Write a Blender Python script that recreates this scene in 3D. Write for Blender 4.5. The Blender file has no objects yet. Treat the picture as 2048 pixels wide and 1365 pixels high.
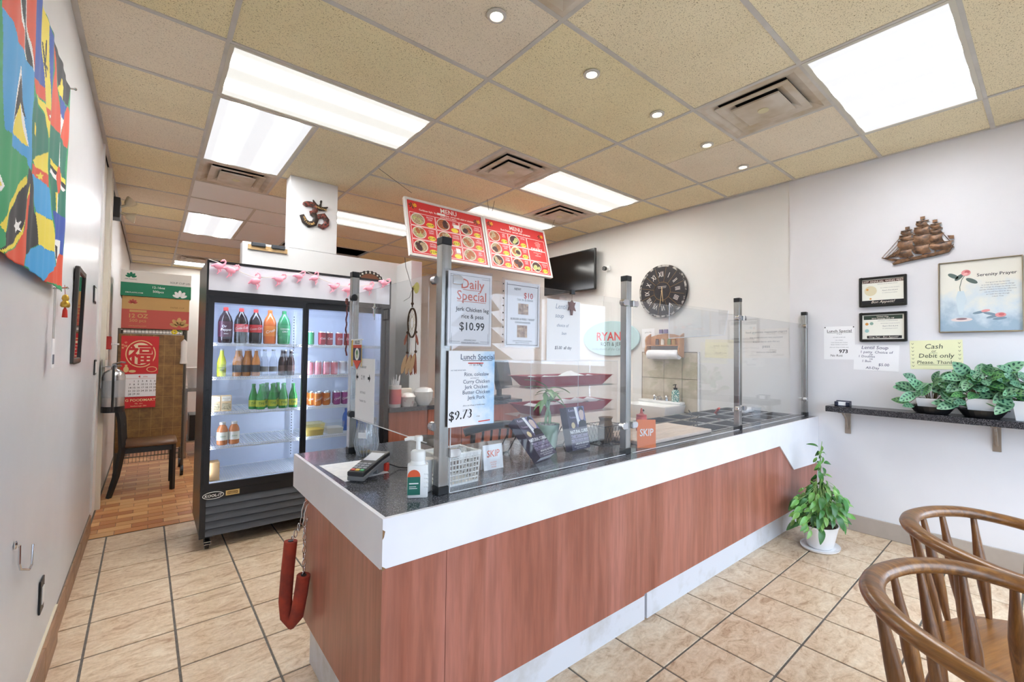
import bpy, bmesh, math, random
from mathutils import Matrix, Vector
from math import pi, sin, cos, radians

scene = bpy.context.scene
COL = scene.collection
random.seed(7)

# ---------------------------------------------------------------- camera
def _basis(yaw, pitch, roll):
    f = Vector((sin(yaw)*cos(pitch), cos(yaw)*cos(pitch), sin(pitch)))
    r = Vector((cos(yaw), -sin(yaw), 0))
    u = r.cross(f)
    r2 = cos(roll)*r + sin(roll)*u
    u2 = -sin(roll)*r + cos(roll)*u
    return r2, u2, f
_r, _u, _f = _basis(radians(39.142), radians(1.546), radians(0.740))
cam_data = bpy.data.cameras.new('camera')
cam_data.sensor_width = 36.0
cam_data.lens = 887.28/2048*36.0
cam_data.clip_start = 0.05
cam_data.clip_end = 400
cam = bpy.data.objects.new('camera', cam_data)
COL.objects.link(cam)
cam.matrix_world = Matrix(((_r.x, _u.x, -_f.x, 0), (_r.y, _u.y, -_f.y, 0), (_r.z, _u.z, -_f.z, 1.4155), (0, 0, 0, 1)))
scene.camera = cam

# ---------------------------------------------------------------- sky, view
world = bpy.data.worlds.new('overcast_sky')
scene.world = world
world.use_nodes = True
_bg = world.node_tree.nodes['Background']
_bg.inputs[0].default_value = (0.70, 0.83, 1.0, 1)
_bg.inputs[1].default_value = 4.7
scene.view_settings.view_transform = 'Standard'
scene.view_settings.look = 'None'
scene.view_settings.exposure = 0.70
scene.view_settings.gamma = 1.0
scene.view_settings.use_curve_mapping = False
LIGHT = 7.6            # radiance of the ceiling fixture lenses
try:
    scene.cycles.max_bounces = 10
    scene.cycles.transparent_max_bounces = 24
    scene.cycles.diffuse_bounces = 5
    scene.cycles.glossy_bounces = 4
    scene.cycles.sample_clamp_indirect = 6
    scene.cycles.use_denoising = True
    scene.cycles.caustics_reflective = False
    scene.cycles.caustics_refractive = False
except Exception:
    pass

# daylight portal in the shop window (guides sampling of the sky)
_pd = bpy.data.lights.new('window_portal', 'AREA')
_pd.shape = 'RECTANGLE'; _pd.size = 3.62; _pd.size_y = 1.75
try: _pd.cycles.is_portal = True
except Exception: pass
_po = bpy.data.objects.new('window_portal', _pd); COL.objects.link(_po)
_po.location = (2.62, -0.76, 1.19); _po.rotation_euler = (radians(90), 0, 0)

# ---------------------------------------------------------------- helpers
def lin(c):
    if isinstance(c, str):
        c = c.lstrip('#'); c = [int(c[i:i+2], 16)/255 for i in (0, 2, 4)]
        c = [x/12.92 if x <= 0.04045 else ((x+0.055)/1.055)**2.4 for x in c]
    return (c[0], c[1], c[2], 1.0)

MATS = {}
def mat(name, color=None, rough=0.5, metal=0.0, spec=0.5, emit=None, estr=1.0, coat=0.0):
    if name in MATS: return MATS[name]
    m = bpy.data.materials.new(name); m.use_nodes = True
    b = m.node_tree.nodes['Principled BSDF']
    if color is not None: b.inputs['Base Color'].default_value = lin(color)
    b.inputs['Roughness'].default_value = rough
    b.inputs['Metallic'].default_value = metal
    b.inputs['Specular IOR Level'].default_value = spec
    if coat: b.inputs['Coat Weight'].default_value = coat; b.inputs['Coat Roughness'].default_value = 0.08
    if emit is not None:
        b.inputs['Emission Color'].default_value = lin(emit); b.inputs['Emission Strength'].default_value = estr
    MATS[name] = m
    return m
def nodes(m):
    nt = m.node_tree
    return nt, nt.nodes, nt.links, nt.nodes['Principled BSDF']
def ramp(N, stops, interp='LINEAR'):
    r = N.new('ShaderNodeValToRGB'); r.color_ramp.interpolation = interp
    el = r.color_ramp.elements
    while len(el) < len(stops): el.new(0.5)
    for e, (p, c) in zip(el, stops): e.position = p; e.color = lin(c)
    return r
def coords(nt, scale=(1, 1, 1), kind='Object', jitter=0.0):
    """object coordinates, shifted at random per object"""
    N, L = nt.nodes, nt.links
    tc = N.new('ShaderNodeTexCoord'); mp = N.new('ShaderNodeMapping')
    mp.inputs['Scale'].default_value = scale
    L.new(tc.outputs[kind], mp.inputs['Vector'])
    if jitter:
        oi = N.new('ShaderNodeObjectInfo'); mu = N.new('ShaderNodeMath'); mu.operation = 'MULTIPLY'
        mu.inputs[1].default_value = jitter
        L.new(oi.outputs['Random'], mu.inputs[0]); cb = N.new('ShaderNodeCombineXYZ')
        L.new(mu.outputs[0], cb.inputs[0]); L.new(mu.outputs[0], cb.inputs[1])
        L.new(cb.outputs[0], mp.inputs['Location'])
    return mp.outputs['Vector']
def noise(nt, vec, scale, detail=3, rough=0.5, dist=0.0):
    n = nt.nodes.new('ShaderNodeTexNoise'); n.inputs['Scale'].default_value = scale
    n.inputs['Detail'].default_value = detail; n.inputs['Roughness'].default_value = rough
    n.inputs['Distortion'].default_value = dist
    nt.links.new(vec, n.inputs['Vector']); return n.outputs['Fac']
def mixc(nt, fac, a, b, mode='MIX'):
    n = nt.nodes.new('ShaderNodeMix'); n.data_type = 'RGBA'; n.blend_type = mode
    for sock, val in ((n.inputs['Factor'], fac), (n.inputs[6], a), (n.inputs[7], b)):
        if hasattr(val, 'links') or hasattr(val, 'is_linked'): nt.links.new(val, sock)
        elif isinstance(val, (int, float)): sock.default_value = val
        else: sock.default_value = lin(val)
    return n.outputs[2]
def bump(nt, h, strength=0.2, dist=0.01):
    b = nt.nodes.new('ShaderNodeBump'); b.inputs['Strength'].default_value = strength
    b.inputs['Distance'].default_value = dist
    nt.links.new(h, b.inputs['Height'])
    nt.links.new(b.outputs['Normal'], nt.nodes['Principled BSDF'].inputs['Normal'])

def wood_mat(name, dark, light, axis='Z', scale=1.0, rough=0.4, coat=0.0, jitter=20.0, mid=None):
    if name in MATS: return MATS[name]
    m = mat(name, light, rough, coat=coat); nt, N, L, b = nodes(m)
    s = {'X': (0.7, 9, 9), 'Y': (9, 0.7, 9), 'Z': (9, 9, 0.7)}[axis]
    v = coords(nt, tuple(x*scale for x in s), jitter=jitter)
    n1 = noise(nt, v, 1.6, 5, 0.6, 0.6); n2 = noise(nt, v, 9.0, 3, 0.6, 0.3)
    st = [(0.28, dark), (0.72, light)] if mid is None else [(0.25, dark), (0.5, mid), (0.75, light)]
    r = ramp(N, st); L.new(n1, r.inputs[0])
    r2 = ramp(N, [(0.38, (0.62, 0.62, 0.62)), (0.6, (1, 1, 1))]); L.new(n2, r2.inputs[0])
    L.new(mixc(nt, 0.55, r.outputs[0], r2.outputs[0], 'MULTIPLY'), b.inputs['Base Color'])
    return m
def noisy(name, c0, c1, scale=6, rough=0.6, detail=4, bumpy=0.0, lo=0.35, hi=0.65, metal=0.0, jitter=10, sc=(1, 1, 1)):
    if name in MATS: return MATS[name]
    m = mat(name, c0, rough, metal); nt, N, L, b = nodes(m)
    v = coords(nt, sc, jitter=jitter); n = noise(nt, v, scale, detail, 0.6)
    r = ramp(N, [(lo, c0), (hi, c1)]); L.new(n, r.inputs[0]); L.new(r.outputs[0], b.inputs['Base Color'])
    if bumpy: bump(nt, n, bumpy, 0.004)
    return m
def clear_mat(name, tint=(1, 1, 1), ior=1.5, haze=0.0, rough=0.0, hazec=(0.9, 0.93, 1.0)):
    """thin clear sheet: see-through with mirror reflection by Fresnel, optional surface haze"""
    if name in MATS: return MATS[name]
    m = bpy.data.materials.new(name); m.use_nodes = True
    nt = m.node_tree; N, L = nt.nodes, nt.links
    N.remove(N['Principled BSDF']); out = N['Material Output']
    tr = N.new('ShaderNodeBsdfTransparent'); tr.inputs[0].default_value = lin(tint)
    gl = N.new('ShaderNodeBsdfGlossy'); gl.inputs['Roughness'].default_value = rough
    r0 = ((ior-1)/(ior+1))**2
    lw = N.new('ShaderNodeLayerWeight'); lw.inputs[0].default_value = 0.5
    pw = N.new('ShaderNodeMath'); pw.operation = 'POWER'; pw.inputs[1].default_value = 5.0; L.new(lw.outputs['Facing'], pw.inputs[0])
    fr = N.new('ShaderNodeMath'); fr.operation = 'MULTIPLY_ADD'; fr.inputs[1].default_value = 1-r0; fr.inputs[2].default_value = r0; L.new(pw.outputs[0], fr.inputs[0])
    mx = N.new('ShaderNodeMixShader'); L.new(fr.outputs[0], mx.inputs[0])
    L.new(tr.outputs[0], mx.inputs[1]); L.new(gl.outputs[0], mx.inputs[2])
    last = mx.outputs[0]
    if haze:
        df = N.new('ShaderNodeBsdfDiffuse'); df.inputs[0].default_value = lin(hazec)
        m2 = N.new('ShaderNodeMixShader'); m2.inputs[0].default_value = haze
        L.new(last, m2.inputs[1]); L.new(df.outputs[0], m2.inputs[2]); last = m2.outputs[0]
    L.new(last, out.inputs['Surface'])
    MATS[name] = m
    return m

class MB:
    """collects shapes into one mesh"""
    def __init__(s): s.v = []; s.f = []; s.m = []; s.T = None
    def _add(s, vs, fs, mi=0):
        o = len(s.v)
        s.v += [tuple(s.T @ Vector(p)) if s.T else tuple(p) for p in vs]
        s.f += [tuple(i+o for i in f) for f in fs]; s.m += [mi]*len(fs)
        return s
    def box(s, x0, y0, z0, x1, y1, z1, mi=0):
        if x1 < x0: x0, x1 = x1, x0
        if y1 < y0: y0, y1 = y1, y0
        if z1 < z0: z0, z1 = z1, z0
        return s._add([(x0,y0,z0),(x1,y0,z0),(x1,y1,z0),(x0,y1,z0),(x0,y0,z1),(x1,y0,z1),(x1,y1,z1),(x0,y1,z1)],
                      [(0,3,2,1),(4,5,6,7),(0,1,5,4),(1,2,6,5),(2,3,7,6),(3,0,4,7)], mi)
    def cbox(s, c, d, mi=0):
        return s.box(c[0]-d[0]/2, c[1]-d[1]/2, c[2]-d[2]/2, c[0]+d[0]/2, c[1]+d[1]/2, c[2]+d[2]/2, mi)
    def lathe(s, prof, n=20, c=(0, 0, 0), mi=0, caps=True, sx=1.0, sy=1.0):
        vs = []; fs = []
        for r, z in prof:
            for k in range(n):
                a = 2*pi*k/n; vs.append((c[0]+r*cos(a)*sx, c[1]+r*sin(a)*sy, c[2]+z))
        for i in range(len(prof)-1):
            for k in range(n):
                a, b = i*n+k, i*n+(k+1) % n; fs.append((a, b, b+n, a+n))
        if caps:
            fs.append(tuple(reversed(range(n)))); o = (len(prof)-1)*n; fs.append(tuple(o+k for k in range(n)))
        return s._add(vs, fs, mi)
    def tube(s, path, r, n=8, closed=False, mi=0, caps=True):
        P = [Vector(p) for p in path]; R = r if isinstance(r, (list, tuple)) else [r]*len(P)
        N = len(P); vs = []; fs = []
        def tan(i):
            a = P[(i-1) % N] if closed else P[max(i-1, 0)]
            b = P[(i+1) % N] if closed else P[min(i+1, N-1)]
            d = b-a
            return d.normalized() if d.length > 1e-9 else Vector((0, 0, 1))
        t = tan(0); up = Vector((0, 0, 1)) if abs(t.z) < 0.9 else Vector((1, 0, 0))
        nrm = (up - t*up.dot(t)).normalized()
        for i in range(N):
            t = tan(i); nrm = nrm - t*nrm.dot(t)
            if nrm.length < 1e-6: nrm = t.orthogonal()
            nrm.normalize(); bn = t.cross(nrm)
            for k in range(n):
                a = 2*pi*k/n; vs.append(P[i] + (nrm*cos(a) + bn*sin(a))*R[i])
        m = N if closed else N-1
        for i in range(m):
            j = (i+1) % N
            for k in range(n):
                fs.append((i*n+k, i*n+(k+1) % n, j*n+(k+1) % n, j*n+k))
        if not closed and caps:
            fs.append(tuple(reversed(range(n)))); fs.append(tuple((N-1)*n+k for k in range(n)))
        return s._add(vs, fs, mi)
    def rod(s, a, b, r0, r1=None, n=10, mi=0): return s.tube([a, b], [r0, r0 if r1 is None else r1], n, mi=mi)
    def prism(s, pts, z0, z1, mi=0, axis='Z'):
        n = len(pts)
        ar = sum(pts[i][0]*pts[(i+1) % n][1]-pts[(i+1) % n][0]*pts[i][1] for i in range(n))
        if ar < 0: pts = list(reversed(pts))
        f = {'Z': lambda p, z: (p[0], p[1], z), 'Y': lambda p, z: (p[0], -z, p[1]), 'X': lambda p, z: (z, p[0], p[1])}[axis]
        vs = [f(p, z0) for p in pts] + [f(p, z1) for p in pts]
        fs = [tuple(reversed(range(n))), tuple(range(n, 2*n))] + [(i, (i+1) % n, (i+1) % n+n, i+n) for i in range(n)]
        return s._add(vs, fs, mi)
    def poly(s, pts, z, mi=0):
        n = len(pts)
        ar = sum(pts[i][0]*pts[(i+1) % n][1]-pts[(i+1) % n][0]*pts[i][1] for i in range(n))
        if ar < 0: pts = list(reversed(pts))
        return s._add([(p[0], p[1], z) for p in pts], [tuple(range(n))], mi)
    def disc(s, x, y, r, z, mi=0, n=20, ry=None, rot=0.0):
        ry = r if ry is None else ry
        return s.poly([(x+r*cos(2*pi*k/n)*cos(rot)-ry*sin(2*pi*k/n)*sin(rot), y+r*cos(2*pi*k/n)*sin(rot)+ry*sin(2*pi*k/n)*cos(rot)) for k in range(n)], z, mi)
    def rect(s, x0, y0, x1, y1, z, mi=0): return s.poly([(x0, y0), (x1, y0), (x1, y1), (x0, y1)], z, mi)
    def line(s, x0, y0, x1, y1, w, z, mi=0):
        d = Vector((x1-x0, y1-y0)); d.normalize(); p = Vector((-d.y, d.x))*w/2
        return s.poly([(x0-p.x, y0-p.y), (x1-p.x, y1-p.y), (x1+p.x, y1+p.y), (x0+p.x, y0+p.y)], z, mi)
    def pathline(s, pts, w, z, mi=0):
        for a, b in zip(pts, pts[1:]): s.line(a[0], a[1], b[0], b[1], w, z, mi)
        return s
    def ball(s, c, r, n=12, mi=0):
        r = (r, r, r) if isinstance(r, (int, float)) else r
        m = max(6, n//2+2); prof = []
        vs = []; fs = []
        for i in range(1, m):
            t = pi*i/m
            for k in range(n):
                a = 2*pi*k/n; vs.append((c[0]+r[0]*sin(t)*cos(a), c[1]+r[1]*sin(t)*sin(a), c[2]-r[2]*cos(t)))
        for i in range(m-2):
            for k in range(n):
                fs.append((i*n+k, i*n+(k+1) % n, (i+1)*n+(k+1) % n, (i+1)*n+k))
        vs += [(c[0], c[1], c[2]-r[2]), (c[0], c[1], c[2]+r[2])]; b = len(vs)-2
        for k in range(n):
            fs.append((b, (k+1) % n, k)); o = (m-2)*n; fs.append((b+1, o+k, o+(k+1) % n))
        return s._add(vs, fs, mi)
    def mesh(s, name, mats, bevel=0.0, smooth=None, seg=1):
        me = bpy.data.meshes.new(name)
        me.from_pydata(s.v, [], s.f)
        for m in (mats if isinstance(mats, (list, tuple)) else [mats]): me.materials.append(m)
        me.polygons.foreach_set('material_index', s.m)
        if bevel:
            bm = bmesh.new(); bm.from_mesh(me)
            bmesh.ops.remove_doubles(bm, verts=bm.verts, dist=1e-6)
            es = [e for e in bm.edges if len(e.link_faces) == 2 and e.calc_face_angle(0) > 0.5]
            bmesh.ops.bevel(bm, geom=es, offset=bevel, segments=seg, affect='EDGES', profile=0.5, clamp_overlap=True)
            bm.to_mesh(me); bm.free()
        if smooth is not None:
            me.polygons.foreach_set('use_smooth', [True]*len(me.polygons))
            me.set_sharp_from_angle(angle=radians(smooth))
        me.update()
        return me
    def build(s, name, mats, parent=None, loc=None, rot=None, bevel=0.0, smooth=None, seg=1):
        return link(name, s.mesh(name, mats, bevel, smooth, seg), parent, loc, rot)

def link(name, me, parent=None, loc=None, rot=None, scale=None):
    o = bpy.data.objects.new(name, me); COL.objects.link(o)
    if parent is not None: o.parent = parent; CH.setdefault(parent.name, []).append(o)
    if loc is not None: o.location = loc
    if rot is not None: o.rotation_euler = rot
    if scale is not None: o.scale = scale if isinstance(scale, (tuple, list)) else (scale,)*3
    return o
def tag(o, label=None, cat=None, group=None, kind=None):
    if label: o['label'] = label
    if cat: o['category'] = cat
    if group: o['group'] = group
    if kind: o['kind'] = kind
    return o
def root(name, label, cat, loc=(0, 0, 0), rotz=0.0, group=None, M=None):
    o = bpy.data.objects.new(name, None); COL.objects.link(o); o.empty_display_size = 0.05
    if M is not None: o.matrix_world = M
    else: o.location = loc; o.rotation_euler = (0, 0, rotz)
    return tag(o, label, cat, group)
def dup(o, loc=None, rotz=None, label=None, parent=None, scale=None):
    c = o.copy(); COL.objects.link(c); c.parent = parent
    if parent is not None: CH.setdefault(parent.name, []).append(c)
    if loc is not None: c.location = loc
    if rotz is not None: c.rotation_euler = (o.rotation_euler[0], o.rotation_euler[1], rotz)
    if scale is not None: c.scale = (scale,)*3
    if label: c['label'] = label
    DUPS.setdefault(o.name, []).append(c)
    for ch in KIDS(o): dup(ch, parent=c)
    return c
CH = {}; DUPS = {}
def KIDS(o): return list(CH.get(o.name, ()))
def struct(name, mb, mats, parent=None, bevel=0.0, smooth=None):
    o = mb.build(name, mats, parent, bevel=bevel, smooth=smooth)
    if parent is None: o['kind'] = 'structure'
    return o
def orient(d, n):
    """euler that lays a leaf along d with its face towards n"""
    d = Vector(d).normalized(); n = Vector(n); n = (n-d*n.dot(d)).normalized(); x = d.cross(n)
    return Matrix(((x.x, d.x, n.x), (x.y, d.y, n.y), (x.z, d.z, n.z))).to_euler()
def adopt(o, r):
    """make a mesh built in room coordinates a part of r"""
    o.parent = r; o.matrix_parent_inverse = r.matrix_basis.inverted(); CH.setdefault(r.name, []).append(o); return o
def frame(face, origin):
    """local x right, y up, z out of the surface; face = way the surface looks"""
    X, Y = {'-X': ((0, -1, 0), (0, 0, 1)), '+X': ((0, 1, 0), (0, 0, 1)), '-Y': ((1, 0, 0), (0, 0, 1)), '+Z': ((1, 0, 0), (0, 1, 0)),
            '+Y': ((-1, 0, 0), (0, 0, 1)), '-Z': ((1, 0, 0), (0, -1, 0))}[face]
    X = Vector(X); Y = Vector(Y); Z = X.cross(Y)
    return Matrix(((X.x, Y.x, Z.x, origin[0]), (X.y, Y.y, Z.y, origin[1]), (X.z, Y.z, Z.z, origin[2]), (0, 0, 0, 1)))

TEXTS = []   # (parent, material, z, lines); turned into one mesh each at the end
def letters(parent, material, z, lines, name='lettering', bend=0.0):
    """lines: (text, x, y, size[, align, bold, shear, rot, spacing])"""
    TEXTS.append((parent, material, z, lines, name, bend))
def make_letters():
    jobs = []
    for parent, material, z, ln, name, bend in [(p, m, z, ln, n, b) for p, m, z, lines, n, b in TEXTS for ln in lines]:
        objs = []
        for ln in (ln,):
            t, x, y, size = ln[:4]; al = ln[4] if len(ln) > 4 else 'C'; bold = ln[5] if len(ln) > 5 else 0.0
            sh = ln[6] if len(ln) > 6 else 0.0; rot = ln[7] if len(ln) > 7 else 0.0; wid = ln[8] if len(ln) > 8 else 1.0
            cu = bpy.data.curves.new('t', 'FONT'); cu.body = t; cu.size = 1.0; cu.resolution_u = 2
            cu.align_x = {'L': 'LEFT', 'C': 'CENTER', 'R': 'RIGHT'}[al]; cu.offset = bold; cu.shear = sh
            ob = bpy.data.objects.new('t', cu); COL.objects.link(ob)
            objs.append((ob, Matrix.Translation((x, y, z)) @ Matrix.Rotation(rot, 4, 'Z') @ Matrix.Diagonal((size*wid, size, 1, 1))))
        jobs.append((parent, material, objs, name, bend))
    bpy.context.view_layer.update()
    dg = bpy.context.evaluated_depsgraph_get()
    for parent, material, objs, name, bend in jobs:
        vs = []; fs = []
        for ob, M in objs:
            me = ob.evaluated_get(dg).to_mesh(); o = len(vs)
            vs += [tuple(M @ v.co) for v in me.vertices]; fs += [tuple(i+o for i in p.vertices) for p in me.polygons]
            ob.evaluated_get(dg).to_mesh_clear()
        if bend: vs = [((bend+v[2])*sin(v[0]/bend), v[1], (bend+v[2])*cos(v[0]/bend)-bend) for v in vs]
        me = bpy.data.meshes.new(name); me.from_pydata(vs, [], fs); me.materials.append(material)
        for p in [parent]+DUPS.get(parent.name, []): link(name, me, p)
    for _, _, objs, _, _ in jobs:
        for ob, _ in objs: cu = ob.data; bpy.data.objects.remove(ob); bpy.data.curves.remove(cu)
# ---------------------------------------------------------------- the room
XL, XR, YF, YB, H = -0.33, 4.5, -0.65, 10.9, 3.0185
WHITE = mat('white_plastic', '#f2f2f0', 0.4)
BLACK = mat('black_plastic', '#141416', 0.4)
STEEL = noisy('brushed_steel', '#9f9d99', '#b2b0ad', 60, 0.26, 2, 0, metal=1.0, sc=(1, 1, 0.03))
CHROME = mat('chrome', '#d8d8da', 0.12, 1.0)
INK = mat('black_ink', '#1a1a1d', 0.7)
REDINK = mat('red_ink', '#d0392b', 0.7)
PAPER = mat('white_paper', '#f4f4f6', 0.8)
GOLD = mat('gold_metal', '#c9a24a', 0.3, 1.0)

def wall_paint(name, c0, c1, patch=1.2):
    if name in MATS: return MATS[name]
    m = mat(name, c0, 0.5); nt, N, L, b = nodes(m)
    v = coords(nt, (1, 1, 1)); n = noise(nt, v, patch, 4, 0.6)
    r = ramp(N, [(0.35, c0), (0.7, c1)]); L.new(n, r.inputs[0]); L.new(r.outputs[0], b.inputs['Base Color'])
    n2 = noise(nt, v, 90, 2); bump(nt, n2, 0.06, 0.002)
    return m
PAINT_R = wall_paint('wall_paint_white', '#e0dfe3', '#e7e6e9')
PAINT_B = wall_paint('wall_paint_cream', '#e2e1df', '#e7e6e4')
PAINT_L = wall_paint('wall_paint_gloss', '#dadbdf', '#e2e3e6', 2.0); MATS['wall_paint_gloss'].node_tree.nodes['Principled BSDF'].inputs['Roughness'].default_value = 0.28

# floor tile material
def tile_mat(name, a, b_, c, rough=0.38):
    m = mat(name, a, rough); nt, N, L, b = nodes(m)
    v = coords(nt, (1, 1, 1), jitter=37.0)
    vs = N.new('ShaderNodeMapping'); vs.inputs['Scale'].default_value = (1.0, 2.2, 1); L.new(v, vs.inputs[0])
    n1 = noise(nt, vs.outputs[0], 8.0, 8, 0.7, 1.1); n2 = noise(nt, v, 55, 5, 0.75); n3 = noise(nt, v, 3.0, 2)
    r = ramp(N, [(0.30, c), (0.46, a), (0.66, b_)]); L.new(n1, r.inputs[0])
    r2 = ramp(N, [(0.35, (0.74, 0.70, 0.64)), (0.55, (1, 1, 1))]); L.new(n2, r2.inputs[0])
    x = mixc(nt, 0.6, r.outputs[0], r2.outputs[0], 'MULTIPLY')
    r3 = ramp(N, [(0.3, (0.86, 0.80, 0.76)), (0.7, (1.0, 1.0, 0.98))]); L.new(n3, r3.inputs[0])
    L.new(mixc(nt, 0.6, x, r3.outputs[0], 'MULTIPLY'), b.inputs['Base Color'])
    bump(nt, n1, 0.18, 0.003)
    return m
TILE = tile_mat('beige_stone_tile', '#d9c0a2', '#ebdac2', '#b08c6c')
GROUT = noisy('grey_grout', '#5f5a55', '#746d66', 40, 0.9)

def clip_rect(poly, x0, y0, x1, y1):
    def cl(P, inside, inter):
        out = []
        for i in range(len(P)):
            a, b = P[i-1], P[i]
            if inside(b):
                if not inside(a): out.append(inter(a, b))
                out.append(b)
            elif inside(a): out.append(inter(a, b))
        return out
    def ix(X): return lambda a, b: (X, a[1]+(b[1]-a[1])*(X-a[0])/(b[0]-a[0]))
    def iy(Y): return lambda a, b: (a[0]+(b[0]-a[0])*(Y-a[1])/(b[1]-a[1]), Y)
    for ins, it in ((lambda p: p[0] >= x0, ix(x0)), (lambda p: p[0] <= x1, ix(x1)), (lambda p: p[1] >= y0, iy(y0)), (lambda p: p[1] <= y1, iy(y1))):
        if poly: poly = cl(poly, ins, it)
    return poly

floor = struct('floor', MB().box(XL-0.15, YF-0.15, -0.12, XR+0.15, YB+0.15, -0.004), [GROUT])
PITCH, TH = 0.3383, radians(0.52)
_ax = Vector((cos(TH), sin(TH))); _bx = Vector((-sin(TH), cos(TH))); _o = Vector((-0.216, 4.168))
def _tile_mesh():
    h = PITCH/2-0.0048
    return MB().box(-h, -h, -0.006, h, h, 0.0).mesh('floor_tile', [TILE], bevel=0.0015)
_tm = _tile_mesh()
for i in range(-1, 15):
    for j in range(-15, 1):
        c = _o + _ax*PITCH*(i+0.5) + _bx*PITCH*(j+0.5)
        h = PITCH/2-0.0048
        q = [tuple(c + _ax*sx*h + _bx*sy*h) for sx, sy in ((-1, -1), (1, -1), (1, 1), (-1, 1))]
        k = clip_rect(q, XL, YF, XR, 4.52)
        if len(k) < 3: continue
        # tiles wholly under the counter are not laid
        if 1.0 < c.x < 4.2 and 1.75 < c.y < 1.95: pass
        if all(abs(a[0]-b[0])+abs(a[1]-b[1]) < 1e-6 for a, b in zip(q, k)) and len(k) == 4:
            link('floor_tile', _tm, floor, (c.x, c.y, 0), (0, 0, TH))
        else:
            MB().prism([(p[0]-c.x, p[1]-c.y) for p in k], -0.006, 0.0).build('floor_tile', [TILE], floor, (c.x, c.y, 0))
# kitchen quarry tiles laid like bricks
BRICKT = None
def quarry_mat():
    m = mat('quarry_tile', '#b5733f', 0.4); nt, N, L, b = nodes(m)
    oi = N.new('ShaderNodeObjectInfo')
    r = ramp(N, [(0.0, '#a8673a'), (0.35, '#c98c56'), (0.7, '#ddb078'), (1.0, '#b67848')]); L.new(oi.outputs['Random'], r.inputs[0])
    v = coords(nt, (2, 30, 1), jitter=30); n = noise(nt, v, 3, 4, 0.6)
    r2 = ramp(N, [(0.3, (0.72, 0.66, 0.6)), (0.65, (1.1, 1.1, 1.1))]); L.new(n, r2.inputs[0])
    L.new(mixc(nt, 0.8, r.outputs[0], r2.outputs[0], 'MULTIPLY'), b.inputs['Base Color'])
    return m
QT = quarry_mat()
_qm = MB().box(-0.0985, -0.0475, -0.006, 0.0985, 0.0475, 0.0).mesh('floor_brick', [QT])
_ql = MB()
for j in range(0, 64):
    y = 4.575 + j*0.1
    off = 0.1 if j % 2 else 0.0
    for i in range(-1, 26):
        x = -0.28 + off + i*0.2
        if x-0.0985 < XL: 
            if x+0.0985 > XL+0.03 and y < 7.5: MB().box(XL, y-0.0475, -0.006, x+0.0985, y+0.0475, 0).build('floor_brick', [QT], floor)
            continue
        if x < 0.75 and y < 7.6: link('floor_brick', _qm, floor, (x, y, 0))
        elif x+0.1 < XR: _ql.box(x-0.0985, y-0.0475, -0.006, x+0.0985, y+0.0475, 0.0)
_ql.build('floor_brick', [QT], floor)['kind'] = 'stuff'

# walls
wl = MB().box(XL-0.15, YF-0.15, 0, XL, 4.72, 3.5, 0).box(XL-0.15, 4.72, 0, XL-0.012, YB, 3.5, 1)
wall_left = struct('wall_left', wl, [PAINT_L, PAINT_B])
wr = MB().box(XR, YF-0.15, 0, XR+0.15, 1.53, 3.5, 0).box(XR+0.012, 1.53, 0, XR+0.15, YB, 3.5, 1)
wall_right = struct('wall_right', wr, [PAINT_R, PAINT_B])
struct('wall_back', MB().box(XL-0.15, YB, 0, XR+0.15, YB+0.15, 3.5), [PAINT_B])
struct('sky_block_slab', MB().box(XL-0.15, YF-0.15, 3.5, XR+0.15, YB+0.15, 3.6), [mat('dark_slab', '#1c1a18', 0.9)])  # dark slab added above the ceiling to keep sky light out
FRAME = mat('window_frame_bronze', '#3a3632', 0.4)
wf = MB().box(XL, YF-0.15, 2.06, XR, YF, 3.5).box(XL, YF-0.15, 0, -0.24, YF, 2.06).box(0.66, YF-0.15, 0, 0.80, YF, 2.06)
wf.box(4.44, YF-0.15, 0, XR, YF, 2.06).box(0.80, YF-0.15, 0, 4.44, YF, 0.32)
struct('wall_front', wf, [PAINT_R])
GLASS = clear_mat('window_glass', (0.98, 0.99, 0.99), 1.45)
w = MB().box(0.80, YF-0.10, 0.32, 4.44, YF-0.04, 0.37).box(0.80, YF-0.10, 2.01, 4.44, YF-0.04, 2.06)
for x in (0.80, 2.0, 3.2, 4.39): w.box(x, YF-0.10, 0.37, x+0.05, YF-0.04, 2.01)
win = struct('window_1', w, [FRAME])
for x in (0.85, 2.05, 3.25): MB().box(x, YF-0.073, 0.37, x+1.15, YF-0.067, 2.01).build('pane', [GLASS], win)
d = MB().box(-0.24, YF-0.10, 0, -0.16, YF-0.05, 2.06).box(0.58, YF-0.10, 0, 0.66, YF-0.05, 2.06).box(-0.16, YF-0.10, 0, 0.58, YF-0.05, 0.2).box(-0.16, YF-0.10, 1.96, 0.58, YF-0.05, 2.06)
dr = struct('door_1', d, [FRAME])
MB().box(-0.16, YF-0.078, 0.2, 0.58, YF-0.072, 1.96).build('pane', [GLASS], dr)
MB().tube([(0.52, YF-0.05, 0.9), (0.52, YF+0.0, 0.92), (0.52, YF+0.0, 1.2), (0.52, YF-0.05, 1.22)], 0.012).build('handle', [STEEL], dr)

# partition behind the fridge, its pillar and the stub beside it
pw = MB().box(0.587, 4.41, 0, 2.12, 4.53, 2.35).box(0.95, 4.41, 2.35, 1.376, 4.56, H+0.004).box(2.0, 4.07, 0, 2.12, 4.41, 2.33)
struct('wall_partition', pw, [PAINT_B], bevel=0.004)

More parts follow.
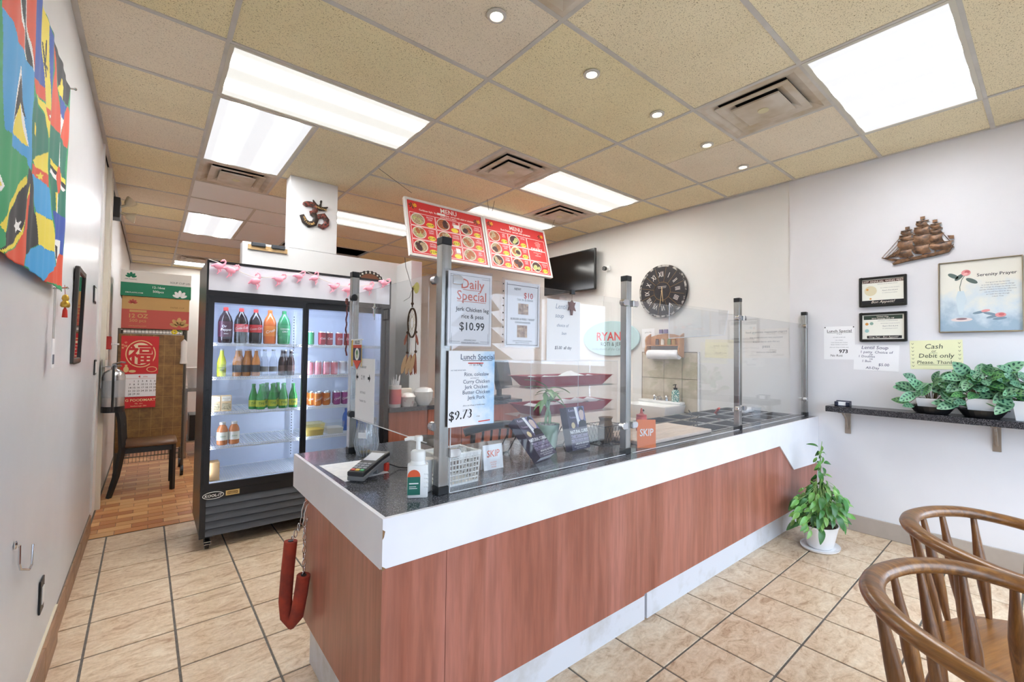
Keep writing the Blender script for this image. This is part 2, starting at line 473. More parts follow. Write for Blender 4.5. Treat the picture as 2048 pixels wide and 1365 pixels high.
# trims on the left wall: cover strip, corner bead, conduit
CREAM = mat('cream_trim', '#ddd6c6', 0.45)
struct('trim_1', MB().box(XL-0.01, 4.70, 0.15, XL+0.012, 4.745, H), [mat('white_trim', '#e6e4e0', 0.4)])
struct('trim_2', MB().box(XL-0.012, 5.30, 0.0, XL+0.022, 5.36, H), [CREAM])
struct('trim_3', MB().rod((XL+0.006, 5.62, 1.75), (XL+0.006, 5.62, H), 0.013).rod((XL+0.006, 5.72, 1.3), (XL+0.006, 5.72, 2.2), 0.010), [CREAM])
# baseboards
BBT = wood_mat('brown_base_tile', '#84604a', '#b08868', 'Y', 1.5, 0.45)
bb = struct('baseboard_left', MB().box(XL, YF, 0, XL+0.004, 4.70, 0.135), [GROUT])
y = YF
while y < 4.65:
    y1 = min(y+0.335, 4.69)
    t = 0.022 if y1 < 3.2 else 0.012
    MB().box(XL+0.002, y+0.002, 0, XL+t, y1-0.002, 0.145 if t > 0.02 else 0.132).build('base_tile', [BBT], bb, bevel=0.002)
    y = y1+0.001
MB().box(XL, YF, 0.145, XL+0.01, 3.12, 0.152).build('caulk_line', [mat('caulk', '#d8cbb4', 0.7)], bb)
BBR = wall_paint('baseboard_taupe', '#a59a90', '#b5aaa0', 3)
struct('baseboard_right', MB().box(XR-0.012, YF, 0, XR, 1.30, 0.132), [BBR], bevel=0.003)

# ---------------------------------------------------------------- ceiling
def ceil_mat(name, base, fleck, amount=0.5):
    m = mat(name, base, 0.9, spec=0.2); nt, N, L, b = nodes(m)
    v = coords(nt, (1, 1, 1), jitter=50.0)
    vo = N.new('ShaderNodeTexVoronoi'); vo.inputs['Scale'].default_value = 125; vo.inputs['Randomness'].default_value = 1.0
    # worm-like fissures: stretched and bent specks
    ns = N.new('ShaderNodeTexNoise'); ns.inputs['Scale'].default_value = 25; L.new(v, ns.inputs['Vector'])
    ad = N.new('ShaderNodeVectorMath'); ad.operation = 'MULTIPLY_ADD'; L.new(ns.outputs['Color'], ad.inputs[0])
    ad.inputs[1].default_value = (0.02, 0.02, 0); L.new(v, ad.inputs[2])
    L.new(ad.outputs[0], vo.inputs['Vector'])
    n1 = noise(nt, ad.outputs[0], 170, 2, 0.5)
    r = ramp(N, [(0.12, (0, 0, 0)), (0.24, (1, 1, 1))]); L.new(vo.outputs['Distance'], r.inputs[0])
    r1 = ramp(N, [(0.30, (0, 0, 0)), (0.40, (1, 1, 1))]); L.new(n1, r1.inputs[0])
    mul = mixc(nt, 1.0, r.outputs[0], r1.outputs[0], 'MULTIPLY')
    n2 = noise(nt, v, 2.2, 3); r2 = ramp(N, [(0.3, (0.93, 0.92, 0.9)), (0.7, (1, 1, 1))]); L.new(n2, r2.inputs[0])
    x = mixc(nt, mul, fleck, base)
    L.new(mixc(nt, 1.0, x, r2.outputs[0], 'MULTIPLY'), b.inputs['Base Color'])
    bump(nt, mul, 0.25, 0.003)
    return m
CT = [ceil_mat('ceiling_tile_tan', '#f6e8c6', '#a8936c'), ceil_mat('ceiling_tile_cream', '#f7e9c0', '#aa9668'), ceil_mat('ceiling_tile_pinkish', '#f4e6cf', '#bfae96')]
CTW = mat('ceiling_tile_white', '#f6f5f4', 0.8)
TBAR = noisy('ceiling_grid_paint', '#c3bcb2', '#d0cac2', 5, 0.5)
ceiling = bpy.data.objects.new('ceiling', None); COL.objects.link(ceiling); ceiling['kind'] = 'structure'
BX = [XL, 0.273, 1.493, 2.713, 3.933, XR]
BY = [YF] + [0.26+0.61*k for k in range(-1, 18)] + [YB]
BY = [y for y in BY if y >= YF and y <= YB]
taken = []; halves = []
LIGHTS = [(0.273, 2.70, 1.493, 3.31, 'X'), (0.273, 3.31, 0.883, 4.53, 'Y'), (2.713, 2.70, 3.933, 3.31, 'X'), (2.713, 0.26, 3.933, 0.87, 'Y'),
          (2.713, 3.92, 3.933, 4.53, 'X'), (0.273, 6.36, 0.883, 7.58, 'Y'), (1.493, 5.14, 2.713, 5.75, 'X'), (0.273, 10.02, 1.493, 10.63, 'X')]
VENTS = [(0.273, 4.53), (2.713, 0.87), (2.103, 2.70), (3.323, 3.31), (0.883, 0.87), (0.273, 9.41)]
for l in LIGHTS: taken.append(l[:4])
for v in VENTS: taken.append((v[0], v[1], v[0]+0.61, v[1]+0.61))
halves += [(0.883, 3.31, 1.493, 4.53, 0), (0.883, 4.53, 1.493, 5.14, 0), (1.493, 2.70, 2.103, 3.31, 0), (2.713, 3.31, 3.323, 3.92, 1), (3.323, 0.87, 3.933, 1.48, 2),
           (0.273, 0.87, 0.883, 1.48, 0), (0.883, 6.36, 1.493, 7.58, 3), (0.883, 9.41, 1.493, 10.02, 1), (2.713, 1.48, 3.323, 2.09, 0), (3.323, 1.48, 3.933, 2.09, 2),
           (0.273, 5.75, 0.883, 6.36, 3), (0.883, 5.75, 1.493, 6.36, 3)]
def covered(x0, y0, x1, y1):
    cx, cy = (x0+x1)/2, (y0+y1)/2
    for t in taken + [h[:4] for h in halves]:
        if t[0]-0.01 < cx < t[2]+0.01 and t[1]-0.01 < cy < t[3]+0.01: return True
    return False
_cm = {}
def ceil_tile(x0, y0, x1, y1, m):
    w, d = round(x1-x0-0.006, 4), round(y1-y0-0.006, 4)
    key = (w, d, m.name)
    if key not in _cm: _cm[key] = MB().box(-w/2, -d/2, 0.004, w/2, d/2, 0.018).mesh('ceiling_tile', [m])
    link('ceiling_tile', _cm[key], ceiling, ((x0+x1)/2, (y0+y1)/2, H))
rc = random.Random(5)
for bi in range(5):
    for yi in range(len(BY)-1):
        x0, x1, y0, y1 = BX[bi], BX[bi+1], BY[yi], BY[yi+1]
        if abs(y0-6.97) < 0.02 and bi == 2: continue          # the missing tile over the kitchen
        # cut cells at the specials that only fill part of them
        if covered(x0, y0, x1, y1): continue
        if any(t[0] < x1-0.02 and t[2] > x0+0.02 and t[1] < y1-0.02 and t[3] > y0+0.02 for t in taken+[h[:4] for h in halves]): continue
        white = bi == 1 and 5.1 < y0 < 8.0
        k = rc.choices([0, 1, 2], [5, 3, 2])[0] if bi else [0, 2, 1, 0, 2, 1, 2][yi % 7]
        ceil_tile(x0, y0, x1, y1, CTW if white else CT[k])
for x0, y0, x1, y1, k in halves: ceil_tile(x0, y0, x1, y1, CTW if k == 3 else CT[k])
def bar(x0, y0, x1, y1):
    w = 0.012
    if abs(x1-x0) < 1e-6: MB().box(x0-w, y0, H-0.001, x0+w, y1, H+0.03).build('grid_bar', [TBAR], ceiling)
    else: MB().box(x0, y0-w, H-0.0015, x1, y0+w, H+0.03).build('grid_bar', [TBAR], ceiling)
for x in BX[1:5]: bar(x, YF, x, YB)
bar(XL+0.012, YF, XL+0.012, YB); bar(XR-0.012, YF, XR-0.012, YB)
for yi in range(1, len(BY)-1):
    for bi in range(5):
        y = BY[yi]; x0, x1 = BX[bi]+0.012, BX[bi+1]-0.012
        inner = [h for h in halves+[l[:4] for l in LIGHTS] if h[1]+0.05 < y < h[3]-0.05 and h[0] < x1 and h[2] > x0]
        for h in inner:
            if h[0] <= x0+0.03: x0 = max(x0, h[2])
        for h in inner:
            if h[2] >= x1-0.03: x1 = min(x1, h[0])
        if x1-x0 > 0.1: bar(x0, y, x1, y)
for x, y0, y1 in ((0.883, 3.32, 5.13), (0.883, 5.76, 7.57), (2.103, 2.71, 3.30), (3.323, 3.32, 3.91), (3.323, 0.88, 1.47), (0.883, 0.88, 1.47), (0.883, 9.42, 10.01)):
    bar(x, y0, x, y1)

# fluorescent fixtures
def lens_mat(name, axis, period, warm):
    m = mat(name, '#8c8a84', 0.5); nt, N, L, b = nodes(m)
    v = coords(nt, (1, 1, 1)); sp = N.new('ShaderNodeSeparateXYZ'); L.new(v, sp.inputs[0])
    ma = N.new('ShaderNodeMath'); ma.operation = 'MULTIPLY'; ma.inputs[1].default_value = 2*pi/period
    L.new(sp.outputs[1 if axis == 'X' else 0], ma.inputs[0])
    co = N.new('ShaderNodeMath'); co.operation = 'COSINE'; L.new(ma.outputs[0], co.inputs[0])
    # two tubes per fixture: bright along the tubes, dimmer between
    sc = N.new('ShaderNodeMapRange'); sc.inputs['From Min'].default_value = 1; sc.inputs['From Max'].default_value = -1
    sc.inputs['To Min'].default_value = 0.0; sc.inputs['To Max'].default_value = 1.0
    L.new(co.outputs[0], sc.inputs['Value'])
    pw = N.new('ShaderNodeMath'); pw.operation = 'POWER'; pw.inputs[1].default_value = 6.0; L.new(sc.outputs[0], pw.inputs[0])
    ma2 = N.new('ShaderNodeMath'); ma2.operation = 'MULTIPLY_ADD'; ma2.inputs[1].default_value = (LIGHT-0.52)/0.2256; ma2.inputs[2].default_value = 0.52
    L.new(pw.outputs[0], ma2.inputs[0]); L.new(ma2.outputs[0], b.inputs['Emission Strength'])
    b.inputs['Emission Color'].default_value = lin(warm)
    return m
LENSX = lens_mat('lens_warm_x', 'X', 0.28, '#fbfaf4'); LENSY = lens_mat('lens_cool_y', 'Y', 0.28, '#f8faff')
TRIMF = mat('fixture_frame', '#cfc8b8', 0.4)
LL = ['long fluorescent ceiling light nearest the flags, warm white lens', 'square-looking fluorescent ceiling light beside the dirty round-edged vent near the pillar',
      'fluorescent ceiling light above the menu boards next to a vent', 'large bright fluorescent ceiling light above the ship wall plaque',
      'fluorescent ceiling light half hidden behind the top of the menu boards', 'small fluorescent ceiling light over the kitchen passage among white tiles',
      'fluorescent ceiling light behind the pillar with the om plaque', 'fluorescent ceiling light at the far end of the kitchen passage']
for (x0, y0, x1, y1, ax), lab in zip(LIGHTS, LL):
    t = root('ceiling_light', lab, 'light', ((x0+x1)/2, (y0+y1)/2, H), 0, 'fluorescent ceiling fixtures')
    w, d = (x1-x0)/2-0.006, (y1-y0)/2-0.006
    f = MB()
    for s in (-1, 1):
        f.box(-w, s*d, -0.004, w, s*(d-0.022), 0.06); f.box(s*w, -d+0.022, -0.004, s*(w-0.022), d-0.022, 0.06)
    f.box(-w, -d, 0.058, w, d, 0.07)
    f.build('fixture_frame', [TRIMF], t)
    MB().box(-w+0.022, -d+0.022, 0.0, w-0.022, d-0.022, 0.006).build('lens', [LENSX if ax == 'X' else LENSY], t)
# air diffusers: stepped square cones
VMAT = noisy('diffuser_stained', '#d6cabb', '#b09a76', 3.5, 0.5, 3, lo=0.4, hi=0.75)
VDARK = mat('vent_void', '#15130f', 0.9)
VL = ['grimy square ceiling vent between a light and the white tiles', 'square ceiling vent beside the large bright light', 'square ceiling vent in front of the menu boards',
      'square ceiling vent close to the wall above the television', 'square ceiling vent cut by the top edge of the picture', 'sooty square ceiling vent at the far end of the kitchen passage']
def ring(mb, a0, z0, a1, z1, mi=0):
    P = [(-a0, -a0, z0), (a0, -a0, z0), (a0, a0, z0), (-a0, a0, z0), (-a1, -a1, z1), (a1, -a1, z1), (a1, a1, z1), (-a1, a1, z1)]
    mb._add(P, [(i, (i+1) % 4, 4+(i+1) % 4, 4+i) for i in range(4)], mi)
for (x, y), lab in zip(VENTS, VL):
    t = root('ceiling_vent', lab, 'vent', (x+0.305, y+0.305, H), 0, 'square ceiling diffusers')
    f = MB(); ring(f, 0.298, 0, 0.262, -0.004); ring(f, 0.262, -0.004, 0.20, 0.022); ring(f, 0.298, 0.0, 0.298, 0.02)
    f.build('diffuser_frame', [VMAT], t)
    f = MB(); ring(f, 0.212, -0.010, 0.17, -0.004); ring(f, 0.17, -0.004, 0.125, 0.02); ring(f, 0.212, -0.010, 0.212, -0.002)
    f.build('middle_cone', [VMAT], t)
    f = MB(); ring(f, 0.14, -0.018, 0.14, -0.008); f.poly([(-0.14, -0.14), (-0.14, 0.14), (0.14, 0.14), (0.14, -0.14)], -0.018); ring(f, 0.14, -0.008, 0.10, 0.01)
    f.build('centre_plate', [VMAT], t)
    MB().lathe([(0.032, -0.023), (0.032, -0.018)], 16).build('screw_cap', [mat('vent_cap', '#d8cfa8', 0.5)], t)
    MB().box(-0.298, -0.298, 0.03, 0.298, 0.298, 0.06).build('duct_void', [VDARK], t)
# small recessed spots
SPOT = mat('spot_lens', '#ffffff', 0.3, emit='#fff3d6', estr=8.0)
SL = ['first', 'second', 'third', 'fourth', 'fifth']
for k, x in enumerate((1.231, 1.913, 2.571, 3.238, 3.848)):
    t = root('recessed_spotlight', '%s round recessed spotlight from the front of the row, white trim ring' % SL[k], 'light', (x, 1.66, H), 0, 'row of recessed spotlights')
    MB().lathe([(0.047, 0.0), (0.046, -0.006), (0.032, -0.009), (0.028, -0.004), (0.0275, 0.004)], 28, caps=False).build('trim_ring', [mat('spot_trim', '#cfc8bf', 0.4)], t, smooth=40)
    MB().lathe([(0.027, -0.004), (0.027, 0.0)], 20).build('lamp_face', [SPOT], t)
# ---------------------------------------------------------------- service counter
def granite_mat(name, a, b_, c, rough=0.12):
    m = mat(name, a, rough); nt, N, L, b = nodes(m)
    v = coords(nt); vo = N.new('ShaderNodeTexVoronoi'); vo.inputs['Scale'].default_value = 420; L.new(v, vo.inputs['Vector'])
    sp = N.new('ShaderNodeSeparateColor'); L.new(vo.outputs['Color'], sp.inputs[0])
    r = ramp(N, [(0.0, a), (0.55, b_), (0.86, c)], 'CONSTANT'); L.new(sp.outputs[0], r.inputs[0])
    L.new(r.outputs[0], b.inputs['Base Color'])
    return m
GRAN = granite_mat('granite_speckle', '#3d3f47', '#56585f', '#8b8c90')
LAMW = noisy('white_laminate', '#e6e6ec', '#eeeef2', 3, 0.35, 3)
CHERRY = wood_mat('cherry_laminate', '#8f4f3c', '#b8796a', 'Z', 0.5, 0.30, 0, 0, mid='#a46553')
DARKC = mat('filler_dark', '#2a2320', 0.8)
ct = root('service_counter', 'long cherry-panelled service counter with granite top and white fascia', 'counter', (0.566, 1.311, 0))
def loc(p): return (p[0]-0.566, p[1]-1.311, p[2]) if len(p) == 3 else (p[0]-0.566, p[1]-1.311)
T0 = Matrix.Translation((-0.566, -1.311, 0))
def cmb(): m = MB(); m.T = T0; return m
cmb().prism([(0.58, 1.325), (4.497, 1.325), (4.497, 1.46), (2.95, 1.46), (2.95, 2.10), (1.2, 2.10), (1.2, 2.40), (0.58, 2.40)], 0.862, 0.90).build('worktop', [GRAN], ct)
cmb().prism([(0.566, 0.90), (4.497, 0.90), (4.497, 0.507), (3.93, 0.53), (3.653, 0.747), (0.566, 0.747)], -1.325, -1.311, axis='Y').build('front_fascia', [LAMW], ct)
cmb().box(0.566, 1.3255, 0.742, 0.58, 2.40, 0.90).build('end_fascia', [LAMW], ct)
for x0, x1, dy in ((0.568, 0.7945, 0), (0.7965, 1.941, 0), (1.945, 4.49, 0.008)):
    cmb().box(x0, 1.313+dy, 0.215, x1, 1.331+dy, 0.745).build('front_panel', [CHERRY], ct)
cmb().box(0.568, 1.3312, 0.205, 0.586, 2.19, 0.741).build('end_panel', [CHERRY], ct)
kb = cmb().box(0.60, 1.41, 0, 2.086, 1.425, 0.24).box(2.104, 1.408, 0, 4.495, 1.423, 0.24).box(0.597, 1.4255, 0, 0.612, 2.16, 0.24)
KICK = noisy('scuffed_white_kick', '#dfe2ea', '#b9b6ae', 5, 0.5, 6, lo=0.5, hi=0.85)
kb.build('kick_base', [KICK], ct)
cmb().box(0.62, 1.43, 0, 4.49, 1.44, 0.22).box(0.59, 1.345, 0.24, 2.9, 2.05, 0.74).box(2.9, 1.345, 0.24, 4.49, 2.05, 0.69).box(0.59, 2.05, 0.2, 1.18, 2.185, 0.74).box(0.6, 2.20, 0.80, 1.19, 2.38, 0.86).build('carcass_filler', [DARKC], ct)  # dark boxes added inside to stop light passing through the counter
cmb().prism([(0.566, 0.868), (0.574, 0.862), (0.5705, 0.845), (0.566, 0.838)], -1.3112, -1.3100, axis='Y').prism([(0.566, 0.757), (0.578, 0.748), (0.566, 0.742)], -1.3112, -1.3100, axis='Y').build('chipped_corner', [mat('chipboard', '#8a6a4a', 0.9)], ct)

# steam table let into the worktop
st = root('steam_table', 'stainless steam table top let into the counter by the wall', 'table', (3.72, 1.78, 0.0))
T1 = Matrix.Translation((-3.72, -1.78, 0))
PX = [2.985+0.30*i for i in range(6)]; PY = [1.485+0.205*j for j in range(4)]
sm = MB(); sm.T = T1
for y in PY: sm.box(2.955, y-0.02 if y > 1.5 else 1.4605, 0.888, 4.495, y+0.005, 0.899)
for x in PX: sm.box(x-0.016, 1.4605, 0.887, x+0.006 if x < 4.4 else 4.494, 2.105, 0.898)
sm.build('steel_top', [STEEL], st, bevel=0.001)
sm = MB(); sm.T = T1; sm.box(2.96, 1.465, 0.70, 4.49, 2.10, 0.715).box(2.96, 2.09, 0.70, 4.49, 2.10, 0.887); sm.build('well', [mat('dark_steel', '#55534f', 0.4, 1.0)], st)
def pan_mesh(w, d, h):
    m = MB(); i = 0.012
    R = lambda a, b, z: [(-a, -b, z), (a, -b, z), (a, b, z), (-a, b, z)]
    vs = R(w/2, d/2, 0.003)+R(w/2-i, d/2-i, 0.003)+R(w/2-i-0.012, d/2-i-0.012, -h)
    fs = [(k, (k+1) % 4, 4+(k+1) % 4, 4+k) for k in range(4)] + [(4+k, 4+(k+1) % 4, 8+(k+1) % 4, 8+k) for k in range(4)] + [(8, 9, 10, 11)]
    m._add(vs, fs); m.m = [0]*4+[1]*5; return m.mesh('food_pan', [mat('pan_rim_steel', '#dedddb', 0.14, 1.0), mat('pan_inside_shade', '#8f8d8a', 0.22, 1.0)])  # inside painted darker than the rim to stand for its shade
_pan = pan_mesh(0.292, 0.196, 0.15)
for i in range(5):
    for j in range(3):
        o = link('food_pan', _pan, None, (PX[i]+0.147, PY[j]+0.0945, 0.899))
        tag(o, 'empty stainless food pan, %s row of the steam table, %s from the cutting board' % (['front', 'middle', 'back'][j], ['first', 'second', 'third', 'fourth', 'last'][i]), 'pan', 'food pans of the steam table')
for k, (x, y, r, lab) in enumerate(((3.05, 1.66, 0.5, 'thin metal spoon handle sticking out of a pan nearest the sink'), (3.35, 1.80, 0.6, 'thin metal spoon handle sticking out of a middle pan'), (3.6, 1.98, 0.35, 'metal spoon handle leaning at the back of the steam table'))):
    o = MB().tube([(0.16, 0, -0.09), (0.10, 0, -0.03), (-0.14, 0, 0.055)], [0.006, 0.0045, 0.0045]).lathe([(0.002, -0.006), (0.02, 0.0), (0.024, 0.006)], 10, (0.165, 0, -0.09)).build('serving_spoon', [STEEL], None, (x, y, 0.905), (0, 0, r))
    tag(o, lab, 'spoon')
o = MB().tube([(0.1, 0, -0.04), (-0.03, 0, 0.04), (-0.05, 0, 0.05)], [0.008, 0.011, 0.009]).build('red_spoon', [mat('red_plastic', '#d5402f', 0.4)], None, (3.95, 1.93, 0.90), (0, 0, 0.8))
tag(o, 'red plastic spoon handle in the back row of food pans', 'spoon')
o = MB().lathe([(0.028, 0), (0.036, 0.09), (0.034, 0.09), (0.027, 0.004)], 16, caps=False).build('drinking_glass', [clear_mat('clear_plastic', (0.95, 0.96, 0.97), 1.35, 0.08)], None, (3.93, 1.59, 0.899))
tag(o, 'clear plastic cup upright on the steam table', 'cup')
o = MB().cbox((0, 0, 0.02), (0.24, 0.12, 0.04)).build('napkin_stack', [PAPER], None, (4.25, 1.83, 0.9), (0, 0, 0.1), bevel=0.012); tag(o, 'white folded cloth on the steam table beside the wall', 'cloth')

# cutting board
o = MB().box(-0.385, -0.17, 0, 0.385, 0.17, 0.022).build('cutting_board', [wood_mat('pale_board', '#d9c2ae', '#e6d6c6', 'X', 1.2, 0.5)], None, (2.55, 1.64, 0.9005), bevel=0.004)
tag(o, 'long pale wooden cutting board on the counter next to the food pans', 'board')

# ---------------------------------------------------------------- sneeze guard
sg = root('sneeze_guard', 'clear acrylic sneeze guard on five square steel posts', 'screen', (0.832, 1.42, 0.90))
S0 = Matrix.Translation((-0.832, -1.42, -0.90))
ACR = clear_mat('acrylic_sheet', (0.975, 0.982, 0.99), 1.52, 0.012)
ACRE = mat('acrylic_edge', '#e8ecf2', 0.3)
POSTS = [(0.80, 2.262, 1.818), (0.832, 1.425, 1.838), (1.932, 1.428, 1.828), (3.213, 1.422, 1.824), (4.468, 1.405, 1.81)]
for k, (x, y, top) in enumerate(POSTS):
    h = 0.02 if k else 0.018
    p = MB(); p.T = S0; p.box(x-h, y-h, 0.93, x+h, y+h, top-0.028); p = p.build('post', [STEEL], sg, bevel=0.0015)
    q = MB(); q.T = S0; q.box(x-h-0.001, y-h-0.001, top-0.028, x+h+0.001, y+h+0.001, top); q.build('post_cap', [BLACK], p, bevel=0.002)
    q = MB(); q.T = S0; q.box(x-h-0.002, y-h-0.002, 0.9, x+h+0.002, y+h+0.002, 0.93); q.build('post_foot', [BLACK], p, bevel=0.002)
    sides = {0: [], 1: [1], 2: [-1, 1], 3: [-1, 1], 4: [-1]}[k]
    for z in (1.683, 1.048):
        for s in sides:
            q = MB(); q.T = S0
            pts = [(x+s*h, z-0.017), (x+s*(h+0.03), z-0.017)] + [(x+s*(h+0.03)+s*0.017*cos(a), z+0.017*sin(a)) for a in [(-pi/2)+pi*i/8 for i in range(1, 8)]] + [(x+s*(h+0.03), z+0.017), (x+s*h, z+0.017)]
            q.prism(pts, -(y-0.007), -(y-0.034), axis='Y'); q.build('clamp', [CHROME], p, bevel=0.002)
        if k < 2:
            q = MB(); q.T = S0; s = 1 if k else -1
            zz = z if z > 1.5 else (1.14 if k else 1.10)
            q.tube([(x-0.014, y+s*h, zz), (x-0.014, y+s*(h+0.028), zz)], 0.017, 14); q.build('clamp', [BLACK if k == 0 else CHROME], p)
def sheet(nm, x0, y0, z0, x1, y1, z1):
    m = MB(); m.T = S0; m.box(x0, y0, z0, x1, y1, z1); return m.build(nm, [ACR], sg)
sheet('acrylic_pane', 0.856, 1.399, 0.904, 1.898, 1.404, 1.70)
sheet('acrylic_pane', 1.958, 1.399, 0.904, 3.188, 1.404, 1.70)
sheet('acrylic_pane', 3.238, 1.399, 0.904, 4.442, 1.404, 1.70)
sheet('acrylic_pane', 0.784, 1.452, 1.085, 0.789, 2.236, 1.70)
for a in ((0.856, 1.3985, 0.903, 1.898, 1.4045, 0.9045), (1.958, 1.3985, 0.903, 3.188, 1.4045, 0.9045), (3.238, 1.3985, 0.903, 4.442, 1.4045, 0.9045), (0.7838, 1.452, 1.0835, 0.7892, 2.236, 1.0855), (0.8545, 1.3985, 0.904, 0.8565, 1.4045, 1.70)):
    m = MB(); m.T = S0; m.box(*a); m.build('pane_edge', [ACRE], sg)
# tilted clear shelf sheet hung behind the second pane
m = MB(); m.T = S0; m.prism([(2.377, 1.722), (3.126, 1.73), (3.067, 1.56), (2.373, 1.514)], -1.449, -1.445, axis='Y'); m.build('hung_sheet', [ACR], sg)
for a, b_ in (((3.126, 1.447, 1.73), (3.067, 1.447, 1.56)), ((3.067, 1.447, 1.56), (2.373, 1.447, 1.514)), ((2.373, 1.447, 1.514), (2.377, 1.447, 1.722))):
    m = MB(); m.T = S0; m.rod(a, b_, 0.0022, n=4); m.build('pane_edge', [ACRE], sg)

# ---------------------------------------------------------------- sheets of paper on the guard
def paper(label, face, origin, w, h, pm=None, t=0.0012, tilt=0.0, name='paper_sign'):
    M = frame(face, origin) @ Matrix.Rotation(tilt, 4, 'Z')
    r = root(name, label, 'sign', M=M)
    MB().box(-w/2, -h/2, 0, w/2, h/2, t).build('sheet', [pm or PAPER], r)
    return r
GREY = mat('grey_ink', '#6d6f78', 0.7)
p = paper('Daily Special sign in a clear sleeve with red heading, price $10.99', '-Y', (0.931, 1.3955, 1.577), 0.196, 0.276)
letters(p, mat('coral_ink', '#e07a6a', 0.7), 0.0018, [('Daily', 0.008, 0.078, 0.052, 'C', 0.008), ('Special', 0.006, 0.034, 0.05, 'C', 0.008)])
letters(p, INK, 0.0018, [('Jerk Chicken leg', 0.01, -0.008, 0.0225, 'C', 0.006), ('rice & peas', 0.01, -0.034, 0.0225, 'C', 0.006), ('$10.99', 0.008, -0.078, 0.042, 'C', 0.014), ('AVAILABLE DAILY', 0, -0.118, 0.007), ('WHILE QUANTITIES LAST', 0, -0.127, 0.007)])
b = MB()
b.line(-0.06, 0.029, 0.07, 0.029, 0.002, 0.0018, 0).line(-0.035, 0.073, 0.045, 0.073, 0.002, 0.0018, 0)
for x in (-0.088, -0.082, 0.082, 0.088): b.line(x, -0.128, x, 0.128 if abs(x) > 0.085 else -0.09, 0.0012, 0.0018, 1)
for y in (-0.128, 0.126): b.line(-0.09, y, 0.09, y, 0.0012, 0.0018, 1)
for s in (-1, 1): b.line(s*0.09, -0.121, s*0.045, -0.121, 0.0012, 0.0018, 1).line(s*0.09, 0.119, s*0.05, 0.119, 0.0012, 0.0018, 1)
b.build('printed_border', [MATS['coral_ink'], GREY], p)
SLEEVE = clear_mat('plastic_sleeve', (0.97, 0.97, 0.98), 1.3, 0.04)
MB().box(-0.105, -0.148, 0.002, 0.102, 0.148, 0.0024).build('sleeve', [SLEEVE], p)
p = paper('pale blue Lunch Special sign with hand-inked $9.73 price', '-Y', (0.944, 1.3955, 1.281), 0.208, 0.280, None)
gm = mat('blue_wash_paper', '#eef3fb', 0.8); nt, N, L, bb_ = nodes(gm)
v = coords(nt); n_ = noise(nt, v, 9, 4, 0.6); sx = N.new('ShaderNodeSeparateXYZ'); L.new(v, sx.inputs[0])
ad = N.new('ShaderNodeMath'); ad.operation = 'MULTIPLY_ADD'; ad.inputs[1].default_value = 3.2; L.new(sx.outputs[0], ad.inputs[0]); L.new(n_, ad.inputs[2])
rr = ramp(N, [(0.50, '#f4f5fa'), (0.68, '#dcebfa'), (0.95, '#8fc4f0')]); L.new(ad.outputs[0], rr.inputs[0]); L.new(rr.outputs[0], bb_.inputs['Base Color'])
KIDS(p)[0].data.materials[0] = gm
letters(p, mat('navy_ink', '#3b4a68', 0.7), 0.0018, [('Lunch Special', 0.024, 0.108, 0.029, 'C', 0.004), ('Rice, coleslaw', 0.02, 0.046, 0.020), ('Curry Chicken', 0.02, 0.018, 0.0205), ('Jerk Chicken', 0.02, -0.002, 0.0205), ('Butter Chicken', 0.02, -0.022, 0.0205), ('Jerk Pork', 0.02, -0.042, 0.0205), ('our meal served with:', -0.062, 0.066, 0.0075), ('plus a can of pop or bottle water', 0.01, -0.066, 0.0075), ('and choice of', 0.01, 0.036, 0.007)])
letters(p, INK, 0.0018, [('$9.73', -0.05, -0.112, 0.046, 'C', 0.012, 0.1, 0.06), ('+TAX', 0.028, -0.11, 0.007), ('11 to 3.Pkg', 0.015, 0.084, 0.013, 'C', 0.0, 0.2)])
letters(p, gm, 0.0022, [('9.73', -0.043, -0.1115, 0.046, 'C', -0.012, 0.1, 0.06)], 'hollow_digits')
MB().line(-0.045, 0.104, 0.092, 0.104, 0.0016, 0.0018).line(0.03, -0.128, 0.085, -0.126, 0.004, 0.0018, 1).line(-0.02, 0.094, 0.05, 0.094, 0.004, 0.0018, 1).build('printed_rules', [INK, REDINK], p)
p = paper('special offer sheet in a punched sleeve, showing red $10 and two small food pictures', '-Y', (1.19, 1.3955, 1.575), 0.188, 0.268)
letters(p, REDINK, 0.0018, [('$10', 0.03, 0.068, 0.034, 'C', 0.006)])
letters(p, INK, 0.0018, [('NEW!', -0.03, 0.098, 0.014, 'C', 0.01, 0.2), ('TAX IN & DRINK', 0.012, 0.056, 0.012), ('BURGER & FRIES / WRAP', 0.0, -0.024, 0.012, 'C', 0.01), ('CHICKEN BURGER', 0, -0.037, 0.010, 'C', 0.01), ('DAILY SPECIALS INCLUDE DRINK', 0, -0.112, 0.007), ('SELECT POP OR WATER', 0, -0.12, 0.007)])
b = MB()
for a in ((-0.084, -0.126, -0.084, 0.126), (0.084, -0.126, 0.084, 0.126), (-0.084, -0.126, 0.084, -0.126), (-0.084, 0.118, 0.084, 0.118)): b.line(*a, 0.002, 0.0018)
b.build('printed_border', [INK], p)
FOODP = noisy('food_photo', '#6a3c2a', '#d8b48c', 90, 0.7, 4)
MB().rect(-0.025, 0.0, 0.03, 0.045, 0.0018).rect(-0.03, -0.095, 0.025, -0.045, 0.0018).build('food_picture', [FOODP], p)
b = MB().box(-0.112, -0.14, 0.002, 0.098, 0.142, 0.0024); b.build('sleeve', [SLEEVE], p)
b = MB()
for i in range(9): b.disc(-0.104, -0.115+i*0.029, 0.003, 0.0028, 0, 8)
b.build('sleeve_holes', [INK], p)
p = paper('handwritten soup notice seen through the acrylic, $5.00 at the foot', '-Y', (1.434, 1.3955, 1.52), 0.212, 0.27)
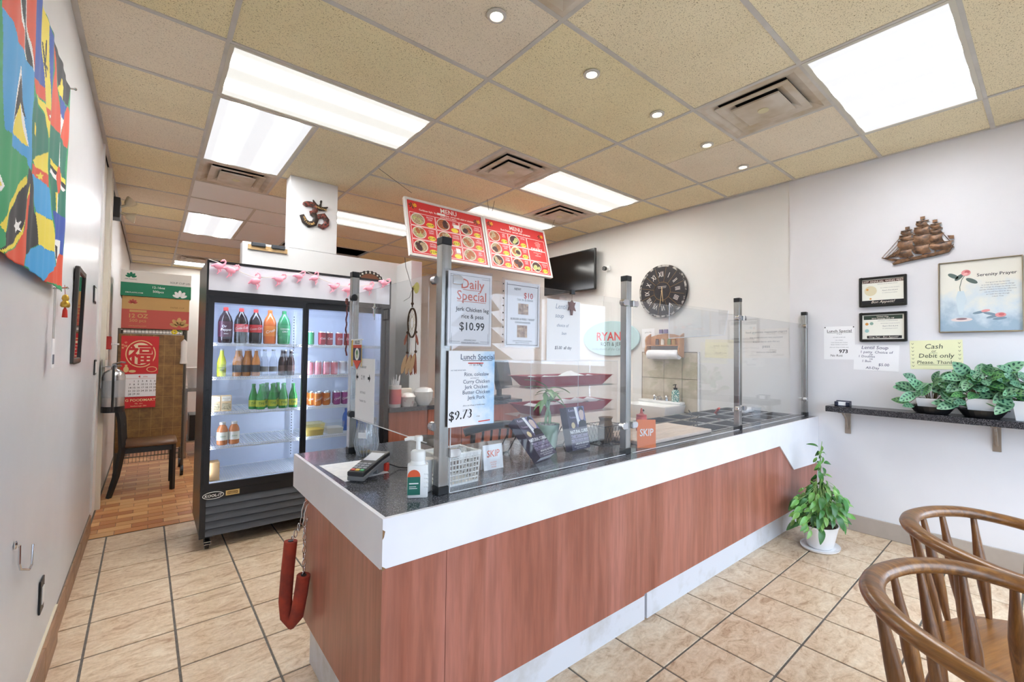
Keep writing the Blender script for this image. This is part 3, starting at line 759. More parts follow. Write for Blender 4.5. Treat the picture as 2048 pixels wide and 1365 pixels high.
letters(p, mat('faint_pencil', '#9aa2b4', 0.8), 0.0018, [('Lentil', -0.02, 0.095, 0.032, 'C', -0.003, 0.25), ('soup', -0.03, 0.055, 0.028, 'C', 0, 0.25), ('choice of', -0.01, 0.015, 0.020, 'C', 0, 0.25), ('bun', 0.0, -0.02, 0.020, 'C', 0, 0.25)])
letters(p, mat('dark_pencil', '#52596a', 0.8), 0.0018, [('$5.00  all day', -0.005, -0.085, 0.02, 'C', 0, 0.2)])
MB().box(-0.03, 0.128, 0.001, 0.015, 0.15, 0.0018).build('tape', [SLEEVE], p)
# notice with arrows on the side pane
p = paper('white distancing notice with two black arrows on the side pane', '-X', (0.7825, 2.05, 1.235), 0.235, 0.29)
b = MB()
for s in (-1, 1): b.poly([(s*0.075-0.02, 0.075), (s*0.09-0.02, 0.055), (s*0.075-0.02, 0.035)], 0.0018).rect(s*0.06-0.02, 0.049, s*0.078-0.02, 0.061, 0.0018)
b.build('arrows', [INK], p)
letters(p, GREY, 0.0018, [('2 M', -0.02, 0.046, 0.03), ('PLEASE KEEP', -0.02, 0.1, 0.014), ('DISTANCE', -0.02, -0.02, 0.014), ('THANK YOU', -0.02, -0.06, 0.014)])

# ---------------------------------------------------------------- on the worktop
ZT = 0.9005
o = MB().prism([(0.596, 2.085), (0.606, 1.772), (0.80, 1.80), (0.80, 2.075)], ZT, ZT+0.0012).build('flat_paper', [noisy('printed_sheet', '#f3f4f6', '#e4e7ec', 30, 0.8)], None); tag(o, 'sheet of white paper lying flat on the counter under the card terminal', 'paper')
# payment terminal
t = root('payment_terminal', 'black and silver handheld card payment terminal on the counter', 'terminal', (0.715, 1.81, ZT), radians(-52))
DGREY = mat('terminal_grey', '#7d7f84', 0.35); SCREEN = mat('terminal_screen', '#cdd3df', 0.15)
b = MB(); P = [(-0.036, -0.10), (0.036, -0.10), (0.038, 0.05), (0.044, 0.10), (-0.044, 0.10), (-0.038, 0.05)]
def tilt_prism(mb, pts, z0, z1, k=0.21, off=0.008, mi=0):
    n = len(pts); vs = [(p[0], p[1], z0+off+(p[1]+0.1)*k) for p in pts]+[(p[0], p[1], z1+off+(p[1]+0.1)*k) for p in pts]
    mb._add(vs, [tuple(reversed(range(n))), tuple(range(n, 2*n))]+[(i, (i+1) % n, (i+1) % n+n, i+n) for i in range(n)], mi)
b = MB(); tilt_prism(b, P, 0.012, 0.03); b.build('body', [mat('terminal_black', '#26272b', 0.3)], t, bevel=0.003)
b = MB(); tilt_prism(b, [(p[0]*1.02, p[1]*0.99) for p in P], -0.006, 0.0118); b.box(-0.03, 0.02, 0, 0.03, 0.095, 0.06); b.box(-0.03, -0.095, 0, 0.03, -0.07, 0.03); b.build('lower_shell', [DGREY], t, bevel=0.003)
b = MB(); tilt_prism(b, [(-0.029, 0.005), (0.029, 0.005), (0.031, 0.075), (-0.031, 0.075)], 0.0302, 0.0312); b.build('screen', [SCREEN], t)
for i in range(4):
    for j in range(3):
        b = MB(); x = (j-1)*0.02; y = -0.082+i*0.018
        tilt_prism(b, [(x-0.008, y-0.006), (x+0.008, y-0.006), (x+0.008, y+0.006), (x-0.008, y+0.006)], 0.0302, 0.033)
        col = mat('key_grey', '#8d9096', 0.4) if i else [mat('key_red', '#c8452f', 0.4), mat('key_yellow', '#d8b23a', 0.4), mat('key_green', '#4fa76a', 0.4)][j]
        b.build('key', [col], t)
MB().box(0.028, 0.07, 0.0, 0.046, 0.092, 0.035).build('red_plug', [MATS['red_plastic']], t, bevel=0.003)
MB().tube([(0.03, 0.095, 0.03), (0.07, 0.13, 0.006), (0.12, 0.14, 0.004), (0.2, 0.15, 0.004)], 0.0028).build('cable', [BLACK], t)
# ribbed glass jar
JG = clear_mat('jar_glass', (0.80, 0.83, 0.84), 2.1, 0.16)
t = root('glass_jar', 'ribbed clear glass tip jar with a few coins, paper tag on its side', 'jar', (0.845, 2.175, ZT))
b = MB(); n = 40
prof = [(0.040, 0.0), (0.052, 0.03), (0.058, 0.06), (0.052, 0.10), (0.043, 0.145), (0.041, 0.158), (0.046, 0.172), (0.046, 0.182)]
vs = []; fs = []
for i, (r_, z) in enumerate(prof):
    for k in range(n):
        a = 2*pi*k/n; rr_ = r_*(1+(0.035*(k % 2) if 0.01 < z < 0.15 else 0)); vs.append((rr_*cos(a), rr_*sin(a), z))
for i in range(len(prof)-1):
    for k in range(n): fs.append((i*n+k, i*n+(k+1) % n, (i+1)*n+(k+1) % n, (i+1)*n+k))
fs.append(tuple(reversed(range(n)))); b._add(vs, fs); b.build('jar_body', [JG], t, smooth=25)
b = MB(); b.tube([(0.046*cos(2*pi*k/24), 0.046*sin(2*pi*k/24), 0.177) for k in range(24)], 0.0035, 6, True); b.build('jar_rim', [JG], t, smooth=60)
b = MB()
for k in range(20):
    a = 2*pi*k/20; b.tube([(r_*cos(a)*1.03, r_*sin(a)*1.03, z) for r_, z in prof[:6]], 0.0013, 4)
b.build('jar_ribs', [clear_mat('jar_rib_glass', (0.7, 0.73, 0.75), 2.4, 0.45)], t)
rc = random.Random(3); b = MB()
for k in range(14):
    a = rc.random()*6.28; q = rc.random()*0.03
    b.T = Matrix.Translation((q*cos(a), q*sin(a), 0.006+0.0012*k)) @ Matrix.Rotation(rc.uniform(-0.3, 0.3), 4, 'X'); b.lathe([(0.011, 0), (0.011, 0.0017)], 10)
b.build('coins', [mat('coin_metal', '#9c8a5c', 0.35, 1.0)], t)
tg = MB(); tg.T = Matrix.Rotation(radians(228), 4, 'Z') @ Matrix.Translation((0.0555, 0, 0.105)); tg.box(0, -0.02, -0.014, 0.0015, 0.02, 0.014); tg.build('tag', [PAPER], t)
# soap pump bottle
t = root('hand_sanitizer', 'white pump bottle with green and orange label standing by the corner post', 'bottle', (0.752, 1.447, ZT), radians(-28))
MILK = mat('milky_plastic', '#f1f1f0', 0.35)
b = MB(); b.prism([(-0.033, -0.024), (0.033, -0.024), (0.036, -0.018), (0.036, 0.018), (0.033, 0.024), (-0.033, 0.024), (-0.036, 0.018), (-0.036, -0.018)], 0, 0.115)
b.lathe([(0.030, 0.115), (0.026, 0.125), (0.024, 0.13)], 20, caps=False, sy=0.8)
for z in (0.035, 0.05, 0.065, 0.08): b.box(0.02, -0.0252, z, 0.0368, 0.0252, z+0.008)
b.build('bottle_body', [MILK], t, bevel=0.003, smooth=35)
MB().lathe([(0.024, 0.128), (0.026, 0.132), (0.026, 0.158), (0.022, 0.163), (0.009, 0.166), (0.008, 0.195), (0.016, 0.197), (0.016, 0.21), (0.013, 0.214)], 22).build('pump_collar', [WHITE], t, smooth=40)
MB().tube([(0.0, 0, 0.205), (-0.03, 0, 0.206), (-0.048, 0, 0.201)], [0.009, 0.0075, 0.005], 10).build('pump_spout', [WHITE], t, smooth=50)
b = MB(); b.T = Matrix.Translation((-0.005, -0.0255, 0)) @ Matrix.Rotation(pi/2, 4, 'X')
b.rect(-0.03, 0.012, 0.014, 0.075, 0.0, 0).poly([(-0.03, 0.075)]+[(-0.008+0.022*cos(a), 0.078+0.022*sin(a)) for a in [pi*i/8 for i in range(9)]][::-1]+[(0.014, 0.075)], 0.0, 1).rect(-0.024, 0.05, 0.008, 0.054, 0.0004, 2).rect(-0.024, 0.04, 0.0, 0.042, 0.0004, 2).rect(-0.024, 0.034, 0.004, 0.036, 0.0004, 2)
b.build('label', [mat('label_green', '#1d6b5b', 0.5), mat('label_orange', '#dd5a2e', 0.5), WHITE], t)
# cup and basket
o = MB().lathe([(0.022, 0), (0.025, 0.004), (0.028, 0.11), (0.029, 0.112), (0.029, 0.118), (0.026, 0.119)], 22).build('plastic_tub', [MILK], None, (0.803, 1.487, ZT), smooth=40); tag(o, 'tall white plastic tub behind the corner post beside the basket', 'tub')
t = root('plastic_basket', 'small white plastic basket with square holes behind the front pane', 'basket', (0.943, 1.535, ZT), radians(3))
BASK = mat('basket_white', '#eeede9', 0.45)
bw, bd, bh = 0.095, 0.068, 0.12
def slat_wall(w0, w1, hgt, nx, nz):
    """perforated panel in x,z (y=0): bars"""
    m = MB()
    for i in range(nx+1):
        u = i/nx; m.rod((-w0+2*w0*u, 0, 0), (-w1+2*w1*u, 0, hgt), 0.0031, n=4)
    for k in range(nz+1):
        v = k/nz; w = w0+(w1-w0)*v; m.rod((-w, 0, hgt*v), (w, 0, hgt*v), 0.0031, n=4)
    m.box(-w1, -0.002, hgt*0.88, w1, 0.002, hgt); m.box(-w0, -0.002, 0, w0, 0.002, 0.008)
    return m
for sgn in (-1, 1):
    slat_wall(bw*0.9, bw, bh, 11, 6).build('basket_side', [BASK], t, (0, sgn*bd*0.92, 0), (sgn*-0.06, 0, 0))
    slat_wall(bd*0.9, bd, bh, 8, 6).build('basket_end', [BASK], t, (sgn*bw*0.93, 0, 0), (0, 0, pi/2))
b = MB().tube([(sx_*(bw-0.01*(abs(sy_) == 0)), sy_*bd, bh) for sx_, sy_ in ((-1, -1), (0, -1), (1, -1), (1, 0), (1, 1), (0, 1), (-1, 1), (-1, 0))], 0.005, 6, True); b.build('basket_rim', [BASK], t)
MB().box(-bw*0.88, -bd*0.88, 0, bw*0.88, bd*0.88, 0.003).build('basket_floor', [BASK], t)
# courier cards
def skip_card(label, x, y, w, h, bgm, ink, lean, rotz, extra=False, white=False):
    r = root('tent_card', label, 'card', (x, y, ZT), rotz)
    b = MB(); b.T = Matrix.Rotation(-lean, 4, 'X') @ Matrix.Rotation(pi/2, 4, 'X')
    b.box(-w/2, 0, -0.0008, w/2, h, 0.0008)
    s = b.build('sheet', [bgm], r)
    if extra:
        b2 = MB(); b2.T = Matrix.Translation((0, h*sin(lean)*1.9, 0)) @ Matrix.Rotation(lean, 4, 'X') @ Matrix.Rotation(pi/2, 4, 'X'); b2.box(-w/2, 0, -0.0008, w/2, h, 0.0008); b2.build('back_sheet', [bgm], r)
    e = bpy.data.objects.new('printed_face', None); COL.objects.link(e); e.parent = r
    e.matrix_local = Matrix.Rotation(-lean, 4, 'X') @ Matrix.Rotation(pi/2, 4, 'X')
    CH.setdefault(r.name, []).append(e)
    return r, e
ORG = mat('orange_card', '#f07a35', 0.6)
r, e = skip_card('white tent card reading SKIP in orange, beside the basket', 1.19, 1.578, 0.108, 0.108, PAPER, ORG, 0.12, 0.02, True)
letters(e, mat('orange_ink', '#e5664a', 0.6), 0.0013, [('SKIP', 0.0, 0.055, 0.042, 'C', 0.01, 0.1, 0, 0.9), ])
letters(e, mat('orange_pale', '#eb9c86', 0.6), 0.0013, [('DELIVERY', 0, 0.028, 0.009), ('PICKUP', 0, 0.018, 0.009), ('ORDER', 0, 0.008, 0.009)])
r, e = skip_card('orange card reading SKIP in white on the cutting board side of the second post', 2.137, 1.437, 0.105, 0.155, ORG, PAPER, 0.05, radians(-36))
letters(e, WHITE, 0.0013, [('SKIP', 0.0, 0.066, 0.056, 'C', 0.012, 0.12, 0.05, 0.74)])
# books leaning back on little stands
def book(label, x, y, rotz, lean):
    w, h, th = 0.15, 0.225, 0.045
    r = root('hardcover_book', label, 'book', (x, y, ZT+th*sin(lean)), rotz)
    R_ = Matrix.Rotation(-lean, 4, 'X') @ Matrix.Rotation(pi/2, 4, 'X')
    COVER = mat('cover_indigo', '#47435a', 0.35); 
    b = MB(); b.T = R_; b.box(-w/2, 0, -0.002, w/2, h, 0.0005).box(-w/2, 0, -th, w/2, h, -th+0.002).box(-w/2-0.002, 0, -th, -w/2, h, 0.0005); b.build('cover', [COVER], r)
    b = MB(); b.T = R_; b.box(-w/2+0.001, 0.003, -th+0.003, w/2-0.003, h-0.003, -0.003); b.build('pages', [PAPER], r)
    b = MB(); b.T = Matrix.Translation((0, 0, -th*sin(lean))); b.rod((0.05, h*sin(lean)+0.05, 0.12), (0.05, h*sin(lean)+0.12, 0.002), 0.003).rod((-0.05, h*sin(lean)+0.05, 0.12), (-0.05, h*sin(lean)+0.12, 0.002), 0.003).rod((-0.05, h*sin(lean)+0.12, 0.004), (0.05, h*sin(lean)+0.12, 0.004), 0.003); b.build('stand', [BLACK], r)
    e = bpy.data.objects.new('printed_face', None); COL.objects.link(e); e.parent = r; e.matrix_local = R_; CH.setdefault(r.name, []).append(e)
    b = MB()
    b.rect(-0.005, 0.115, 0.073, 0.222, 0.0008, 0)                                  # portrait ground
    b.poly([(-0.012, 0.222), (0.01, 0.222), (0.018, 0.16), (0.03, 0.125), (0.0, 0.13)], 0.001, 1)   # white shirt
    b.poly([(0.0, 0.115), (0.073, 0.115), (0.073, 0.14), (0.055, 0.15), (0.03, 0.15), (0.012, 0.142)], 0.0011, 2)  # dark coat
    b.disc(0.043, 0.182, 0.021, 0.0012, 3, 20, 0.033)                                # plain face oval
    b.poly([(0.02, 0.195), (0.025, 0.216), (0.045, 0.223), (0.064, 0.214), (0.066, 0.19), (0.06, 0.2), (0.04, 0.206)], 0.0014, 2)
    b.disc(-0.04, 0.128, 0.016, 0.0012, 4, 20)
    b.rect(-0.07, 0.062, 0.072, 0.064, 0.0008, 5).rect(-0.07, 0.04, 0.072, 0.0415, 0.0008, 5)
    b.build('cover_print', [mat('cover_lilac', '#7a78a4', 0.4), PAPER, mat('cover_dark', '#1d1c2a', 0.4), mat('skin_print', '#d8c0b8', 0.5), mat('gold_seal', '#dcc9a0', 0.4), mat('cover_rule', '#b9a8c8', 0.5)], e)
    letters(e, PAPER, 0.0014, [('NATURAL CURES', 0.0, 0.086, 0.024, 'C', 0.02, 0, 0, 0.8), ('UPDATED EDITION', 0.012, 0.026, 0.013, 'C', 0.01), ('INCLUDES THE NATURAL CURES', 0.0, 0.015, 0.008), ('FOR OVER 50 DISEASES', 0.0, 0.006, 0.008)])
    letters(e, mat('lilac_ink', '#c9c0e0', 0.5), 0.0014, [('"THEY" DON\'T WANT', 0.0, 0.066, 0.017, 'C', 0.01, 0, 0, 0.85), ('YOU TO KNOW ABOUT', 0.0, 0.045, 0.0165, 'C', 0.01, 0, 0, 0.8), ('Kevin', -0.04, 0.20, 0.022), ('Trudeau', -0.035, 0.165, 0.016)])
    return r
book('hardcover book with white page edge leaning far back, nearest the SKIP card', 1.485, 1.535, radians(16), 0.75)
book('hardcover book propped upright behind the other book, by the bamboo pot', 1.79, 1.60, radians(5), 0.22)
# lucky bamboo
LEAFG = mat('bamboo_leaf', '#79a06c', 0.4); STALK = mat('bamboo_stalk', '#9cbf98', 0.4)
t = root('potted_bamboo', 'lucky bamboo with twisted stalks in a pale green pot behind the books', 'plant', (1.70, 1.765, ZT))
b = MB().lathe([(0.042, 0), (0.046, 0.01), (0.062, 0.125), (0.064, 0.13), (0.060, 0.13), (0.057, 0.118)], 28, caps=False); b.lathe([(0.042, 0.0), (0.042, 0.003)], 28); b.build('pot', [mat('celadon_glaze', '#bcd8c2', 0.25)], t, smooth=40)
rc = random.Random(9); b = MB()
for k in range(60):
    a = rc.random()*6.28; q = 0.055*math.sqrt(rc.random()); b.ball((q*cos(a), q*sin(a), 0.122+rc.random()*0.008), 0.006, 6)
b.build('pebbles', [noisy('pebble_mix', '#d9d7d2', '#8f8a84', 200, 0.5)], t)
for k in range(3):
    a0 = k*2.1; pts = []
    for i in range(14):
        u = i/13; pts.append((0.012*cos(a0)+0.018*u*cos(a0+5*u), 0.012*sin(a0)+0.018*u*sin(a0+5*u), 0.11+0.20*u*(1-0.12*k)))
    MB().tube(pts, [0.0075]*13+[0.005], 8).build('stalk', [STALK], t, smooth=60)
lf = MB(); n = 7
for i in range(n+1):
    u = i/n; w = 0.011*math.sin(pi*min(1, u*0.93+0.07))**0.8
    for s in (-1, 0, 1): lf.v.append((s*w, u*0.12, -0.06*u*u + 0.004*abs(s)))
for i in range(n):
    for s in range(2): lf.f.append((i*3+s, i*3+s+1, i*3+4+s, i*3+3+s)); lf.m.append(0)
_lfm = lf.mesh('leaf', [LEAFG], smooth=60)
for k in range(16):
    a = k*2.4; z = 0.25+0.075*rc.random()
    link('leaf', _lfm, t, (0.02*cos(a), 0.02*sin(a), z), (rc.uniform(-0.1, 0.8), 0, a), rc.uniform(0.7, 1.15))
# ketchup bottle
t = root('squeeze_bottle', 'red squeeze bottle of ketchup behind the orange card', 'bottle', (2.47, 1.70, 0.923))
MB().lathe([(0.031, 0), (0.034, 0.006), (0.034, 0.085), (0.031, 0.092)], 22).build('bottle_body', [mat('ketchup_red', '#cf4335', 0.3)], t, smooth=40)
MB().lathe([(0.033, 0.092), (0.033, 0.106), (0.018, 0.109), (0.010, 0.115), (0.005, 0.145), (0.003, 0.147)], 20).build('nozzle_cap', [mat('ketchup_cap', '#b93a30', 0.3)], t, smooth=40)

# hanging chain with red foam grips on the end panel
t = root('foam_chain', 'chain hung on hooks at the counter end with a red foam-covered loop', 'chain', (0.552, 2.13, 0.735))
b = MB()
for dy in (0.02, -0.025): b.tube([(0.0145, dy, 0.0), (0.005, dy, -0.005), (-0.005, dy, -0.04), (-0.005, dy, -0.07), (0.006, dy, -0.08), (0.008, dy, -0.06)], 0.0035, 6)
b.build('hook', [CHROME], t)
_lk = MB().tube([(0.0075*cos(2*pi*k/14), 0, 0.017*sin(2*pi*k/14)) for k in range(14)], 0.0022, 6, True).mesh('chain_link', [CHROME], smooth=60)
for s, y0, y1, n in ((0, 0.02, 0.03, 4), (1, -0.025, -0.06, 9)):
    for k in range(n):
        u = k/(n-1); link('chain_link', _lk, t, (-0.004-(0.036 if s == 0 else 0.008)*u, y0+(y1-y0)*u, -0.085-0.0265*k), (0, 0, (k % 2)*pi/2+0.3))
FOAM = noisy('red_foam', '#a8402c', '#7a352c', 12, 0.9, 4)
b = MB().tube([(-0.045, 0.035, -0.17), (-0.055, 0.035, -0.30), (-0.062, 0.03, -0.42), (-0.058, 0.015, -0.485), (-0.042, -0.01, -0.505), (-0.03, -0.035, -0.47), (-0.022, -0.055, -0.38), (-0.014, -0.065, -0.29)], 0.028, 12)
b.build('foam_loop', [FOAM], t, smooth=60)
MB().rod((-0.045, 0.035, -0.171), (-0.0448, 0.035, -0.1675), 0.012).rod((-0.014, -0.065, -0.291), (-0.0135, -0.0655, -0.2875), 0.012).build('foam_core', [BLACK], t)

# small ornament hung at the pane top and a wire basket behind the second post
t = root('hanging_ornament', 'tiny brown metal charm on a string at the top of the first pane', 'ornament', M=frame('-Y', (1.478, 1.392, 1.63)))
RUST = mat('rust_metal', '#7a5c5a', 0.5)
MB().box(-0.012, 0.055, 0, 0.012, 0.075, 0.012).build('clip', [BLACK], t); MB().rod((0, 0.02, 0.004), (0, 0.06, 0.004), 0.001, n=4).build('string', [BLACK], t)
MB().prism([(0, 0.03), (0.012, 0.018), (0.024, 0.02), (0.016, 0.0), (0.026, -0.02), (0.008, -0.016), (0.004, -0.04), (-0.006, -0.04), (-0.008, -0.016), (-0.026, -0.02), (-0.016, 0.0), (-0.024, 0.02), (-0.012, 0.018)], 0.002, 0.005).build('charm', [RUST], t)
t = root('wire_basket', 'black wire basket with a brown paper bag between book and second post', 'basket', (2.05, 1.66, ZT))
m = MB()
for k in range(7):
    x = -0.08+0.16*k/6
    for s in (-1, 1): m.rod((x, s*0.06, 0), (min(0.085, x+0.05), s*0.07, 0.11), 0.0014, n=4); m.rod((x, s*0.06, 0), (max(-0.085, x-0.05), s*0.07, 0.11), 0.0014, n=4)
for z, g in ((0.0015, 0.9), (0.11, 1.0)): m.tube([(-0.088*g, -0.07*g, z), (0.088*g, -0.07*g, z), (0.088*g, 0.07*g, z), (-0.088*g, 0.07*g, z)], 0.002, 5, True)
m.build('wire_cage', [BLACK], t)
MB().lathe([(0.03, 0.003), (0.05, 0.02), (0.055, 0.09), (0.04, 0.13), (0.05, 0.15)], 10, (0.01, 0, 0), sy=0.7).build('paper_bag', [mat('brown_bag', '#7a6450', 0.8)], t)
o = MB().lathe([(0.13, 0), (0.15, 0.68), (0.155, 0.70), (0.155, 0.74), (0.10, 0.78)], 24).build('waste_bin', [BLACK], None, (1.60, 2.98, 0), smooth=40); tag(o, 'black lidded waste bin behind the counter', 'bin')
# ---------------------------------------------------------------- drinks fridge
FX0, FX1, FY0, FY1, FZ1 = 0.295, 1.67, 3.79, 4.40, 2.05
fr = root('display_fridge', 'tall black two-door glass drinks fridge behind the counter', 'fridge', (FX0, FY0, 0))
F0 = Matrix.Translation((-FX0, -FY0, 0))
def fmb(): m = MB(); m.T = F0; return m
FBLK = mat('fridge_black', '#1b1b1f', 0.3); FIN = mat('fridge_liner', '#d3dae8', 0.4)
fmb().box(FX0, FY0+0.012, 0.10, FX0+0.035, FY1, FZ1).box(FX1-0.035, FY0+0.012, 0.10, FX1, FY1, FZ1).box(FX0+0.035, FY1-0.03, 0.10, FX1-0.035, FY1, FZ1).box(FX0+0.035, FY0+0.02, 1.80, FX1-0.035, FY1-0.03, FZ1).box(FX0+0.035, FY0+0.02, 0.10, FX1-0.035, FY1-0.03, 0.44).build('cabinet', [FBLK], fr, bevel=0.002)
fmb().box(FX0+0.036, FY0+0.05, 0.4405, FX0+0.046, FY1-0.03, 1.80).box(FX1-0.046, FY0+0.05, 0.4405, FX1-0.036, FY1-0.03, 1.80).box(FX0+0.046, FY1-0.045, 0.4405, FX1-0.046, FY1-0.031, 1.80).box(FX0+0.046, FY0+0.05, 1.785, FX1-0.046, FY1-0.045, 1.7995).box(FX0+0.046, FY0+0.05, 0.4405, FX1-0.046, FY1-0.045, 0.452).build('liner', [FIN], fr)
h = fmb().box(FX0, FY0, 1.80, FX1, FY0+0.012, 1.836).box(FX0, FY0, 2.032, FX1, FY0+0.012, FZ1).box(FX0, FY0, 1.836, FX0+0.012, FY0+0.012, 2.032).box(FX1-0.012, FY0, 1.836, FX1, FY0+0.012, 2.032).build('header_frame', [FBLK], fr)
fmb().box(FX0+0.012, FY0+0.004, 1.836, FX1-0.012, FY0+0.012, 2.032).build('header_sign', [mat('lit_header', '#dcdce6', 0.4, emit='#e8e8f4', estr=0.04)], fr)
FGL = clear_mat('fridge_glass', (0.95, 0.97, 0.985), 1.5, 0.015)
def door(x0, x1, gx0, gx1, z0, z1, y, handle):
    d = fmb(); g = (z0+0.05, z1-0.05)
    d.box(x0, y, z0, gx0, y+0.022, z1).box(gx1, y, z0, x1, y+0.022, z1).box(gx0, y, z0, gx1, y+0.022, g[0]).box(gx0, y, g[1], gx1, y+0.022, z1)
    for k in range(3):
        for s, xa in ((1, x0), (-1, x1)): d.box(xa+s*0.006*(k+1), y-0.003, z0+0.006*(k+1), xa+s*(0.006*(k+1)+0.003), y, z1-0.006*(k+1))
    d = d.build('door', [FBLK], fr)
    fmb().box(gx0, y+0.009, g[0], gx1, y+0.013, g[1]).build('door_glass', [FGL], d)
    if handle: fmb().box(x0+0.008, y-0.006, 0.95, x0+0.03, y-0.003, 1.13).box(x0+0.012, y-0.0035, 0.965, x0+0.026, y-0.002, 1.115).build('recessed_handle', [mat('handle_black', '#08080a', 0.25)], d)
door(0.298, 0.972, 0.345, 0.936, 0.41, 1.80, 3.792, True)
door(0.945, 1.667, 0.985, 1.60, 0.41, 1.80, 3.818, False)
g = fmb().box(FX0, FY0, 0.352, FX1, FY0+0.012, 0.41).box(FX0, FY0, 0.085, FX0+0.035, FY0+0.012, 0.352).box(FX1-0.035, FY0, 0.085, FX1, FY0+0.012, 0.352).build('base_frame', [FBLK], fr)
for k in range(5):
    z = 0.095+k*0.052; m = fmb(); m.prism([(FY0-0.004, z), (FY0+0.012, z+0.044), (FY0+0.016, z+0.044), (FY0+0.016, z)], FX0+0.036, FX1-0.036, axis='X'); m.build('louvre_slat', [mat('grille_grey', '#53565d', 0.45)], fr)
fmb().box(FX0+0.036, FY0+0.02, 0.09, FX1-0.036, FY0+0.022, 0.352).build('grille_backing', [BLACK], fr)
for x, y in ((0.345, 3.83), (1.62, 3.83), (0.345, 4.34), (1.62, 4.34)):
    m = fmb(); m.tube([(x-0.012, y, 0.036), (x+0.012, y, 0.036)], 0.036, 16).box(x-0.018, y-0.012, 0.036, x-0.014, y+0.02, 0.085).box(x+0.014, y-0.012, 0.036, x+0.018, y+0.02, 0.085).box(x-0.03, y-0.03, 0.083, x+0.03, y+0.03, 0.0995)
    c = m.build('caster', [BLACK], fr)
    m = fmb(); m.prism([(x-0.025, y-0.055), (x+0.025, y-0.055), (x+0.012, y-0.01), (x-0.012, y-0.01)], 0.06, 0.064).prism([(x-0.02, y-0.06), (x+0.02, y-0.06), (x+0.02, y-0.035), (x-0.02, y-0.035)], 0.045, 0.049); m.build('brake_pedal', [CHROME], c)
e = bpy.data.objects.new('maker_badge', None); COL.objects.link(e); e.parent = fr; e.matrix_local = F0 @ frame('-Y', (0.372, FY0-0.0005, 0.378)); CH.setdefault(fr.name, []).append(e)
pts = [(0.062*cos(2*pi*k/40), 0.024*sin(2*pi*k/40)) for k in range(40)]
MB().tube([(p[0], p[1], 0.001) for p in pts], 0.0022, 4, True).build('badge_oval', [WHITE], e)
letters(e, WHITE, 0.001, [('KOOL-IT', 0, -0.009, 0.026, 'C', 0.02, 0.1)])
MB().rect(0.075, -0.015, 0.16, 0.02, 0.001, 0).rect(0.085, -0.008, 0.15, 0.012, 0.0014, 1).build('sticker', [mat('sticker_gold', '#d8b978', 0.4), mat('sticker_brown', '#7a5a30', 0.5)], e)
letters(e, MATS['sticker_gold'], 0.002, [('ENERGY', 0.1175, -0.004, 0.016, 'C', 0.01)])
# shelves (white wire)
SHZ = [1.462, 1.212, 0.955, 0.708, 0.456]
for zi, z in enumerate(SHZ):
    for x0, x1 in ((0.345, 0.955), (0.975, 1.62)):
        m = fmb()
        m.box(x0, 3.872, z-0.022, x1, 3.876, z-0.014).box(x0, 3.872, z-0.004, x1, 3.876, z).box(x0, 4.33, z-0.006, x1, 4.335, z)
        n = int((x1-x0)/0.016)
        for k in range(n+1): xx = x0+(x1-x0)*k/n; m.box(xx-0.0025, 3.872, z-0.022, xx+0.0025, 3.876, z); m.box(xx-0.0015, 3.876, z-0.004, xx+0.0015, 4.33, z-0.001)
        m.build('wire_shelf', [WHITE], fr)
m = fmb()
for x in (0.955, 0.968): m.box(x, 4.18, 0.5, x+0.008, 4.184, 1.75)
for k in range(50): m.box(0.956, 4.1795, 0.52+k*0.024, 0.962, 4.18, 0.532+k*0.024, 1)
m.build('shelf_standard', [FIN, BLACK], fr)
LED = mat('fridge_lamp', '#ffffff', 0.3, emit='#dbe6ff', estr=22.0)
for x0, x1 in ((0.3415, 0.3485), (0.960, 0.985)): fmb().box(x0, 3.858, 0.50, x1, 3.864, 1.74).build('lamp_strip', [LED], fr)
fmb().box(0.40, 3.845, 1.772, 1.56, 3.868, 1.7845).build('lamp_strip', [LED], fr)

# drinks -----------------------------------------------------------
def put(proto, spots, labels=None):
    proto_label = [proto['label']]
    for k, (x, y, z) in enumerate(spots):
        if k == 0: proto.location = (x, y, z); o = proto
        else: o = dup(proto, (x, y, z))
        if labels: o['label'] = labels[k]
        elif len(spots) > 1:
            fr_ = sorted(spots, key=lambda s: s[0]).index(spots[k])
            o['label'] = proto_label[0] + ', ' + ['first', 'second', 'third', 'fourth', 'fifth', 'sixth', 'seventh', 'eighth', 'ninth', 'tenth'][fr_] + ' along the row'
def bottle(name, label, group, body, bodym, lab=None, labm=None, capm=None, captop=0.02, text=None, textm=None, rn=None, n=16):
    """body: lathe profile; lab: (z0, z1, r)"""
    t = root(name, label, 'bottle', (0, 0, 0), 0, group)
    MB().lathe(body, n).build('bottle_body', [bodym], t, smooth=40)
    if lab: MB().lathe([(lab[2], lab[0]), (lab[2], lab[1])], n, caps=False).build('label_band', [labm], t, smooth=40)
    zt = body[-1][1]; r = body[-1][0]
    if capm: MB().lathe([(r*1.12, zt-0.004), (r*1.12, zt+captop), (r*0.95, zt+captop+0.002)], 12).build('cap', [capm], t)
    if text:
        e = bpy.data.objects.new('label_print', None); COL.objects.link(e); e.parent = t; CH.setdefault(t.name, []).append(e)
        e.matrix_local = frame('-Y', (0, -lab[2]-0.0002, (lab[0]+lab[1])/2)); letters(e, textm or WHITE, 0.0004, text, bend=lab[2])
    return t
big = lambda: [(0.040, 0), (0.046, 0.008), (0.047, 0.05), (0.045, 0.09), (0.047, 0.13), (0.046, 0.165), (0.036, 0.20), (0.018, 0.232), (0.0145, 0.245)]
COLA = mat('dark_cola', '#1d1013', 0.15); CHERRYC = mat('dark_red_soda', '#2a1018', 0.15); ORS = mat('orange_soda', '#e0702a', 0.15); GRS = mat('green_soda_bottle', '#2f8a55', 0.12)
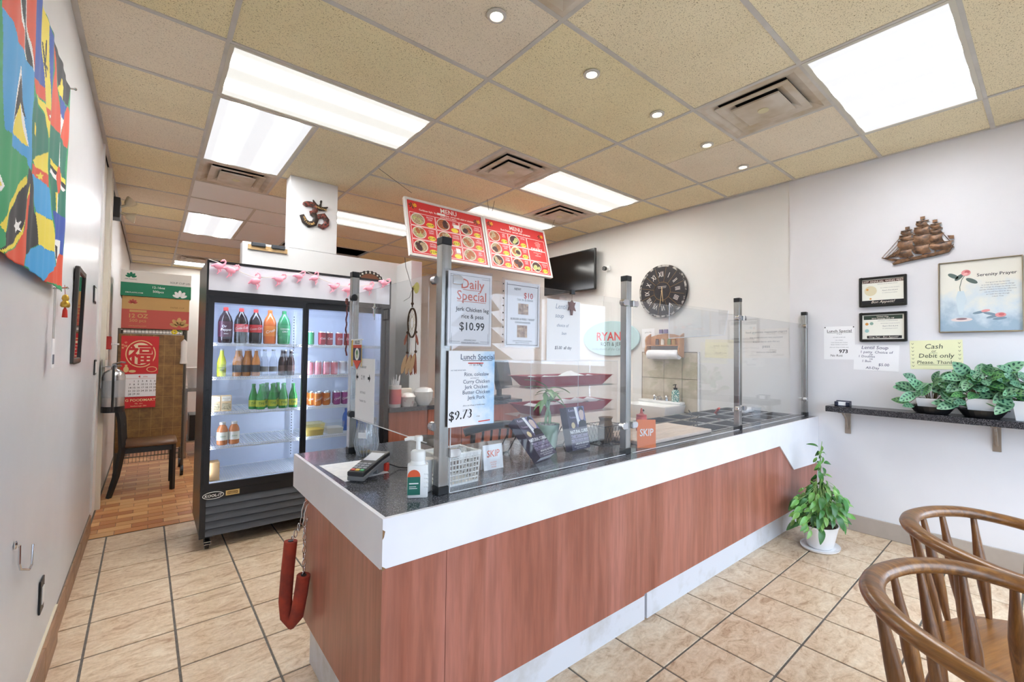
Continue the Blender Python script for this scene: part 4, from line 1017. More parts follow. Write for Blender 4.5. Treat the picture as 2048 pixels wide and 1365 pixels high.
REDC = mat('red_cap', '#c93a35', 0.35); GRC = mat('green_cap', '#2c7a4a', 0.35); ORC = mat('orange_cap', '#d8692a', 0.35)
z1 = SHZ[0]+0.001
bottle('soda_bottle', 'dark soda bottle with maroon Dr Pepper label on the top fridge shelf', 'large soda bottles', big(), CHERRYC, (0.045, 0.16, 0.0478), mat('maroon_label', '#4a1a2e', 0.4), REDC, text=[('Dr', -0.012, 0.012, 0.026, 'C', 0.01), ('Pepper', 0, -0.012, 0.026, 'C', 0.01, 0.2), ('ZERO', 0, -0.038, 0.012)]).location = (0.430, 3.93, z1)
b = bottle('soda_bottle', 'x', 'large soda bottles', big(), COLA, (0.085, 0.145, 0.0478), mat('cola_red_label', '#c8262c', 0.4), REDC, text=[('Coca-Cola', 0, -0.008, 0.024, 'C', 0, 0.3, 0.12)])
put(b, [(0.531, 3.93, z1), (0.631, 3.95, z1)], ['cola bottle with red label standing beside the dark Dr Pepper bottle', 'cola bottle with red label standing beside the orange soda bottle'])
bottle('soda_bottle', 'orange soda bottle with Crush label on the top fridge shelf', 'large soda bottles', big(), ORS, (0.06, 0.14, 0.0478), mat('orange_label', '#e8862e', 0.4), ORC, text=[('Crush', 0, -0.01, 0.03, 'C', 0.01, 0.3, 0.3)]).location = (0.730, 3.95, z1)
bottle('soda_bottle', 'green soda bottle with pale label, last on the top fridge shelf', 'large soda bottles', big(), GRS, (0.07, 0.15, 0.0478), mat('green_label', '#3c9a62', 0.4), GRC, text=[('CANADA', 0, 0.004, 0.017, 'C', 0.01), ('DRY', 0, -0.018, 0.02, 'C', 0.01)]).location = (0.830, 3.94, z1)
lng = lambda: [(0.026, 0), (0.029, 0.005), (0.029, 0.105), (0.024, 0.13), (0.014, 0.16), (0.0115, 0.19), (0.012, 0.198)]
z2 = SHZ[1]+0.001
YEL = mat('yellow_drink', '#c9cf3e', 0.15); AMB = mat('amber_drink', '#b9752e', 0.15); CLR = clear_mat('clear_bottle', (0.88, 0.9, 0.93), 1.4, 0.12); BRN = mat('brown_bottle', '#3a2420', 0.15)
BLKL = mat('black_label', '#23211f', 0.4); SILC = mat('silver_cap', '#c8c8c8', 0.3, 0.8)
bottle('glass_bottle', 'yellow glass bottle of ginger drink, first on the second fridge shelf', 'glass bottles on the second fridge shelf', lng(), YEL, (0.03, 0.09, 0.0297), mat('lime_label', '#aab02e', 0.4), SILC, 0.006, text=[('GINGER', 0, 0, 0.014, 'C', 0.01), ('BEER', 0, -0.016, 0.014, 'C', 0.01)], textm=INK, n=14).location = (0.413, 3.93, z2)
b = bottle('glass_bottle', 'amber glass bottle with black label on the second fridge shelf', 'glass bottles on the second fridge shelf', lng(), AMB, (0.03, 0.085, 0.0297), BLKL, SILC, 0.006, n=14)
put(b, [(0.51, 3.92, z2), (0.573, 3.93, z2), (0.636, 3.92, z2), (0.54, 3.99, z2), (0.605, 3.995, z2)])
b = bottle('glass_bottle', 'clear glass soda bottle on the second fridge shelf', 'glass bottles on the second fridge shelf', lng(), CLR, (0.03, 0.07, 0.0297), mat('grey_label', '#7c7a78', 0.4), SILC, 0.006, n=14)
put(b, [(0.698, 3.94, z2), (0.762, 3.95, z2), (0.67, 4.02, z2)])
b = bottle('glass_bottle', 'dark brown glass bottle on the second fridge shelf', 'glass bottles on the second fridge shelf', lng(), BRN, (0.03, 0.08, 0.0297), mat('brown_label', '#5a4038', 0.4), SILC, 0.006, n=14)
put(b, [(0.826, 3.95, z2), (0.885, 3.93, z2), (0.86, 4.01, z2)])
z3 = SHZ[2]+0.001
GB = mat('green_glass', '#2f8f3e', 0.12)
tk = lambda: [(0.029, 0), (0.032, 0.006), (0.032, 0.075), (0.029, 0.10), (0.019, 0.135), (0.0125, 0.165), (0.0125, 0.185)]
b = bottle('green_bottle', 'green glass Ting bottle in the cluster on the third fridge shelf', 'green bottles on the third fridge shelf', tk(), GB, (0.02, 0.07, 0.0327), mat('ting_label', '#b8c23a', 0.4), mat('green_crown', '#3aa04a', 0.4), 0.006, text=[('Ting', 0, -0.006, 0.026, 'C', 0.01, 0.3, 0.2)], textm=mat('ting_green', '#2b7a35', 0.5), n=14)
put(b, [(0.672, 3.90, z3), (0.752, 3.90, z3), (0.828, 3.90, z3), (0.902, 3.905, z3), (0.70, 3.975, z3), (0.775, 3.975, z3), (0.85, 3.975, z3), (0.63, 3.95, z3), (0.74, 4.05, z3), (0.82, 4.05, z3)])
CART = mat('carton_tan', '#d9b98a', 0.6)
for x, lab in ((0.378, 'small tan drink carton half hidden by the fridge door frame'), (0.447, 'small tan drink carton with dark print on the third fridge shelf')):
    t = root('drink_carton', lab, 'carton', (x, 3.93, z3), 0, 'drink cartons'); MB().box(-0.033, -0.03, 0, 0.033, 0.03, 0.115).build('box', [CART], t, bevel=0.002)
    e = bpy.data.objects.new('front_print', None); COL.objects.link(e); e.parent = t; CH.setdefault(t.name, []).append(e); e.matrix_local = frame('-Y', (0, -0.0302, 0.06))
    MB().rect(-0.028, -0.05, 0.028, 0.0, 0.0003, 0).rect(-0.028, 0.015, 0.028, 0.05, 0.0003, 1).build('printed_bands', [noisy('carton_photo', '#8a7a5a', '#d8c8a0', 80), mat('carton_white', '#efe8d8', 0.6)], e); letters(e, INK, 0.0008, [('Coconut', 0, 0.033, 0.013), ('water', 0, 0.02, 0.012)])
z4 = SHZ[3]+0.001
b = bottle('juice_bottle', 'x', 'juice bottles', [(0.030, 0), (0.035, 0.005), (0.036, 0.07), (0.035, 0.11), (0.026, 0.135), (0.019, 0.142), (0.018, 0.152)], mat('orange_juice', '#c47a48', 0.2), (0.035, 0.095, 0.0367), mat('juice_label', '#e8e6da', 0.5), mat('white_cap', '#dedad2', 0.4), 0.012, text=[('juice', 0, -0.006, 0.02)], textm=mat('leaf_green_ink', '#5a8a4a', 0.6))
put(b, [(0.429, 3.915, z4), (0.503, 3.915, z4)], ['orange juice bottle with pale label, next to the fridge door frame', 'orange juice bottle with pale label, second on its fridge shelf'])
o = MB().box(-0.03, -0.05, 0, 0.03, 0.05, 0.13).build('cardboard_box', [mat('cardboard', '#b8915f', 0.8)], None, (0.385, 3.93, SHZ[4]+0.002), bevel=0.002); tag(o, 'brown cardboard box at the bottom of the fridge', 'box')
# cans
def can(label, group, colm, text=None, textm=None, n=14):
    t = root('drink_can', label, 'can', (0, 0, 0), 0, group)
    MB().lathe([(0.024, 0), (0.0305, 0.007), (0.0305, 0.103)], n, caps=True).build('can_body', [colm], t, smooth=40)
    MB().lathe([(0.0305, 0.103), (0.0265, 0.112), (0.0265, 0.114), (0.0245, 0.114), (0.024, 0.110)], n).build('can_top', [mat('can_metal', '#c6c8cc', 0.3, 1.0)], t, smooth=40)
    if text:
        e = bpy.data.objects.new('label_print', None); COL.objects.link(e); e.parent = t; CH.setdefault(t.name, []).append(e)
        e.matrix_local = frame('-Y', (0, -0.0306, 0.055)); letters(e, textm or WHITE, 0.0004, text, bend=0.0305)
    return t
can('green can on the top fridge shelf behind the second door', 'cans on the top fridge shelf', mat('can_green', '#3c8f5c', 0.3, 0.3)).location = (1.035, 3.95, z1)
c = can('dark red cola can on the top fridge shelf', 'cans on the top fridge shelf', mat('can_red', '#a02a30', 0.3, 0.3), [('Cola', 0, -0.008, 0.024, 'C', 0, 0.3)])
put(c, [(1.12, 3.92, z1), (1.185, 3.94, z1), (1.265, 3.93, z1), (1.335, 3.93, z1)])
c = can('pink soda can on the second fridge shelf', 'pink cans', mat('can_pink', '#d98a94', 0.3, 0.3), [('/', 0, -0.015, 0.05, 'C', 0.01, 0.5)], mat('can_pink_ink', '#a83a48', 0.5))
put(c, [(1.03, 3.93, z2), (1.095, 3.93, z2), (1.16, 3.92, z2), (1.225, 3.92, z2)])
c = can('silver and white soda can on the second fridge shelf', 'pale cans', mat('can_silver', '#d5d3da', 0.3, 0.5)); put(c, [(1.295, 3.93, z2), (1.36, 3.93, z2), (1.425, 3.95, z2)])
c = can('orange Crush can on the third fridge shelf', 'orange cans', mat('can_orange', '#d07a35', 0.3, 0.3), [('Crush', 0, -0.01, 0.024, 'C', 0.01, 0.3, 0.35)])
put(c, [(1.09, 3.90, z3), (1.165, 3.915, z3), (1.06, 3.97, z3), (1.125, 3.985, z3), (1.04, 4.04, z3), (1.19, 3.985, z3)])
c = can('purple grape Crush can on the third fridge shelf', 'purple cans', mat('can_purple', '#9a4a8a', 0.3, 0.3), [('Crush', 0, -0.01, 0.024, 'C', 0.01, 0.3, 0.35)])
put(c, [(1.25, 3.91, z3), (1.32, 3.92, z3), (1.265, 3.98, z3)])
# tubs and water
def tub(label, x, colm, cont):
    t = root('food_tub', label, 'container', (x, 3.95, z4)); w, d, hh = 0.075, 0.08, 0.10
    R = lambda a, b, z: [(-a, -b, z), (a, -b, z), (a, b, z), (-a, b, z)]
    m = MB(); m._add(R(w*0.85, d*0.85, 0.001)+R(w, d, hh)+R(w+0.006, d+0.006, hh), [(0, 3, 2, 1)]+[(k, (k+1) % 4, 4+(k+1) % 4, 4+k) for k in range(4)]+[(4+k, 4+(k+1) % 4, 8+(k+1) % 4, 8+k) for k in range(4)]); m.build('tub_body', [colm], t)
    m = MB(); m._add(R(w*0.82, d*0.82, 0.004)+R(w*0.9, d*0.9, hh*0.5), [(0, 3, 2, 1), (4, 5, 6, 7)]+[(k, (k+1) % 4, 4+(k+1) % 4, 4+k) for k in range(4)]); m.build('contents', [cont], t)
tub('yellow-brown food tub on the lowest wire shelf behind the second fridge door', 1.072, clear_mat('amber_tub', (0.85, 0.78, 0.5), 1.4, 0.2, hazec=(0.8, 0.7, 0.35)), mat('yellow_food', '#c8b04a', 0.6))
tub('clear food tub with white contents on the lowest wire shelf of the fridge', 1.235, clear_mat('clear_tub', (0.93, 0.96, 0.96), 1.4, 0.12), mat('pale_food', '#e6e2da', 0.6))
b = bottle('water_bottle', 'blue water bottle on the lowest wire shelf in the fridge', 'blue water bottles', [(0.028, 0), (0.031, 0.006), (0.030, 0.12), (0.024, 0.145), (0.012, 0.165), (0.011, 0.18)], mat('blue_water', '#3a66b8', 0.15), (0.05, 0.10, 0.0315), mat('blue_label', '#2f5cae', 0.4), mat('blue_cap', '#2a4f9e', 0.4), 0.012)
put(b, [(1.37, 4.02, z4), (1.43, 3.95, z4), (1.44, 4.05, z4), (1.50, 3.96, z4)])

# flamingo string lights
FLM = mat('flamingo_pink', '#f3a0b4', 0.3, emit='#f8a8bc', estr=0.12)
cordp = [(0.33, 3.779, 2.058), (0.36, 3.774, 2.045)]
FP = [(0.36, 2.008), (0.433, 1.989), (0.591, 1.926), (0.748, 1.959), (0.89, 1.999), (1.006, 1.997), (1.156, 1.944), (1.271, 1.931), (1.455, 1.962), (1.59, 2.025)]
def flamingo_mesh():
    m = MB(); m.ball((0, 0, 0), (0.025, 0.014, 0.0175), 12)
    m.tube([(0.016, 0, 0.006), (0.03, 0, 0.016), (0.034, 0, 0.03), (0.026, 0, 0.038), (0.018, 0, 0.032)], [0.007, 0.005, 0.0045, 0.0048, 0.004], 8)
    m.ball((0.018, 0, 0.033), (0.006, 0.005, 0.005), 8); m.tube([(0.015, 0, 0.032), (0.008, 0, 0.026)], [0.0035, 0.0015], 6)
    m.tube([(-0.02, 0, 0.002), (-0.036, 0, -0.004)], [0.009, 0.003], 8)
    m.tube([(-0.002, 0, -0.012), (0.0, 0, -0.03), (-0.006, 0, -0.045)], [0.0045, 0.003, 0.0025], 6); m.tube([(0.006, 0, -0.012), (0.012, 0, -0.026), (0.0, 0, -0.034)], [0.004, 0.003, 0.0025], 6)
    return m.mesh('flamingo_light', [FLM], smooth=60)
_fm = flamingo_mesh(); ords = ['first', 'second', 'third', 'fourth', 'fifth', 'sixth', 'seventh', 'eighth', 'ninth', 'tenth']
for k, (x, z) in enumerate(FP):
    o = link('flamingo_light', _fm, None, (x, 3.764, z), (0, 0.35*sin(k*2.3), 0.2*cos(k)), 1.3 + 0.1*sin(k)); tag(o, '%s pink flamingo string light along the fridge header, counting from the flags' % ords[k], 'flamingo', 'pink flamingo string lights')
m = MB(); pts = [(0.30, 3.783, 2.053)]
for k, (x, z) in enumerate(FP):
    pts.append((x, 3.781, z+0.028))
    if k < 9: x2, z2_ = FP[k+1]; pts.append(((x+x2)/2, 3.781, (z+z2_)/2+0.028+(0.02 if k in (4,) else -0.006)))
pts += [(1.68, 3.77, 2.05)]
o = m.tube(pts, 0.0022, 5).build('string_cord', [mat('cord_cream', '#e6ddd2', 0.5)], None); tag(o, 'thin pale cord strung along the fridge header holding the flamingos', 'cord')
# fan-shaped plaque on the fridge top
t = root('scalloped_plaque', 'dark scalloped fan-shaped plaque standing on the fridge top', 'plaque', (1.53, 3.95, FZ1))
pts = [(0.13*cos(a)*(1+0.03*cos(11*a*2)), 0.095*sin(a)*(1+0.04*cos(11*a*2))) for a in [pi*k/60 for k in range(61)]]
MB().prism(pts, -0.01, 0.01, axis='Y').build('rim', [mat('dark_carving', '#2a2320', 0.5)], t)
MB().prism([(p[0]*0.72, p[1]*0.72) for p in pts], 0.0102, 0.013, axis='Y').build('centre', [mat('rust_brown', '#7a4a32', 0.6)], t)
m = MB()
for k in range(9): a = pi*(k+0.5)/9; m.box(0.108*cos(a)-0.007, -0.0145, 0.08*sin(a)-0.007, 0.108*cos(a)+0.007, -0.0102, 0.08*sin(a)+0.007)
m.build('carved_marks', [mat('bone_white', '#d8d2c4', 0.6)], t)
# black brackets on wood strip
for k, x in enumerate((0.705, 0.86)):
    t = root('black_latch', ['black plastic latch on a pale wood strip, outer end of the partition top', 'black plastic latch on a pale wood strip, next to the pillar'][k], 'latch', (x, 4.41, 2.315), 0, 'latches on the partition')
    MB().box(-0.0765, -0.02, -0.028, 0.0765, 0, 0.012).build('wood_strip', [wood_mat('pine_strip', '#c79a5e', '#e0bf8a', 'X')], t); MB().box(-0.055, -0.042, 0.0, 0.055, -0.0205, 0.032).build('black_block', [mat('rubber_grey', '#3a3d42', 0.6)], t, bevel=0.004)
# om plaque on the pillar
t = root('om_plaque', 'carved om-shaped welcome plaque hung on the pillar', 'plaque', (1.165, 4.405, 2.70))
OMM = noisy('carved_dark_paint', '#2a1f18', '#8a3f34', 60, 0.5, 4, lo=0.42, hi=0.6); OMB = mat('dark_brown_carve', '#2c2018', 0.5)
def flat_tube(name, path, r, m_, flat=0.5):
    b = MB().tube([(p[0], 0, p[1]) for p in path], r, 12); b.v = [(v[0], v[1]*flat-0.012, v[2]) for v in b.v]; return b.build(name, [m_], t, smooth=60)
def arc(cx, cz, r, a0, a1, n=12, rz=None): return [(cx+r*cos(radians(a0+(a1-a0)*k/n)), cz+(rz or r)*sin(radians(a0+(a1-a0)*k/n))) for k in range(n+1)]
flat_tube('upper_curl', arc(-0.045, 0.055, 0.05, 170, 0, 10, 0.03)+[(0.0, 0.035), (-0.012, 0.01), (-0.045, 0.0)], [0.02]+[0.025]*11+[0.022, 0.018], OMM)
flat_tube('lower_curl', [(-0.04, -0.005), (0.0, -0.01), (0.01, -0.045), (-0.005, -0.09), (-0.05, -0.108), (-0.09, -0.085), (-0.115, -0.03)], [0.016, 0.022, 0.025, 0.028, 0.029, 0.028, 0.021], OMB)
flat_tube('side_curl', [(0.005, -0.04), (0.04, -0.015), (0.08, 0.0), (0.105, -0.035), (0.105, -0.08), (0.07, -0.11), (0.03, -0.1)], [0.016, 0.023, 0.027, 0.027, 0.026, 0.023, 0.015], OMM)
flat_tube('crescent', [(-0.02, 0.13), (0.0, 0.085), (0.04, 0.06), (0.08, 0.065), (0.115, 0.09)], [0.005, 0.019, 0.023, 0.018, 0.004], OMB)
flat_tube('bindu', [(0.045, 0.085), (0.05, 0.11), (0.05, 0.125), (0.055, 0.14)], [0.012, 0.007, 0.011, 0.008], OMB)
e = bpy.data.objects.new('gold_lettering', None); COL.objects.link(e); e.parent = t; CH.setdefault(t.name, []).append(e); e.matrix_local = frame('-Y', (0, -0.0285, 0))
for k, ch in enumerate('WELCOME'):
    a = [(-0.104, -0.062, -1.05), (-0.094, -0.082, -0.9), (-0.08, -0.098, -0.7), (-0.064, -0.11, -0.45), (-0.044, -0.116, -0.1), (-0.024, -0.112, 0.25), (-0.006, -0.1, 0.6)][k]
    letters(e, mat('gold_paint', '#d8b06a', 0.5), 0.0, [(ch, a[0], a[1], 0.026, 'C', 0.01, 0, a[2])], 'letter')
letters(e, MATS['gold_paint'], 0.0, [('WELCOME', 0.05, 0.052, 0.022, 'C', 0.01, 0, -0.15)], 'letter')
# ---------------------------------------------------------------- menu boards
def menu_board(label, x0, first):
    w, h = 0.90, 0.602
    tilt = math.atan2(0.16, 0.58)
    M = frame('-Y', (x0+w/2, 3.77, 2.585)) @ Matrix.Rotation(-tilt, 4, 'X')
    r = root('menu_board', label, 'menu', M=M)
    ALU = mat('board_frame', '#dedad8', 0.35)
    f = MB()
    for s in (-1, 1): f.box(s*(w/2-0.024), -h/2, -0.035, s*w/2, h/2, 0.004); f.box(-w/2+0.024, s*(h/2-0.024), -0.035, w/2-0.024, s*h/2, 0.004)
    f.build('board_frame', [ALU], r, bevel=0.003)
    RED = mat('menu_red', '#d2383a', 0.45)
    MB().box(-w/2+0.024, -h/2+0.024, -0.03, w/2-0.024, h/2-0.024, -0.003).build('board_panel', [RED], r)
    z = -0.0026
    YELL = mat('price_yellow', '#f2d94a', 0.5); PINK = mat('menu_white', '#f6e6e6', 0.5); DG = mat('palm_green', '#3a3f2a', 0.6); SUN = mat('sun_orange', '#f0b03c', 0.6); GRY = mat('menu_text', '#e8cdd4', 0.5)
    b = MB()
    x_l, x_r, yt, yb = -w/2+0.04, w/2-0.04, h/2-0.145, -h/2+0.036
    nc = 3; cw = (x_r-x_l)/nc; rh = (yt-yb)/3
    for c in range(nc):
        for k in range(3):
            xa, ya = x_l+c*cw, yb+k*rh
            for a in ((xa+0.004, ya+0.004, xa+cw-0.004, ya+0.004), (xa+0.004, ya+rh-0.004, xa+cw-0.004, ya+rh-0.004), (xa+0.004, ya+0.004, xa+0.004, ya+rh-0.004), (xa+cw-0.004, ya+0.004, xa+cw-0.004, ya+rh-0.004)): b.line(*a, 0.005, z)
    b.build('grid_lines', [PINK], r)
    plates = [(c, k) for c in range(nc) for k in range(3)]
    if not first: plates = [p for p in plates if p not in ((2, 2), (2, 1))]
    FOOD = [noisy('food_rice', '#d8c8a0', '#7a4a3a', 130, 0.6), noisy('food_curry', '#8a3a26', '#c07a4a', 130, 0.6), noisy('food_salad', '#7a9a4a', '#e0d09a', 130, 0.6), noisy('food_dark', '#2a1a1c', '#5a3434', 130, 0.6)]
    pr = ['12.99', '13.99', '10.99', '', '13.25', '', '12.99', '13.25', '13.99'] if first else ['9.99', '10.99', '11.99', '8.99', '9.99', '10.99', '12.99', '', '']
    it = 0
    for c, k in plates:
        cx, cy = x_l+c*cw+0.085, yb+k*rh+rh*0.52
        d = MB(); d.disc(cx, cy, 0.073, z, 0, 28, 0.062).disc(cx, cy, 0.064, z+0.0004, 1, 24, 0.054)
        g = (c*2+k+(0 if first else 1)) % 4
        rq = random.Random(c*7+k*3+(11 if first else 40))
        for q_ in range(4):
            a_ = rq.random()*6.28; d.disc(cx+0.026*cos(a_), cy+0.022*sin(a_), 0.030+0.012*rq.random(), z+0.0008+0.0002*q_, 2+rq.randrange(4), 12, 0.018+0.012*rq.random(), rq.random()*3)
        d.build('dish_picture', [mat('plate_white', '#ddd6cc', 0.5), FOOD[(g+2) % 4 if not first else (0 if c != 1 else 1)]] + FOOD, r)
        d = MB(); d.disc(x_l+(c+1)*cw-0.062, yb+k*rh+0.032, 0.042, z+0.001, 0, 20, 0.024).build('price_spot', [YELL], r)
        if pr[it % 9]: letters(r, INK, z+0.0016, [('$'+pr[it % 9], x_l+(c+1)*cw-0.062, yb+k*rh+0.021, 0.032, 'C', 0.016, 0, 0, 0.8)], 'price')
        nm = [['OXTAIL', 'DINNER'], ['CURRY', 'GOAT'], ['BROWN', 'STEW'], ['JERK', 'CHICKEN', 'DINNER'], ['CURRIED', 'CHICKEN'], ['JERK', 'PORK'], ['BEEF', 'STEW'], ['FISH', 'DINNER'], ['VEGGIE', 'CHANNA']] if first else [['CURRY', 'SHRIMP'], ['CHICKEN', 'ROTI'], ['BEEF', 'ROTI'], ['GOAT', 'ROTI'], ['VEGGIE', 'ROTI'], ['OXTAIL'], ['CHANNA', 'ALOO']]
        nm = nm[it % len(nm)]
        letters(r, GRY, z+0.0004, [(s, x_l+(c+1)*cw-0.06, yb+k*rh+rh-0.037-0.024*i, 0.026, 'C', 0.016, 0, 0, 0.72) for i, s in enumerate(nm)], 'dish_name')
        it += 1
    if first:
        letters(r, WHITE, z, [('MENU', 0.03, 0.216, 0.07, 'C', 0.014), ('Caribbean Style  Rice & Peas dishes  served with salad or coleslaw', 0.01, 0.186, 0.027, 'C', 0.016, 0, 0, 0.86), ('AVAILABLE IN SMALL', 0.02, 0.163, 0.02, 'C', 0.014)], 'heading')
        MB().rect(-0.105, 0.183, -0.015, 0.208, z+0.0008).rect(0.02+0.045, 0.075, 0.02+0.11, 0.115, z+0.001).rect(0.06, -0.195, 0.11, -0.15, z+0.001).build('blank_patch', [WHITE], r)
    else:
        letters(r, WHITE, z, [('MENU', 0.0, 0.21, 0.07, 'C', 0.014), ('Roti Dishes  served with potatoes', -0.01, 0.178, 0.031, 'C', 0.016), ('DRINKS', x_l+2.5*cw, 0.008, 0.05, 'C', 0.022), ('COCONUT WATER', x_l+2.5*cw, -0.02, 0.014), ('POP', x_l+2.5*cw, -0.038, 0.014), ('GINGER BEER', x_l+2.5*cw, -0.056, 0.014)] + [(s, x_l+2.6*cw, 0.12-0.016*i, 0.015) for i, s in enumerate(['PATTIES', 'COCO BREAD', 'PLANTAIN', 'DUMPLING', 'SOUP', 'BAKE'])], 'heading')
    b = MB()
    for s, pxo in ((-1, 0.055), (1, 0.055)):
        if not first: pass
        cx, cy = s*(w/2-0.085), h/2-0.075 if s < 0 else h/2-0.095
        b.disc(cx-0.0*s+0.02, cy+0.005, 0.022, z, 0, 20)
        for k in range(7):
            a = radians(20+k*50); b.poly([(cx, cy), (cx+0.04*cos(a-0.2), cy+0.03*sin(a-0.2)), (cx+0.045*cos(a+0.12), cy+0.03*sin(a+0.12)-0.006)], z+0.0005, 1)
        b.line(cx, cy, cx+0.006, cy-0.035, 0.006, z+0.0005, 1)
    b.build('palm_logo', [SUN, DG], r)
    return r
mb1 = menu_board('first hanging red menu board with nine dish pictures, beside the corner post', 1.80, True)
mb2 = menu_board('second hanging red menu board with DRINKS box, next to the television', 2.705, False)
WIRE = mat('wire_dark', '#3a352e', 0.5)
for b_, x, a in ((mb1, 1.81, -0.3), (mb1, 2.685, 0.0), (mb2, 2.72, 0.06), (mb2, 3.58, 0.1)):
    adopt(MB().tube([(x+a, 3.74, H+0.003), (x, 3.703, 2.866)], 0.0022, 5).build('hanging_wire', [WIRE], None), b_)
adopt(MB().tube([(1.83, 3.86, 2.30), (1.86, 3.9, 2.22), (1.93, 3.95, 2.10), (1.955, 3.95, 2.02), (1.93, 3.95, 1.94), (1.87, 3.95, 1.90)], 0.003, 6).build('loose_cable', [mat('cable_grey', '#5a5852', 0.5)], None), mb1)

# ---------------------------------------------------------------- right wall
# clock
t = root('wall_clock', 'large round black wall clock with roman numerals and worn rim', 'clock', M=frame('-X', (4.498, 2.815, 2.138)))
CLB = noisy('clock_black', '#1b1b20', '#27262c', 20, 0.5, 4); CLR_ = noisy('clock_worn_rim', '#2b282a', '#b8b4b0', 16, 0.6, 5, lo=0.45, hi=0.56)
MB().lathe([(0.298, 0.0), (0.30, 0.004), (0.30, 0.022), (0.296, 0.026)], 48).build('disc', [CLB], t, smooth=40)
MB().lathe([(0.277, 0.0262), (0.30, 0.0262)], 64, caps=False).build('worn_rim', [CLR_], t)
b = MB()
for k in range(12):
    a = radians(15+30*k+4); b.line(0.105*cos(a), 0.105*sin(a), 0.272*cos(a), 0.272*sin(a), 0.0018, 0.0268)
b.tube([(0.103*cos(2*pi*k/40), 0.103*sin(2*pi*k/40), 0.027) for k in range(40)], 0.0012, 4, True)
b.build('gold_dividers', [mat('aged_gold', '#b08a4a', 0.5)], t)
rom = ['XII', 'I', 'II', 'III', 'IIII', 'V', 'VI', 'VII', 'VIII', 'IX', 'X', 'XI']
for k, s in enumerate(rom):
    a = radians(90-30*k+4); q = 0.195; rt = a-pi/2
    letters(t, mat('numeral_white', '#ece8e2', 0.6), 0.027, [(s, q*cos(a)+0.032*sin(rt), q*sin(a)-0.032*cos(rt), 0.088, 'C', -0.004, 0, rt, 0.62)], 'numeral')
MB().line(-0.055, 0.052, 0.055, 0.052, 0.008, 0.027).line(-0.05, 0.036, 0.05, 0.036, 0.005, 0.027).build('maker_mark', [mat('clock_script', '#a8a4a0', 0.6)], t)
b = MB(); b.poly([(-0.008, 0.05), (0.004, 0.05), (0.018, -0.12), (0.012, -0.125)], 0.031).poly([(0.0, 0.045), (0.006, 0.04), (-0.02, -0.175), (-0.026, -0.175)], 0.033).disc(0, 0, 0.009, 0.0345, 0, 14); b.build('hands', [mat('hand_gold', '#c8b088', 0.5)], t)
# television on the wall
t = root('television', 'flat black television mounted high on the wall beside the menu boards', 'television', M=frame('-X', (4.40, 4.21, 2.518)))
MB().box(-0.475, -0.268, -0.03, 0.475, 0.268, 0.0).build('case', [BLACK], t, bevel=0.004)
MB().box(-0.462, -0.252, 0.0005, 0.462, 0.256, 0.003).build('screen', [mat('tv_screen', '#0b0d10', 0.12)], t)
MB().box(-0.1, -0.1, -0.10, 0.1, 0.1, -0.0305).build('wall_mount', [BLACK], t)
# small camera
t = root('security_camera', 'small round black camera on a white bracket between television and clock', 'camera', (4.42, 3.60, 2.50))
MB().tube([(-0.012, 0, 0), (0.02, 0, 0)], 0.027, 16).build('camera_head', [BLACK], t)
b = MB()
for a in range(5): b.ball((-0.0125, 0.014*cos(a*1.26), 0.014*sin(a*1.26)), 0.003, 6)
b.build('infrared_dots', [WHITE], t)
MB().rod((0.02, 0, 0), (0.06, -0.01, 0.012), 0.009).box(0.06, -0.03, -0.02, 0.08, 0.03, 0.04).tube([(0.05, 0, -0.008), (0.055, 0.02, -0.12), (0.07, 0.05, -0.25), (0.075, 0.08, -0.5)], 0.003, 5).build('bracket', [WHITE], t)
# oval sign
t = root('wall_sign', "pale teal oval shop sign reading RYAN'S ROTI & JERK", 'sign', M=frame('-X', (4.498, 3.56, 1.615)))
TEAL = mat('sign_teal', '#bcd8dc', 0.5)
MB().lathe([(0.44, 0), (0.44, 0.010), (0.435, 0.012)], 48, sy=0.5).build('board', [TEAL], t)
letters(t, mat('sign_red', '#d84a4a', 0.5), 0.0128, [("RYAN'S", 0.03, -0.025, 0.15, 'C', 0.02)]); letters(t, mat('sign_ink', '#3a4650', 0.6), 0.0128, [('ROTI & JERK', 0.04, -0.095, 0.068, 'C', 0.0)]); letters(t, mat('sign_script', '#8aa0a8', 0.6), 0.0128, [('In the Heart of the Caribbean', 0.0, -0.15, 0.048, 'C', 0.0, 0.35)])
# backsplash tiles
SPL = noisy('backsplash_tile', '#cdc3b0', '#b9ae9a', 9, 0.35, 6)
bs = root('tile_backsplash', 'small beige tiled backsplash behind the hand sink', 'backsplash', (4.50, 2.75, 0.82))
yy = [2.405, 2.58, 2.80, 3.085]; zz = [0.80, 1.155, 1.445]
MB().box(0, -0.36, -0.03, 0.01, 0.345, 0.63).build('backing', [GROUT], bs)
for a in range(3):
    for k in range(2): MB().box(-0.008, yy[a]-2.75+0.002, zz[k]-0.82+0.002, 0.002, yy[a+1]-2.75-0.002, zz[k+1]-0.82-0.002).build('tile', [SPL], bs, bevel=0.001)
MB().box(-0.011, -0.362, -0.03, 0.008, -0.347, 0.63).build('white_edge_trim', [WHITE], bs)
